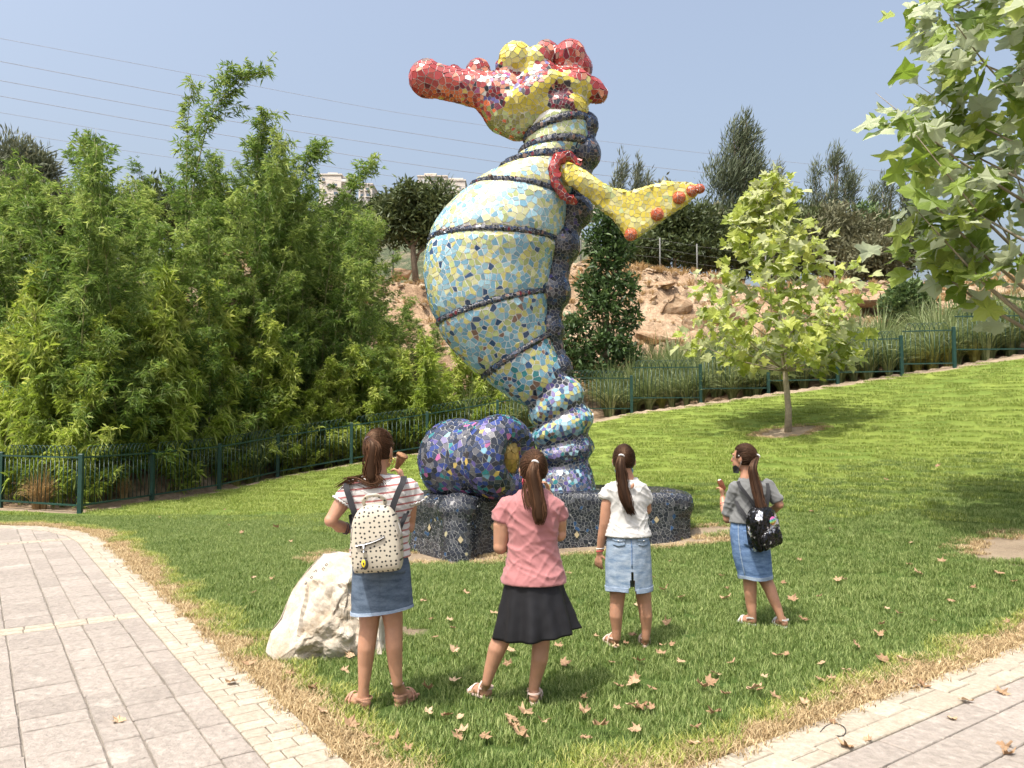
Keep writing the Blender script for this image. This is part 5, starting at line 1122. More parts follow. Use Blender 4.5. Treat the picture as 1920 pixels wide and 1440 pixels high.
# ------------------------------------------------------------------ people
def skin_mat(name, col):
    m, nt, b = nodes(name); f = noise_tex(nt, 18, 5, .6); f2 = noise_tex(nt, 3, 3, .5)
    c = ramp(nt, f, [(.3, [x * .88 for x in col]), (.7, [x * 1.08 for x in col])]); c = mixc(nt, .5, c, ramp(nt, f2, [(.3, (.88, .82, .8)), (.7, (1.08, 1.05, 1.04))]), 'MULTIPLY')
    nt.links.new(c, b.inputs['Base Color']); b.inputs['Roughness'].default_value = .5; b.inputs['Subsurface Weight'].default_value = .12; b.inputs['Subsurface Radius'].default_value = (.02, .008, .004); b.inputs['Subsurface Scale'].default_value = .4
    bump(nt, b, noise_tex(nt, 180, 3, .6), .12, .001); return m
def cloth_mat(name, col, var=.1, weave=260, rough=.85, bst=.25, sheen=.2):
    m, nt, b = nodes(name); f = noise_tex(nt, 6, 6, .65); nt.links.new(ramp(nt, f, [(.3, [x * (1 - var) for x in col]), (.7, [min(1, x * (1 + var)) for x in col])]), b.inputs['Base Color'])
    b.inputs['Roughness'].default_value = rough; b.inputs['Sheen Weight'].default_value = sheen; b.inputs['Specular IOR Level'].default_value = .2; bump(nt, b, noise_tex(nt, weave, 3, .6), bst, .0015); return m
def denim_mat(name, c0, c1, fade=0.0):
    m, nt, b = nodes(name); tc = N(nt, 'ShaderNodeTexCoord'); mp = N(nt, 'ShaderNodeMapping'); mp.inputs['Scale'].default_value = (5, 5, 16); nt.links.new(tc.outputs['Object'], mp.inputs[0])
    f = noise_tex(nt, 2.2, 6, .65, vec=mp.outputs[0]); f2 = noise_tex(nt, 130, 4, .7); c = ramp(nt, f, [(.33, c0), (.66, c1)]); c = mixc(nt, .45, c, ramp(nt, f2, [(.3, (.6, .62, .68)), (.7, (1.2, 1.2, 1.2))]), 'MULTIPLY')
    nt.links.new(c, b.inputs['Base Color']); b.inputs['Roughness'].default_value = .9; b.inputs['Specular IOR Level'].default_value = .2; bump(nt, b, f2, .35, .002); return m
def stripe_mat():
    m, nt, b = nodes('striped_jersey'); tc = N(nt, 'ShaderNodeTexCoord'); sx = N(nt, 'ShaderNodeSeparateXYZ'); nt.links.new(tc.outputs['Object'], sx.inputs[0])
    k = N(nt, 'ShaderNodeMath', operation='MULTIPLY_ADD', i_1=.10); nt.links.new(sx.outputs['X'], k.inputs[0]); neg = N(nt, 'ShaderNodeMath', operation='MULTIPLY', i_1=-1); nt.links.new(k.outputs[0], neg.inputs[0]); nt.links.new(sx.outputs['Z'], k.inputs[2])
    w = N(nt, 'ShaderNodeMath', operation='MULTIPLY', i_1=26.0); kk = N(nt, 'ShaderNodeMath', operation='MULTIPLY_ADD', i_1=-.12); nt.links.new(sx.outputs['X'], kk.inputs[0]); nt.links.new(sx.outputs['Z'], kk.inputs[2]); nt.links.new(kk.outputs[0], w.inputs[0])
    fr = N(nt, 'ShaderNodeMath', operation='FRACT'); nt.links.new(w.outputs[0], fr.inputs[0]); lt = N(nt, 'ShaderNodeMath', operation='LESS_THAN', i_1=.26); nt.links.new(fr.outputs[0], lt.inputs[0])
    c = mixc(nt, lt.outputs[0], (.52, .50, .475), (.33, .115, .105)); nt.links.new(c, b.inputs['Base Color']); b.inputs['Roughness'].default_value = .85; b.inputs['Sheen Weight'].default_value = .2; bump(nt, b, noise_tex(nt, 240, 3, .6), .25, .0015); return m
def hair_mat(name, root, tip):
    m, nt, b = nodes(name); a = N(nt, 'ShaderNodeAttribute', attribute_name='rnd'); nt.links.new(ramp(nt, a.outputs['Fac'], [(0, root), (1, tip)]), b.inputs['Base Color']); b.inputs['Roughness'].default_value = .48; b.inputs['Specular IOR Level'].default_value = .35; b.inputs['Specular Tint'].default_value = (.9, .6, .4, 1); return m
M_skin = skin_mat('skin_warm', (.42, .225, .14)); M_skin2 = skin_mat('skin_tan', (.40, .21, .13))
M_hairA = hair_mat('brown_hair', (.011, .006, .004), (.115, .056, .03)); M_hairB = hair_mat('dark_brown_hair', (.009, .005, .004), (.075, .037, .021))
M_white = cloth_mat('white_cotton', (.50, .49, .465), .05); M_pink = cloth_mat('dusty_pink_cotton', (.345, .145, .145), .08); M_greyk = cloth_mat('grey_jersey', (.145, .148, .146), .08); M_blackc = cloth_mat('black_satin', (.013, .013, .015), .15, 300, .55, .15, 0.0); M_strap = cloth_mat('dark_webbing', (.024, .024, .026), .1, 400, .75, .25, 0.0)
M_denA = denim_mat('slate_denim', (.055, .08, .115), (.125, .165, .22)); M_denB = denim_mat('pale_denim', (.13, .195, .28), (.34, .40, .465)); M_denC = denim_mat('mid_blue_denim', (.065, .12, .23), (.17, .26, .42)); M_hem = denim_mat('hem_denim', (.18, .24, .33), (.36, .43, .52))
M_sandA = simple('tan_leather', (.45, .24, .16), .6, .2, 20); M_sandB = simple('pale_leather', (.68, .52, .45), .6, .15, 20); M_eye = simple('eye_white', (.75, .73, .7), .2); M_iris = simple('iris', (.04, .025, .015), .2); M_lip = simple('lips', (.42, .16, .14), .5); M_elast = cloth_mat('hair_elastic', (.72, .69, .66), .1)
M_metal = simple('steel', (.6, .6, .6), .25, .1, metal=1.0); M_gring = simple('gold_ring', (.7, .5, .15), .25, .1, metal=1.0); M_band = simple('dark_bracelet', (.06, .035, .04), .6); M_redband = simple('red_bracelet', (.5, .05, .06), .6)

def strands(paths, rad, rnd, mat):
    """paths (N, K, 3) -> thin three-sided tubes"""
    Nn, K, _ = paths.shape; T = np.gradient(paths, axis=1); T /= np.linalg.norm(T, axis=2)[..., None] + 1e-9; ref = np.zeros_like(T); ref[..., 1] = 1.0; ref[..., 0] = .3
    A = np.cross(T, ref); A /= np.linalg.norm(A, axis=2)[..., None] + 1e-9; B = np.cross(T, A); R = rad[..., None] if hasattr(rad, 'ndim') and rad.ndim == 2 else np.full((Nn, K, 1), float(rad))
    rings = [paths + (A * math.cos(t) + B * math.sin(t)) * R for t in (0, 2.094, 4.189)]; V_ = np.stack(rings, 2).reshape(-1, 3); n0 = np.arange(Nn)[:, None] * (K * 3); q = []
    for i in range(K - 1):
        for j in range(3): q.append(n0 + [i * 3 + j, i * 3 + (j + 1) % 3, (i + 1) * 3 + (j + 1) % 3, (i + 1) * 3 + j])
    F_ = np.stack(q, 1).reshape(-1, 4); me = mesh_py(V_, F_, mat, True); face_attr(me, 'rnd', np.repeat(rnd, (K - 1) * 3)); return me
def ribbon(pts, nrm, width, thick, mat, name, parent):
    pts = [Vector(p) for p in pts]; V_ = []; F_ = []
    for i, p in enumerate(pts):
        t = (pts[min(i + 1, len(pts) - 1)] - pts[max(0, i - 1)]).normalized(); n = Vector(nrm[i]) if isinstance(nrm, list) else Vector(nrm); s = t.cross(n).normalized(); n = s.cross(t).normalized()
        V_ += [p - s * width / 2, p + s * width / 2, p + s * width / 2 + n * thick, p - s * width / 2 + n * thick]
    for i in range(len(pts) - 1):
        for j in range(4): F_.append((i * 4 + j, i * 4 + (j + 1) % 4, i * 4 + 4 + (j + 1) % 4, i * 4 + 4 + j))
    F_ += [(3, 2, 1, 0), tuple(len(V_) - 4 + j for j in range(4))]; return obj(name, mesh_py([tuple(v) for v in V_], F_, mat, False), parent)
def smooth_path(pts, n=6):
    a = [np.array(p, float) for p in pts]; return [Vector(cat(a, t)) for t in np.linspace(0, len(a) - 1, (len(a) - 1) * n + 1)]
def hand(mb, wrist, d, nrm, s=1.0, curl=.5, side=1):
    """palm, four fingers and a thumb; d: finger direction, nrm: palm-facing direction"""
    w = Vector(wrist); d = Vector(d).normalized(); nrm = Vector(nrm); nrm = (nrm - d * nrm.dot(d)).normalized(); ac = d.cross(nrm).normalized() * side
    for k in (-1, 0, 1): mb.chain([w + d * .005, w + d * (.045 * s) + ac * (.016 * k * s), w + d * (.075 * s) + ac * (.021 * k * s)], [.017 * s, .013 * s, .011 * s], 8)
    for k, (o, l) in enumerate(((-.031, .052), (-.0105, .066), (.0105, .070), (.031, .062))):
        p0 = w + d * (.078 * s) + ac * (o * s); p1 = p0 + (d * math.cos(curl * .6) + nrm * math.sin(curl * .6)) * (l * .45 * s) + ac * (o * .08); p2 = p1 + (d * math.cos(curl * 1.5) + nrm * math.sin(curl * 1.5)) * (l * .33 * s); p3 = p2 + (d * math.cos(curl * 2.2) + nrm * math.sin(curl * 2.2)) * (l * .26 * s)
        mb.chain([p0 - d * .015, p0, p1, p2, p3], [.0088 * s, .0088 * s, .0082 * s, .0075 * s, .0065 * s], 8)
    t0 = w + d * (.018 * s) + ac * (.022 * s); t1 = t0 + (d * .6 + ac * .8 + nrm * .3).normalized() * (.038 * s); t2 = t1 + (d * .85 + ac * .35 + nrm * .5).normalized() * (.030 * s); mb.chain([w + d * .01, t0, t1, t2], [.012 * s, .0115 * s, .0095 * s, .0075 * s], 8)
def foot(mb, ankle, heel, toe, s=1.0):
    """heel, arch, ball and five toes between two ground points"""
    h, t, a = Vector(heel), Vector(toe), Vector(ankle); d = (t - h); d.z = 0; L = d.length; d.normalize(); ac = Vector((d.y, -d.x, 0)); up = Vector((0, 0, 1))
    mb.ell(h + d * .028 + up * .030, (.032 * s, .032 * s, .032 * s), 12, 8); mb.chain([a, h + d * .05 + up * .052], [.031 * s, .034 * s], 10)
    mb.chain([h + d * .05 + up * .045, h + d * (L * .5) + up * .036, h + d * (L * .72) + up * .024], [.034 * s, .03 * s, .022 * s], 10)
    for k in (-1, 1): mb.chain([h + d * .06 + up * .025 + ac * k * .008, h + d * (L * .72) + ac * (.022 * k * s) + up * .020], [.026 * s, .018 * s], 8)
    for k in range(5):
        o = (-.032 + .016 * k) * s; l = [.80, .87, .93, .96, 1.0][k] if True else 1; mb.chain([h + d * (L * .72) + ac * o * .9 + up * .017, h + d * (L * l) + ac * o + up * .010], [.011 * s, (.0075 if k < 4 else .0105) * s], 8)
def sandal(root, heel, toe, mat, s, style):
    h, t = Vector(heel), Vector(toe); d = (t - h); d.z = 0; L = d.length; d.normalize(); ac = Vector((d.y, -d.x, 0)); up = Vector((0, 0, 1)); sd_ = empty('sandal', h, 0, root); out = []
    for k in range(24):
        a = 2 * PI * k / 24; x = math.cos(a); y = math.sin(a); w_ = .036 + .008 * max(0, x); out.append(d * (L * .52 + x * (L * .56)) + ac * (y * w_ * s))
    V_ = [o + up * z for z in (-.006, .006) for o in out]; F_ = [tuple(reversed(range(24))), tuple(range(24, 48))] + [(k, (k + 1) % 24, 24 + (k + 1) % 24, 24 + k) for k in range(24)]; obj('sole', mesh_py([tuple(v) for v in V_], F_, mat, False), sd_)
    def arc(f, z, w_, f2=None, n=10, wd=.010):
        pts = []; nr = []
        for k in range(n + 1):
            a = PI * k / n; ff = f + ((f2 if f2 is not None else f) - f) * k / n; pts.append(d * (L * ff) + ac * (math.cos(a) * w_ * s) + up * (.004 + math.sin(a) * z * s)); nr.append(ac * math.cos(a) + up * (math.sin(a) + .01))
        ribbon(pts, nr, wd, .003, mat, 'strap', sd_)
    arc(.80, .034, .043); arc(.62, .054, .046, .70) if style else arc(.58, .058, .044, .78); arc(.34, .088, .044, .34) if style else arc(.78, .058, .044, .58)
    pts = []; nr = []
    for k in range(13):
        a = PI * (.5 + k / 12); pts.append(d * (.030 + .036 * s * math.cos(a)) + ac * (math.sin(a) * .037 * s) + up * .058); nr.append(d * math.cos(a) + ac * math.sin(a))
    ribbon([d * (L * .34) + ac * .04 * s + up * .05] + pts + [d * (L * .34) - ac * .04 * s + up * .05], [ac] + nr + [-ac], .011, .003, mat, 'strap', sd_)
    return sd_
class Skirt:
    """open hanging skirt: rows of (z, cx, cy, rx, ry), pleat amplitude growing to the hem"""
    def __init__(s, rows, pleat=.01, npl=11, seed=0, ry=.74, slit=None, hemf=None):
        s.rows = rows; s.pleat = pleat; s.npl = npl; s.seed = seed; s.slit = slit; s.hemf = hemf
    def pt(s, th, f, off=0.0):
        r = np.array(s.rows, float); z, cx, cy, rx, ry = (np.interp(f, np.linspace(0, 1, len(r)), r[:, k]) for k in range(5)); w = s.pleat * f ** 1.3
        ph = s.seed + .6 * math.sin(th * 2 + s.seed); k = w * (math.sin(th * s.npl + ph) * .7 + .5 * math.sin(th * (s.npl * .55) + ph * 2 + f * 1.5)) + .004 * noise.noise(Vector((math.cos(th) * 4, math.sin(th) * 4, z * 16 + s.seed)))
        if s.hemf: z += s.hemf(th) * f ** 3
        return Vector((cx + (rx + k + off) * math.cos(th), cy + (ry + k + off) * math.sin(th), z))
    def mesh(s, mat, nf=34, na=120, thick=.006):
        V_ = []; F_ = []
        for lay in (0, 1):
            for i in range(nf + 1):
                for a in range(na): V_.append(tuple(s.pt(2 * PI * a / na, i / nf, -thick * lay)))
        N1 = (nf + 1) * na
        def hole(a, i):
            if not s.slit: return False
            th = 2 * PI * (a + .5) / na - s.slit[0]; th = (th + PI) % (2 * PI) - PI; f = (i + .5) / nf; return f > s.slit[1] and abs(th) < (f - s.slit[1]) * s.slit[2]
        for i in range(nf):
            for a in range(na):
                if hole(a, i): continue
                p = (i * na + a, i * na + (a + 1) % na, (i + 1) * na + (a + 1) % na, (i + 1) * na + a); F_.append(p[::-1]); F_.append(tuple(N1 + q for q in p))
        for a in range(na):
            if not hole(a, nf - 1): F_.append((nf * na + (a + 1) % na, nf * na + a, N1 + nf * na + a, N1 + nf * na + (a + 1) % na))
        return mesh_py(V_, F_, mat)
    def patch(s, th0, th1, f0, f1, mat, name, parent, off=.005, shape=None, n=8, thick=.004):
        V_ = []; F_ = []; m_ = n + 1
        for lay in (off, off - thick):
            for i in range(m_):
                for j in range(m_):
                    a, b_ = i / n, j / n
                    if shape: b_ = b_ * shape(a)
                    V_.append(tuple(s.pt(th0 + (th1 - th0) * a, f0 + (f1 - f0) * b_, lay)))
        K = m_ * m_
        for i in range(n):
            for j in range(n): F_.append((i * m_ + j, i * m_ + j + 1, (i + 1) * m_ + j + 1, (i + 1) * m_ + j))
        ed = [(i, 0) for i in range(m_)] + [(n, j) for j in range(1, m_)] + [(i, n) for i in range(n - 1, -1, -1)] + [(0, j) for j in range(n - 1, 0, -1)]; ix = [i * m_ + j for i, j in ed]
        for k in range(len(ix)): F_.append((ix[k], ix[(k + 1) % len(ix)], K + ix[(k + 1) % len(ix)], K + ix[k]))
        return obj(name, mesh_py(V_, F_, mat), parent)
def folds(me, amp, seed, zs=14.0, xs=7.0, diag=.6, sel=None):
    """cloth creases: sharp ridges that run across the back and out from the arms"""
    V_ = coords(me).copy(); n_ = normals(me); k = np.zeros(len(V_))
    for i, p in enumerate(V_):
        x, y, z = p; w = noise.noise(Vector((x * 5 + seed, y * 5, z * 5)))
        a1 = noise.noise(Vector((x * 5 + seed, y * 6, z * zs * 1.6 + x * 9 + w * 1.2))); a2 = noise.noise(Vector((x * 16 - z * 9 + seed * 2, y * 7, z * 5 + w))); a3 = noise.noise(Vector((x * 12 + z * 11 - seed, y * 7, z * 6 - w)))
        k[i] = max(0, 1 - 3.2 * abs(a1)) ** 2 * .8 + max(0, 1 - 3.4 * abs(a2)) ** 2 * .6 + max(0, 1 - 3.4 * abs(a3)) ** 2 * .6 + .5 * w
    zb = V_[:, 2].min(); k *= np.clip((V_[:, 2] - zb) / .05, .12, 1); set_coords(me, V_ + n_ * (k * amp)[:, None])

class Person:
    def __init__(s, label, Y, px0, hair, skin, seed):
        s.Y = Y; x = (px0 - 960) / FPX * Y; s.o = Vector((x, Y, gzf(x, Y) + .012)); s.root = empty('person', s.o); tag(s.root, label, 'person'); s.mb = MB(); s.hair = hair; s.skin = skin; s.seed = seed; s.k = Y / FPX
    def P(s, px, py, dy=0.0): return at(px, py, s.Y + dy) - s.o
    def G(s, px, py, dy=0.0):
        p = s.P(px, py, dy); p.z = .0; return p
    def secs(s, rows, asp=.62, infl=0.0):
        out = []
        for r in rows:
            a = s.P(r[1], r[0]); b_ = s.P(r[2], r[0]); rx = (b_.x - a.x) / 2; cy = r[4] if len(r) > 4 else 0.0; k = r[3] if len(r) > 3 else asp; out.append((a.z, (a.x + b_.x) / 2, cy, rx + infl, rx * k + infl))
        return sorted(out)
    def torso(s, rows, infl): s.mb.loft(s.secs(rows, infl=infl - .011), 28)
    def head(s, px, py, yaw, tilt=0.0, sc=1.0, dy=.02):
        c = s.P(px, py, dy); R = Matrix.Rotation(yaw, 3, 'Z') @ Matrix.Rotation(tilt, 3, 'X'); s.hc = c; s.hR = R; s.hs = sc; f = lambda x, y, z: c + R @ (Vector((x, y, z)) * sc)
        m = s.mb; m.ell(c + R @ Vector((0, -.008 * sc, .012 * sc)), (.074 * sc, .090 * sc, .096 * sc), 22, 14, R); m.ell(f(0, .030, -.040), (.056 * sc, .058 * sc, .066 * sc), 18, 12, R); m.ell(f(0, .066, -.085), (.026 * sc, .020 * sc, .020 * sc), 12, 8, R)
        m.chain([f(0, .084, .012), f(0, .100, -.022)], [.009 * sc, .014 * sc], 10); m.ell(f(0, .082, -.054), (.022 * sc, .010 * sc, .010 * sc), 10, 8, R); m.ell(f(0, .078, .028), (.05 * sc, .012 * sc, .010 * sc), 12, 8, R)
        for sg in (-1, 1): m.ell(f(.073 * sg, -.002, -.010), (.010 * sc, .018 * sc, .031 * sc), 10, 8, R @ Matrix.Rotation(.35 * sg, 3, 'Z')); m.ell(f(.077 * sg, -.006, -.004), (.007 * sc, .016 * sc, .026 * sc), 10, 8, R @ Matrix.Rotation(.6 * sg, 3, 'Z'))
        nk = c + R @ Vector((0, -.022 * sc, -.06 * sc)); nb = s.P(*s.neck_base); m.chain([nk, (nk + nb) / 2, nb + Vector((0, 0, -.03))], [.050 * sc, .046 * sc, .056 * sc], 14); s.f = f
    def finish_body(s, voxel=.0062):
        me = remesh(s.mb, voxel, 5); me.materials.append(s.skin); s.body = obj('body', me, s.root)
        for sg in (-1, 1):
            e = MB().ell(s.f(.030 * sg, .066, .008), .0095 * s.hs, 12, 8).build('eye', M_eye, s.root); MB().ell(s.f(.031 * sg, .0728, .008), (.0048 * s.hs,) * 3, 10, 8).build('iris', M_iris, e)
            MB().tube([s.f(.014 * sg, .089, .030), s.f(.030 * sg, .089, .035), s.f(.046 * sg, .080, .030)], .003, 6).build('eyebrow', s.hair, s.root)
        MB().ell(s.f(0, .0905, -.054), (.020 * s.hs, .006, .007), 12, 8, s.hR).build('lips', M_lip, s.root)
    def hairdo(s, tie_dir, tail, tw, n_tail=260, tie_mat=None, flare=1.0, wav=.012, lenvar=.25, extra=None):
        """swept back to one tie; tail: list of local points of the ponytail"""
        r = np.random.default_rng(s.seed); sc = s.hs; td = Vector(tie_dir).normalized(); E = np.array([.0785, .0955, .102]) * sc; off = np.array([0, -.008, .012]) * sc; RM = np.array(s.hR); cN = np.array(s.hc)
        cap_ = MB().ell((0, 0, 0), 1.0, 40, 28); V_ = np.array(cap_.V); F_ = []
        def is_hair(d): return not ((d[1] > .42 and d[2] < .52) or (d[1] > .05 and d[2] < -.12) or d[2] < -.62 or (d[1] > .75 and d[2] < .62))
        for f in cap_.F:
            if is_hair(V_[list(f)].mean(0) / (np.linalg.norm(V_[list(f)].mean(0)) + 1e-9)): F_.append(f)
        W_2 = (V_ * E * 1.0 + off) @ RM.T + cN; me = mesh_py(W_2, F_, s.hair); face_attr(me, 'rnd', np.full(len(F_), .05)); hobj = obj('hair', me, s.root)
        st = []; 
        while len(st) < 760:
            d = r.normal(size=3); d /= np.linalg.norm(d)
            if is_hair(d) and d @ np.array(td) < .93: st.append(d)
        st = np.array(st); t_ = np.linspace(0, 1, 11)[None, :, None]; tdv = np.array(td); path = st[:, None] * (1 - t_) + tdv * t_ ; path /= np.linalg.norm(path, axis=2)[..., None]; lift = 1.0 + .035 * np.sin(PI * t_) * r.random((len(st), 1, 1)) + .02 + .05 * np.clip(t_ - .8, 0, 1)
        path = path + r.normal(0, .004, path.shape); W3 = (path * lift * E + off) @ RM.T + cN; sm = np.clip(.1 + .45 * r.random(len(st)) + .5 * np.maximum(0, (st @ tdv)) * r.random(len(st)), 0, 1)
        obj('hair_strands', strands(W3.astype(np.float32), .0021 * sc, sm, s.hair), hobj)
        tp = s.hc + s.hR @ (Vector([td[k] * E[k] * 1.06 for k in range(3)]) + Vector(off)); pts = [np.array(tp)] + [np.array(p) for p in tail]; K = 18; tsp = np.linspace(0, len(pts) - 1, K); cp = np.array([cat(pts, t) for t in tsp]); L = np.linspace(0, 1, K)
        u = unit(r, n_tail) * (r.random(n_tail) ** .5)[:, None]; prof = tw * np.interp(L, [0, .08, .35, .75, 1], [.22, .6, 1.0, .85 * flare, .45 * flare]); endf = 1 - lenvar * r.random(n_tail)
        cpi = np.stack([np.stack([np.interp(L * e, L, cp[:, k]) for k in range(3)], 1) for e in endf]); ph = r.random(n_tail) * 6.28; wv = wav * np.sin(L[None] * 9 + ph[:, None]) * L[None]
        path = cpi + u[:, None] * prof[None, :, None] * np.array([1, .55, .6]) ; path[..., 0] += wv; rad = np.full((n_tail, K), .0028 * sc); rad[:, -4:] *= np.array([.85, .65, .45, .2])
        tl_ = obj('ponytail', strands(path.astype(np.float32), rad, np.clip(.1 + .8 * r.random(n_tail), 0, 1), s.hair), hobj)
        core = MB().tube([tuple(p) for p in cp[:-2]], [max(.004, q * .62) for q in prof[:-2]], 10).mesh(s.hair); face_attr(core, 'rnd', [.15] * len(core.polygons)); obj('ponytail_core', core, tl_)
        if tie_mat:
            q = Vector(cp[1] - cp[0]).normalized(); a1 = q.orthogonal().normalized(); a2 = q.cross(a1); ring = [Vector(cp[0]) + q * .008 + (a1 * math.cos(2 * PI * k / 16) + a2 * math.sin(2 * PI * k / 16)) * .017 for k in range(17)]; MB().tube(ring, .0065, 8, caps=False).build('hair_tie', tie_mat, hobj)
        fly = st[r.choice(len(st), 46)]; K2 = 8; tq = np.linspace(0, 1, K2)[None, :, None]; fp = fly[:, None] * (1 - tq * .5) + tdv * tq * .5 + r.normal(0, .25, (46, 1, 3)) * tq ** 1.5; fp /= np.linalg.norm(fp, axis=2)[..., None]; fw = (fp * (1.03 + .16 * tq ** 2 * r.random((46, 1, 1))) * E + off) @ RM.T + cN
        obj('flyaway_strands', strands(fw.astype(np.float32), .0009, np.clip(.5 + .5 * r.random(46), 0, 1), s.hair), hobj)
        if extra is not None:
            for e in extra:
                K = 14; e = [np.array(q) for q in e]; cp = np.array([cat(e, t) for t in np.linspace(0, len(e) - 1, K)]); n_ = 26; u = r.normal(0, .010, (n_, 1, 3)); path = cp[None] + u * np.linspace(.5, 1.4, K)[None, :, None]; obj('loose_strands', strands(path.astype(np.float32), .0018, np.clip(.3 + .6 * r.random(n_), 0, 1), s.hair), hobj)
    def shirt(s, rows, sleeves, mat, amp=.005, infl=.004, asp=.62, name='shirt', zs=14, seed=0.0, extra=None):
        m = MB(); m.loft(s.secs(rows, asp, infl + .004), 36)
        for sl in sleeves: m.chain(sl[0][:-1], sl[1][:-1], 14); m.tube(sl[0][-2:], sl[1][-2:], 18)
        me = remesh(m, .0085, 6); folds(me, amp * 1.25, s.seed + seed, zs); me.materials.append(mat); return obj(name, me, s.root)
    def leg(s, pts, radii): s.mb.chain(pts, [radii[0] * .85] + list(radii[1:]), 14)

def skirt_rows(p, rows, asp=.72, cy=0.0, infl=.004):
    out = []
    for (py, a, b_) in rows: A = p.P(a, py); B = p.P(b_, py); rx = (B.x - A.x) / 2 + infl; out.append((A.z, (A.x + B.x) / 2, cy, rx, rx * asp))
    return out

# ---- woman with the dotted backpack
w = Person('woman in red striped tee and denim skirt wearing a dotted backpack', 4.55, 712, M_hairA, M_skin, 5); w.neck_base = (710, 893, .01)
TR = [(1100, 676, 758, .75), (1060, 664, 764, .7), (1020, 668, 760, .65), (985, 672, 758, .62), (950, 666, 766, .6), (925, 662, 768, .56), (908, 662, 766, .5), (898, 680, 742, .5), (888, 692, 730, .8)]
w.torso(TR, -.004); w.head(712, 843, -.42, sc=1.07)
w.leg([w.P(697, 1080), w.P(693, 1150), w.P(692, 1175), w.P(687, 1215, -.01), w.P(685, 1245), w.P(682, 1288)], [.085, .064, .056, .052, .044, .032]); w.leg([w.P(733, 1080), w.P(735, 1150), w.P(738, 1175), w.P(739, 1212, -.01), w.P(741, 1245), w.P(745, 1280)], [.085, .062, .054, .050, .042, .031])
hl, tl_ = w.G(690, 1318, -.03), w.G(652, 1304, .13); foot(w.mb, w.P(682, 1290), hl, tl_, 1.05); hr, tr_ = w.G(744, 1306, .03), w.G(776, 1290, .20); foot(w.mb, w.P(746, 1282, .03), hr, tr_, 1.05)
w.leg([w.P(659, 916), w.P(640, 945, -.03), w.P(620, 976, -.06), w.P(637, 987, 0), w.P(655, 992, .06)], [.052, .047, .038, .037, .026]); hand(w.mb, w.P(655, 992, .06), (.6, .75, .1), (.4, -.3, -.6), 1.0, .35, -1)
w.leg([w.P(765, 916), w.P(768, 950, .03), w.P(766, 988, .06), w.P(764, 950, .17), w.P(757, 905, .24)], [.050, .045, .038, .035, .026]); hand(w.mb, w.P(757, 905, .24), (-.35, .05, 1), (-.8, .2, .1), .95, 1.0, 1)
w.finish_body()
w.hairdo((-.22, -.90, .42), [w.P(700, 835, -.115), w.P(698, 865, -.115), w.P(697, 892, -.11), w.P(700, 905, -.125)], .045, 260, M_band, 1.35, .012, .3, extra=[[w.P(700, 880, -.11), w.P(680, 893, -.11), w.P(655, 902, -.07), w.P(637, 915, -.05)], [w.P(705, 890, -.12), w.P(712, 903, -.125), w.P(695, 908, -.125), w.P(670, 897, -.10), w.P(650, 899, -.06)], [w.P(703, 888, -.11), w.P(712, 898, -.12), w.P(716, 906, -.12)]])
SH = [(1043, 658, 768, .74), (1015, 662, 763, .66), (980, 668, 764, .64), (950, 662, 770, .62), (925, 657, 775, .58), (908, 657, 773, .52), (898, 674, 750, .52), (890, 686, 737, .75)]
w.shirt(SH, [([w.P(664, 915), w.P(650, 930, -.02), w.P(643, 941, -.03)], [.058, .06, .062]), ([w.P(764, 915), w.P(773, 930, .015), w.P(776, 940, .02)], [.055, .058, .062])], stripe_mat(), .006)
for (c_, q_) in ((w.P(643, 941, -.03), Vector((-.55, -.2, -.8))), (w.P(776, 940, .02), Vector((.25, .1, -.95)))):
    q_ = q_.normalized(); a1 = q_.orthogonal().normalized(); a2 = q_.cross(a1); MB().tube([c_ + (a1 * math.cos(2 * PI * k / 40) + a2 * math.sin(2 * PI * k / 40)) * (.060 + .005 * (k % 2)) + q_ * (.006 * (k % 2)) for k in range(41)], .006, 6, caps=False).build('sleeve_frill', M_white, w.root)
sk = Skirt(skirt_rows(w, [(1030, 665, 761), (1060, 662, 767), (1100, 661, 770), (1144, 660, 772)], .74), .006, 5, 1.0, hemf=lambda th: .022 * math.cos(th)); so = obj('skirt', sk.mesh(M_denA), w.root)
sk.patch(0, 2 * PI - .02, .955, .998, M_hem, 'hem', so, .004, n=48); sk.patch(-PI / 2 + .02, -PI / 2 + .06, .05, .98, M_denA, 'seam', so, .005, n=14); sk.patch(-PI / 2 + .5, -PI / 2 + 1.05, .12, .42, M_denA, 'pocket', so, .006); sk.patch(-PI / 2 - 1.05, -PI / 2 - .5, .12, .42, M_denA, 'pocket', so, .006)
sandal(w.root, hl, tl_, M_sandA, 1.05, 0); sandal(w.root, hr, tr_, M_sandA, 1.05, 0)
def bangle(root, c_, q_, r_, rad, mat, name='bracelet'):
    q_ = Vector(q_).normalized(); a1 = q_.orthogonal().normalized(); a2 = q_.cross(a1); return MB().tube([c_ + (a1 * math.cos(2 * PI * k / 20) + a2 * math.sin(2 * PI * k / 20)) * r_ for k in range(21)], rad, 6, caps=False).build(name, mat, root)
bangle(w.root, w.P(650, 991, .045), (.8, .6, -.1), .031, .006, M_band); bangle(w.root, w.P(646, 990, .03), (.8, .6, -.1), .033, .004, M_band); bangle(w.root, w.P(745, 1281, .03), (0, .1, 1), .037, .003, M_sandB, 'anklet')
er = w.f(.082, -.004, -.045); bangle(w.root, er + Vector((0, 0, -.018)), (.4, 1, 0), .017, .0028, M_gring, 'earring')
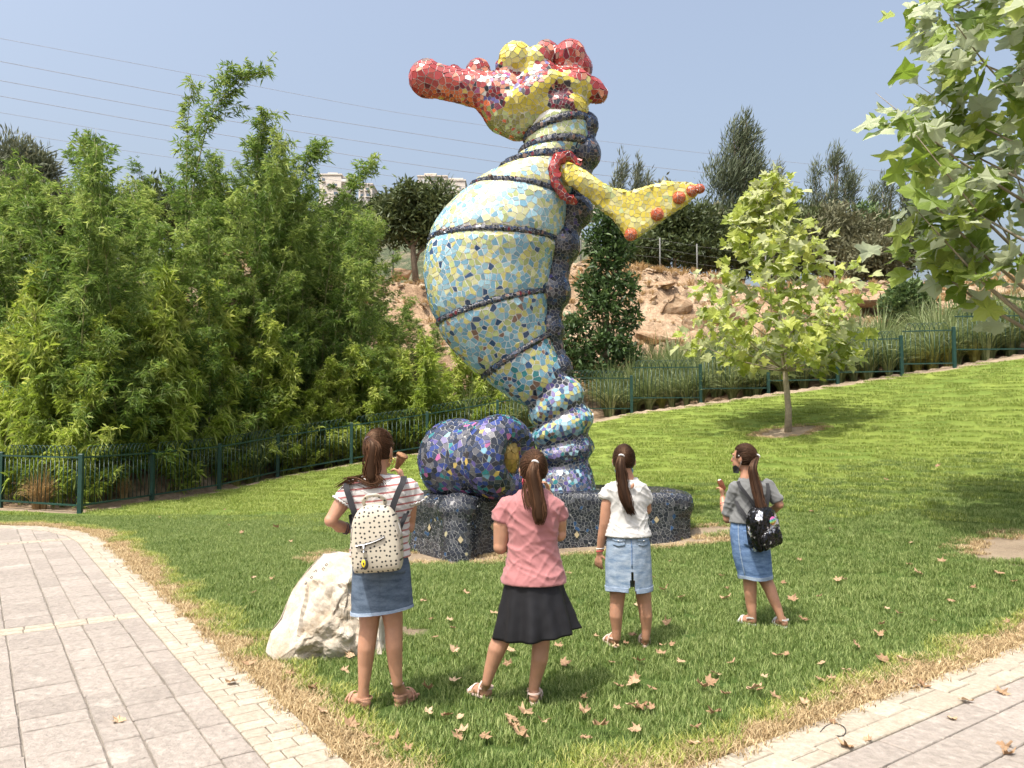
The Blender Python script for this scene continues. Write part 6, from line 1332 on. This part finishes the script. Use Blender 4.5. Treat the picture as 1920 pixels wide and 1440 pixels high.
cone = obj('ice_cream_cone', MB().tube([(0, 0, -.045), (0, 0, .02), (0, 0, .045)], [.012, .028, .036], 16).tube([(0, 0, .04), (0, 0, .05)], [.038, .036], 16).mesh(simple('waffle', (.30, .15, .07), .8, .3, 60, .8, .004)), None, w.o + w.P(749, 866, .15)); cone.rotation_euler = (.2, .45, 0); tag(cone, 'brown wafer cone held up to the mouth of the woman in stripes', 'ice cream')
# backpack
def puff(outline, layers, mat, smooth=True):
    """outline (x, z) counter-clockwise; layers (y, scale)"""
    n = len(outline); cx = sum(p[0] for p in outline) / n; cz = sum(p[1] for p in outline) / n; V_ = []; F_ = []
    for (y, k) in layers:
        for (x, z) in outline: V_.append((cx + (x - cx) * k, y, cz + (z - cz) * k))
    for l in range(len(layers) - 1):
        for i in range(n): F_.append((l * n + i, (l + 1) * n + i, (l + 1) * n + (i + 1) % n, l * n + (i + 1) % n))
    F_.append(tuple(range(n))); F_.append(tuple(reversed(range((len(layers) - 1) * n, len(layers) * n)))); me = mesh_py(V_, F_, mat, smooth); bm = bmesh.new(); bm.from_mesh(me); bmesh.ops.recalc_face_normals(bm, faces=bm.faces); bm.to_mesh(me); bm.free(); return me
def dots_mat():
    m, nt, b = nodes('dotted_canvas'); tc = N(nt, 'ShaderNodeTexCoord'); sx = N(nt, 'ShaderNodeSeparateXYZ'); cb = N(nt, 'ShaderNodeCombineXYZ'); nt.links.new(tc.outputs['Object'], sx.inputs[0]); nt.links.new(sx.outputs['X'], cb.inputs[0]); nt.links.new(sx.outputs['Z'], cb.inputs[1])
    v = N(nt, 'ShaderNodeTexVoronoi'); v.voronoi_dimensions = '2D'; v.inputs['Scale'].default_value = 37; v.inputs['Randomness'].default_value = .5; nt.links.new(cb.outputs[0], v.inputs['Vector']); lt = N(nt, 'ShaderNodeMath', operation='LESS_THAN', i_1=.21); nt.links.new(v.outputs['Distance'], lt.inputs[0])
    nt.links.new(mixc(nt, lt.outputs[0], (.47, .425, .335), (.02, .02, .02)), b.inputs['Base Color']); b.inputs['Roughness'].default_value = .45; bump(nt, b, noise_tex(nt, 9, 3, .5), .25, .012); return m
M_dots = dots_mat()
bo = [(-.128, -.17), (-.10, -.188), (0, -.19), (.10, -.188), (.128, -.17), (.138, -.08), (.134, .02), (.118, .10), (.085, .155), (.04, .178), (0, .183), (-.04, .178), (-.085, .155), (-.118, .10), (-.134, .02), (-.138, -.08)]
bo_f = []
for i in range(len(bo)):
    for q in range(3): bo_f.append(tuple(cat([np.array(bo[(i + k - 1) % len(bo)]) for k in range(4)], 1 + q / 3)))
bag = empty('backpack', w.o + w.P(703, 1008, -.235)); bag.rotation_euler = (math.radians(-3), math.radians(-4), 0); tag(bag, 'cream backpack with black polka dots on the woman in stripes', 'backpack')
obj('bag_body', puff(bo_f, [(.115, .9), (.11, 1.0), (.05, 1.02), (.0, 1.0), (-.016, .95), (-.026, .85), (-.032, .6), (-.034, .2)], M_dots), bag)
def arch_pts(sc_, y, z0=-.02, n=24): return [Vector((.138 * sc_ * math.cos(PI * k / n), y, .02 + z0 + .165 * sc_ * math.sin(PI * k / n))) for k in range(n + 1)]
MB().tube(arch_pts(.93, -.018), .004, 6).build('top_zip', simple('zip_tape', (.36, .33, .28), .6), bag); MB().tube(arch_pts(1.0, .035), .005, 6).build('piping', M_white, bag)
zp = [Vector((-.10 + .02 * k, -.037, -.035 + .0006 * k * k)) for k in range(9)]; zo = MB().tube(smooth_path(zp, 4), .0075, 6).build('pocket_zip', simple('black_zip', (.03, .03, .035), .5), bag); MB().tube([p + Vector((0, -.006, 0)) for p in smooth_path(zp, 4)], .0030, 6).build('zip_teeth', M_metal, zo)
MB().tube(smooth_path([(-.05, .06, .165), (-.06, .03, .20), (-.03, .0, .228), (.0, -.005, .232), (.03, .0, .228), (.06, .03, .20), (.05, .06, .165)], 5), .012, 8, flat=.6).build('top_handle', M_dots, bag)
kc = MB().tube([(-.055, -.045, -.03), (-.056, -.05, -.07), (-.055, -.05, -.105)], .004, 6).ell((-.055, -.05, -.05), .008).ell((-.056, -.05, -.07), .0075).build('key_chain', M_metal, bag)
pend = MB().ell((-.053, -.052, -.135), (.020, .009, .030), 16, 10).build('pendant', simple('black_rubber', (.03, .03, .03), .4), kc); MB().ell((-.058, -.058, -.130), (.012, .006, .021), 16, 10).build('yellow_inset', simple('yellow_plastic', (.75, .58, .02), .35), pend); MB().ell((-.058, -.063, -.130), (.0045, .003, .009), 12, 8).build('brown_centre', M_band, pend)
def strap_path(p, pxs): return [p.P(*q) - (bag.location - p.o) for q in pxs]
for pts in ([(672, 985, -.12), (664, 960, -.15), (655, 932, -.135), (650, 915, -.11), (651, 903, -.03), (654, 905, .06)], [(735, 985, -.14), (735, 957, -.165), (746, 925, -.15), (755, 905, -.115), (757, 894, -.03), (757, 898, .06)]):
    ribbon(smooth_path([w.P(*q) for q in pts], 6), [(0, -1, .1)] * 20 + [(0, -.3, 1)] * 11, .034, .004, M_strap, 'shoulder_strap', bag).location = w.o - bag.location
for pts in ([(676, 1040, -.13), (663, 1000, -.09), (658, 965, .0)], [(742, 1010, -.14), (752, 985, -.115), (764, 958, -.04)]):
    ribbon(smooth_path([w.P(*q) for q in pts], 6), (0.1, -1, 0), .026, .004, M_strap, 'lower_strap', bag).location = w.o - bag.location
for o in bag.children:
    if 'strap' in o.name: o.rotation_euler = (0, 0, 0); o.matrix_parent_inverse = Matrix.Identity(4); o.matrix_local = bag.matrix_basis.inverted() @ Matrix.Translation(w.o)

# ---- girl in the pink shirt
g = Person('girl in dusty pink tee and flared black skirt', 4.65, 988, M_hairA, M_skin, 6); g.neck_base = (1000, 917, .0)
g.torso([(1150, 955, 1052, .8), (1110, 952, 1052, .75), (1060, 957, 1042, .7), (1020, 960, 1036, .68), (980, 956, 1040, .66), (955, 952, 1043, .6), (938, 955, 1040, .55), (926, 972, 1026, .55), (914, 984, 1016, .8)], -.003); g.head(1000, 880, .10, sc=1.04)
g.leg([g.P(972, 1120), g.P(955, 1160), g.P(946, 1185), g.P(932, 1217, -.01), g.P(921, 1250), g.P(913, 1277)], [.085, .066, .057, .054, .040, .030]); g.leg([g.P(1018, 1120), g.P(1017, 1170), g.P(1015, 1196), g.P(1012, 1235, -.015), g.P(1005, 1268), g.P(1000, 1293)], [.085, .062, .054, .051, .039, .030])
hl, tl_ = g.G(920, 1302, .05), g.G(880, 1278, .19); foot(g.mb, g.P(913, 1279), hl, tl_, .95); hr, tr_ = g.G(1000, 1320, -.05), g.G(1006, 1300, .165); foot(g.mb, g.P(1000, 1295), hr, tr_, .95)
g.leg([g.P(951, 946), g.P(941, 985), g.P(938, 1026), g.P(952, 1022, .10), g.P(972, 1010, .2)], [.055, .053, .043, .041, .028]); hand(g.mb, g.P(972, 1010, .2), (.7, .5, .3), (.3, -.2, .5), .92, .6, -1)
g.leg([g.P(1042, 948), g.P(1047, 975, .03), g.P(1049, 1002, .06), g.P(1044, 965, .17), g.P(1030, 930, .22)], [.053, .051, .043, .040, .027]); hand(g.mb, g.P(1030, 930, .22), (-.2, -.1, 1), (-.8, -.2, .1), .92, .9, 1)
g.finish_body()
g.hairdo((0, -.92, .36), [g.P(999, 885, -.125), g.P(1003, 915, -.13), g.P(1009, 945, -.145), g.P(1011, 968, -.15), g.P(1012, 984, -.148)], .046, 320, M_elast, 1.15, .006, .18, extra=[[g.P(985, 905, -.08), g.P(983, 925, -.10), g.P(990, 950, -.13)]])
g.shirt([(1092, 941, 1061, .78), (1075, 945, 1055, .76), (1060, 950, 1049, .72), (1020, 956, 1040, .7), (980, 952, 1044, .68), (955, 947, 1048, .64), (938, 950, 1045, .56), (927, 968, 1030, .54), (917, 980, 1020, .75)], [([g.P(953, 946), g.P(943, 962), g.P(939, 978)], [.052, .055, .058]), ([g.P(1041, 948), g.P(1048, 960, .02), g.P(1050, 972, .03)], [.050, .053, .056])], M_pink, .0075, seed=2.0, zs=11)
sk = Skirt(skirt_rows(g, [(1078, 951, 1050), (1100, 946, 1056), (1140, 939, 1070), (1184, 931, 1083)], .78), .021, 11, 2.3, hemf=lambda th: .030 * math.cos(th) + .012 * math.sin(th)); so = obj('skirt', sk.mesh(M_blackc, 34, 150), g.root)
sandal(g.root, hl, tl_, M_sandB, .95, 1); sandal(g.root, hr, tr_, M_sandB, .95, 1)
def ear_mask(p, sg, mat, name='face_mask'):
    V_ = [p.f(.058 * sg, .045, -.055), p.f(.066 * sg, .012, -.075), p.f(.055 * sg, .022, -.118), p.f(.0, .09, -.12), p.f(.03 * sg, .085, -.07)]; V2 = [v - p.hR @ Vector((.006 * sg, .0, 0)) for v in V_]
    o = obj(name, mesh_py([tuple(v) for v in V_ + V2], [(0, 1, 2, 3, 4), (9, 8, 7, 6, 5)] + [(k, (k + 1) % 5, 5 + (k + 1) % 5, 5 + k) for k in range(5)], mat, False), p.root); MB().tube([V_[1], p.f(.082 * sg, -.012, -.035), p.f(.080 * sg, -.016, .015)], .0018, 5).build('ear_loop', M_white, o); return o
ear_mask(g, -1, simple('crimson_mask', (.52, .07, .11), .7)); bangle(g.root, g.P(962, 1016, .15), (.7, .6, 0), .032, .003, M_band)

# ---- girl in the white shirt
h = Person('girl in white tee and pale washed denim skirt, arm hanging', 5.75, 1180, M_hairB, M_skin2, 7); h.neck_base = (1178, 898, .0)
h.torso([(1060, 1145, 1214, .8), (1030, 1142, 1214, .75), (1003, 1144, 1211, .7), (971, 1148, 1206, .7), (937, 1146, 1208, .66), (920, 1142, 1208, .6), (908, 1144, 1206, .54), (902, 1160, 1194, .55), (894, 1169, 1189, .8)], -.003); h.head(1170, 863, -.15, sc=1.04)
h.leg([h.P(1160, 1070), h.P(1158, 1110), h.P(1157, 1130), h.P(1155, 1155, -.01), h.P(1156, 1178), h.P(1156, 1196)], [.08, .060, .053, .049, .037, .030]); h.leg([h.P(1202, 1070), h.P(1206, 1110), h.P(1208, 1130), h.P(1211, 1155, -.01), h.P(1212, 1178), h.P(1211, 1196)], [.08, .060, .053, .048, .036, .030])
hl, tl_ = h.G(1156, 1215, .0), h.G(1136, 1205, .19); foot(h.mb, h.P(1156, 1197), hl, tl_, .93); hr, tr_ = h.G(1210, 1215, .0), h.G(1206, 1200, .21); foot(h.mb, h.P(1211, 1197), hr, tr_, .93)
h.leg([h.P(1143, 919), h.P(1137, 950), h.P(1133, 982), h.P(1129, 1006, .02), h.P(1124, 1036, .045)], [.048, .043, .037, .035, .024]); hand(h.mb, h.P(1124, 1036, .045), (-.10, .05, -1), (.55, .6, 0), .93, .45, 1)
h.leg([h.P(1204, 919), h.P(1210, 940, .03), h.P(1213, 956, .06), h.P(1200, 945, .17), h.P(1185, 925, .24)], [.046, .042, .036, .034, .024]); hand(h.mb, h.P(1185, 925, .24), (-.3, .1, 1), (-.7, .1, .1), .93, .8, 1)
h.finish_body()
h.hairdo((-.18, -.93, .28), [h.P(1163, 872, -.12), h.P(1166, 895, -.125), h.P(1170, 922, -.145), h.P(1177, 947, -.15), h.P(1186, 966, -.14)], .047, 300, M_elast, .95, .018, .15)
h.shirt([(1005, 1135, 1220, .78), (985, 1142, 1213, .72), (960, 1146, 1210, .7), (937, 1143, 1212, .68), (920, 1139, 1211, .62), (908, 1141, 1209, .56), (902, 1158, 1197, .55), (896, 1167, 1191, .75)], [([h.P(1144, 918), h.P(1138, 927), h.P(1136, 936)], [.048, .051, .053]), ([h.P(1204, 918), h.P(1210, 930, .03), h.P(1212, 942, .04)], [.046, .049, .051])], M_white, .007, seed=4.0, zs=12)
MB().ell(h.P(1186, 911, -.112), (.012, .008, .022), 14, 10, Matrix.Rotation(.4, 3, 'Y')).build('keyhole_opening', M_skin2, h.root)
sk = Skirt(skirt_rows(h, [(1000, 1141, 1213), (1020, 1138, 1218), (1050, 1136, 1220), (1106, 1136, 1222)], .74), .004, 5, 3.0, slit=(-PI / 2 + .05, .72, .55), hemf=lambda th: .006 * math.cos(th * 3)); so = obj('skirt', sk.mesh(M_denB), h.root)
sk.patch(-PI / 2 + .02, -PI / 2 + .055, .03, .72, M_denC, 'seam', so, .005, n=14); fl = lambda a: .6 + .4 * (1 - abs(2 * a - 1))
for (t0, t1) in ((-PI / 2 - .85, -PI / 2 - .25), (-PI / 2 + .36, -PI / 2 + .92)):
    sk.patch(t0, t1, .10, .34, M_denB, 'pocket', so, .007, lambda a: .82 + .18 * (1 - abs(2 * a - 1)), thick=.006); sk.patch(t0 - .03, t1 + .03, .09, .20, M_denB, 'pocket_flap', so, .013, fl, thick=.006)
    MB().ell(sk.pt((t0 + t1) / 2, .165, .014), .006).build('button', M_metal, so)
for (t0, t1) in ((-PI / 2 - PI + .2, -PI / 2 - .12), (-PI / 2 + .22, -PI / 2 + PI - .2)): sk.patch(t0, t1, .945, .995, M_hem, 'hem', so, .005, n=20)
sk.patch(-PI / 2 - 1.4, -PI / 2 + 1.4, .0, .055, M_denB, 'waistband', so, .006, n=20)
sandal(h.root, hl, tl_, M_sandB, .93, 1); sandal(h.root, hr, tr_, M_sandB, .93, 1); ear_mask(h, 1, simple('light_blue_mask', (.25, .55, .72), .8)); ear_mask(h, -1, simple('light_blue_mask_side', (.25, .55, .72), .8))
bangle(h.root, h.P(1126, 1028, .04), (-.1, .1, 1), .028, .004, M_elast); bangle(h.root, h.P(1125, 1033, .043), (-.1, .1, 1), .028, .003, M_redband)

# ---- girl in grey with the sequin bag
q = Person('girl in grey top and blue denim skirt turned left, holding an ice pop', 6.35, 1425, M_hairB, M_skin2, 8); q.neck_base = (1399, 897, .0)
q.torso([(1040, 1380, 1436, .9), (1005, 1374, 1436, .88), (976, 1376, 1430, .85), (940, 1381, 1432, .8), (918, 1380, 1438, .72), (908, 1382, 1436, .64), (902, 1388, 1420, .7), (892, 1392, 1408, .9)], -.003); q.head(1395, 859, .85, sc=1.04)
q.leg([q.P(1402, 1050), q.P(1406, 1090), q.P(1407, 1112), q.P(1408, 1130, .01), q.P(1410, 1148), q.P(1412, 1163)], [.076, .055, .050, .045, .036, .029]); q.leg([q.P(1424, 1050), q.P(1434, 1085), q.P(1444, 1105, -.02), q.P(1450, 1122, -.04), q.P(1459, 1143, -.06), q.P(1465, 1160, -.07)], [.076, .057, .050, .045, .035, .028])
hl, tl_ = q.G(1416, 1174, -.02), q.G(1384, 1166, .12); foot(q.mb, q.P(1412, 1164), hl, tl_, .92); hr, tr_ = q.G(1474, 1176, -.10), q.G(1452, 1165, .08); foot(q.mb, q.P(1465, 1162, -.07), hr, tr_, .92)
q.leg([q.P(1378, 916), q.P(1370, 945, .04), q.P(1364, 973, .06), q.P(1358, 955, .14), q.P(1355, 934, .20)], [.046, .043, .037, .034, .024]); hand(q.mb, q.P(1355, 934, .20), (-.05, .1, 1), (-.6, .5, 0), .92, 1.15, -1)
q.leg([q.P(1440, 912), q.P(1452, 930, -.02), q.P(1461, 946, -.03), q.P(1452, 955, .08), q.P(1435, 960, .18)], [.046, .043, .037, .034, .024]); hand(q.mb, q.P(1435, 960, .18), (-.5, .8, .0), (0, .2, -1), .92, .6, 1)
q.finish_body()
q.hairdo((.22, -.93, .10), [q.P(1411, 876, -.115), q.P(1415, 900, -.13), q.P(1421, 925, -.16), q.P(1427, 948, -.19), q.P(1436, 972, -.22), q.P(1443, 988, -.24)], .044, 320, M_elast, 1.0, .014, .2)
q.shirt([(979, 1369, 1436, .9), (955, 1378, 1432, .85), (935, 1379, 1436, .8), (918, 1378, 1440, .74), (908, 1380, 1438, .66), (902, 1386, 1424, .68), (895, 1390, 1410, .85)], [([q.P(1379, 915), q.P(1370, 945, .04), q.P(1365, 966, .06)], [.054, .051, .050]), ([q.P(1439, 911), q.P(1451, 929, -.02), q.P(1458, 941, -.03)], [.054, .051, .050])], M_greyk, .0055, seed=6.0, zs=13)
sk = Skirt(skirt_rows(q, [(972, 1372, 1434), (1000, 1370, 1440), (1040, 1375, 1443), (1084, 1386, 1446)], .85), .005, 5, 4.0, hemf=lambda th: .006 * math.cos(th * 3 + 1)); so = obj('skirt', sk.mesh(M_denC), q.root)
sk.patch(0, 2 * PI - .02, .95, .998, M_hem, 'hem', so, .004, n=48); sk.patch(-PI / 2 - .55, -PI / 2 + .10, .22, .52, M_denC, 'pocket', so, .007, lambda a: .85 + .15 * (1 - abs(2 * a - 1)), thick=.006); sk.patch(-PI / 2 - .85, -PI / 2 - .81, .05, .95, M_hem, 'seam', so, .005, n=14); sk.patch(0, 2 * PI - .02, .0, .06, M_denC, 'waistband', so, .006, n=40)
for t0 in (-PI / 2 - .6, -PI / 2 + .05): sk.patch(t0, t0 + .06, -.0, .09, M_denC, 'belt_loop', so, .011, n=5)
ear_mask(q, -1, simple('black_mask', (.02, .02, .025), .7)); MB().ell(q.f(-.079, .006, .022), .006).build('ear_bud', M_white, q.root)
for (a, b_) in ((hl, tl_), (hr, tr_)): 
    s_ = sandal(q.root, a, b_, M_white, .9, 0)
bangle(q.root, q.P(1357, 944, .17), (-.1, .3, .9), .028, .005, M_redband); bangle(q.root, q.P(1357, 948, .16), (-.1, .3, .9), .029, .004, M_band)
pop = empty('ice_pop', q.o + q.P(1353, 909, .22)); pop.rotation_euler = (.1, -.45, 0); tag(pop, 'bitten chocolate ice pop in the hand of the girl in grey', 'ice pop')
pm = remesh(MB().loft([(-.05, 0, 0, .018, .009), (-.045, 0, 0, .023, .012), (.03, 0, 0, .024, .012), (.045, 0, 0, .018, .011)], 18), .004, 4); folds(pm, .003, 3.0, 60, 60); pm.materials.append(simple('milk_chocolate', (.22, .075, .04), .4, .25, 50, .3)); obj('chocolate_coat', pm, pop)
MB().ell((.0, 0, .043), (.017, .011, .009), 14, 8).build('ice_cream', M_white, pop); MB().box((0, 0, -.085), (.010, .003, .09)).build('stick', simple('wooden_stick', (.55, .38, .2), .8), pop)
# sequin backpack
def sequin_mat():
    m, nt, b = nodes('black_sequin'); v = N(nt, 'ShaderNodeTexVoronoi'); v.inputs['Scale'].default_value = 95; tc = N(nt, 'ShaderNodeTexCoord'); nt.links.new(tc.outputs['Object'], v.inputs['Vector'])
    f = noise_tex(nt, 11, 3, .6); sil = ramp(nt, f, [(.54, (0, 0, 0)), (.58, (1, 1, 1))]); nt.links.new(mixc(nt, sil, (.02, .02, .022), (.55, .55, .58)), b.inputs['Base Color']); b.inputs['Metallic'].default_value = .75; b.inputs['Roughness'].default_value = .18
    sp = N(nt, 'ShaderNodeVectorMath', operation='SUBTRACT'); nt.links.new(v.outputs['Color'], sp.inputs[0]); sp.inputs[1].default_value = (.5, .5, .5); sc_ = N(nt, 'ShaderNodeVectorMath', operation='SCALE'); sc_.inputs['Scale'].default_value = .8; nt.links.new(sp.outputs[0], sc_.inputs[0])
    g_ = N(nt, 'ShaderNodeNewGeometry'); ad = N(nt, 'ShaderNodeVectorMath', operation='ADD'); nt.links.new(g_.outputs['Normal'], ad.inputs[0]); nt.links.new(sc_.outputs[0], ad.inputs[1]); nm = N(nt, 'ShaderNodeVectorMath', operation='NORMALIZE'); nt.links.new(ad.outputs[0], nm.inputs[0]); nt.links.new(nm.outputs[0], b.inputs['Normal']); return m
M_seq = sequin_mat()
sb = empty('sequin_backpack', q.o + q.P(1438, 990, -.20)); sb.rotation_euler = (math.radians(4), math.radians(-14), math.radians(28)); tag(sb, 'black sequin backpack with a smiley patch on the girl in grey', 'backpack')
bo2 = [(x * .95, z * .90) for x, z in bo_f]; obj('bag_body', puff(bo2, [(.10, .88), (.095, 1.0), (.04, 1.03), (.0, 1.0), (-.018, .93), (-.030, .8), (-.036, .55), (-.038, .2)], M_seq), sb)
pk = [(x * .8, z * .42 - .075) for x, z in bo_f]; obj('front_pocket', puff(pk, [(-.02, 1.0), (-.045, .97), (-.055, .85), (-.06, .5), (-.061, .2)], M_seq), sb)
MB().tube([Vector((.118 * math.cos(PI * k / 24), -.018, .0 + .135 * math.sin(PI * k / 24))) for k in range(25)], .004, 6).build('top_zip', M_strap, sb)
MB().tube([(-.085, -.052, .0), (-.04, -.06, .004), (.04, -.06, .004), (.085, -.052, .0)], .004, 6).build('pocket_zip', M_strap, sb)
m, nt, b = nodes('rainbow_enamel'); tc = N(nt, 'ShaderNodeTexCoord'); sx = N(nt, 'ShaderNodeSeparateXYZ'); nt.links.new(tc.outputs['Object'], sx.inputs[0]); mr = N(nt, 'ShaderNodeMapRange', i_1=-.032, i_2=.032); nt.links.new(sx.outputs['Z'], mr.inputs[0]); nt.links.new(ramp(nt, mr.outputs[0], [(.08, (.70, .22, .05)), (.3, (.75, .62, .06)), (.5, (.2, .6, .25)), (.68, (.1, .45, .6)), (.85, (.65, .12, .35))]), b.inputs['Base Color']); b.inputs['Roughness'].default_value = .4
sm = obj('smiley_patch', MB().ell((0, 0, 0), (.034, .006, .034), 24, 10).mesh(m), sb, (.035, -.036, .055)); 
for sx_ in (-1, 1): MB().ell((.011 * sx_, -.006, .009), (.0035, .003, .007), 10, 8).build('patch_eye', M_band, sm)
MB().tube([(.019 * math.cos(a), -.0065 + .001, -.002 + .017 * math.sin(a)) for a in np.linspace(PI * 1.12, PI * 1.88, 9)], .002, 6).build('patch_smile', M_band, sm)
ql = []
for pts in ([(1425, 968, -.13), (1412, 945, -.135), (1398, 925, -.125), (1388, 912, -.10), (1384, 903, -.03)], [(1436, 965, -.13), (1440, 935, -.12), (1440, 915, -.09), (1438, 904, -.02)], [(1420, 1000, -.16), (1408, 985, -.15), (1396, 965, -.14), (1384, 948, -.09), (1378, 935, .0)]):
    o = ribbon(smooth_path([q.P(*k) for k in pts], 6), (-.2, -1, .1), .026, .004, M_strap, 'shoulder_strap', sb); o.matrix_local = (Matrix.Translation(sb.location) @ sb.rotation_euler.to_matrix().to_4x4()).inverted() @ Matrix.Translation(q.o)
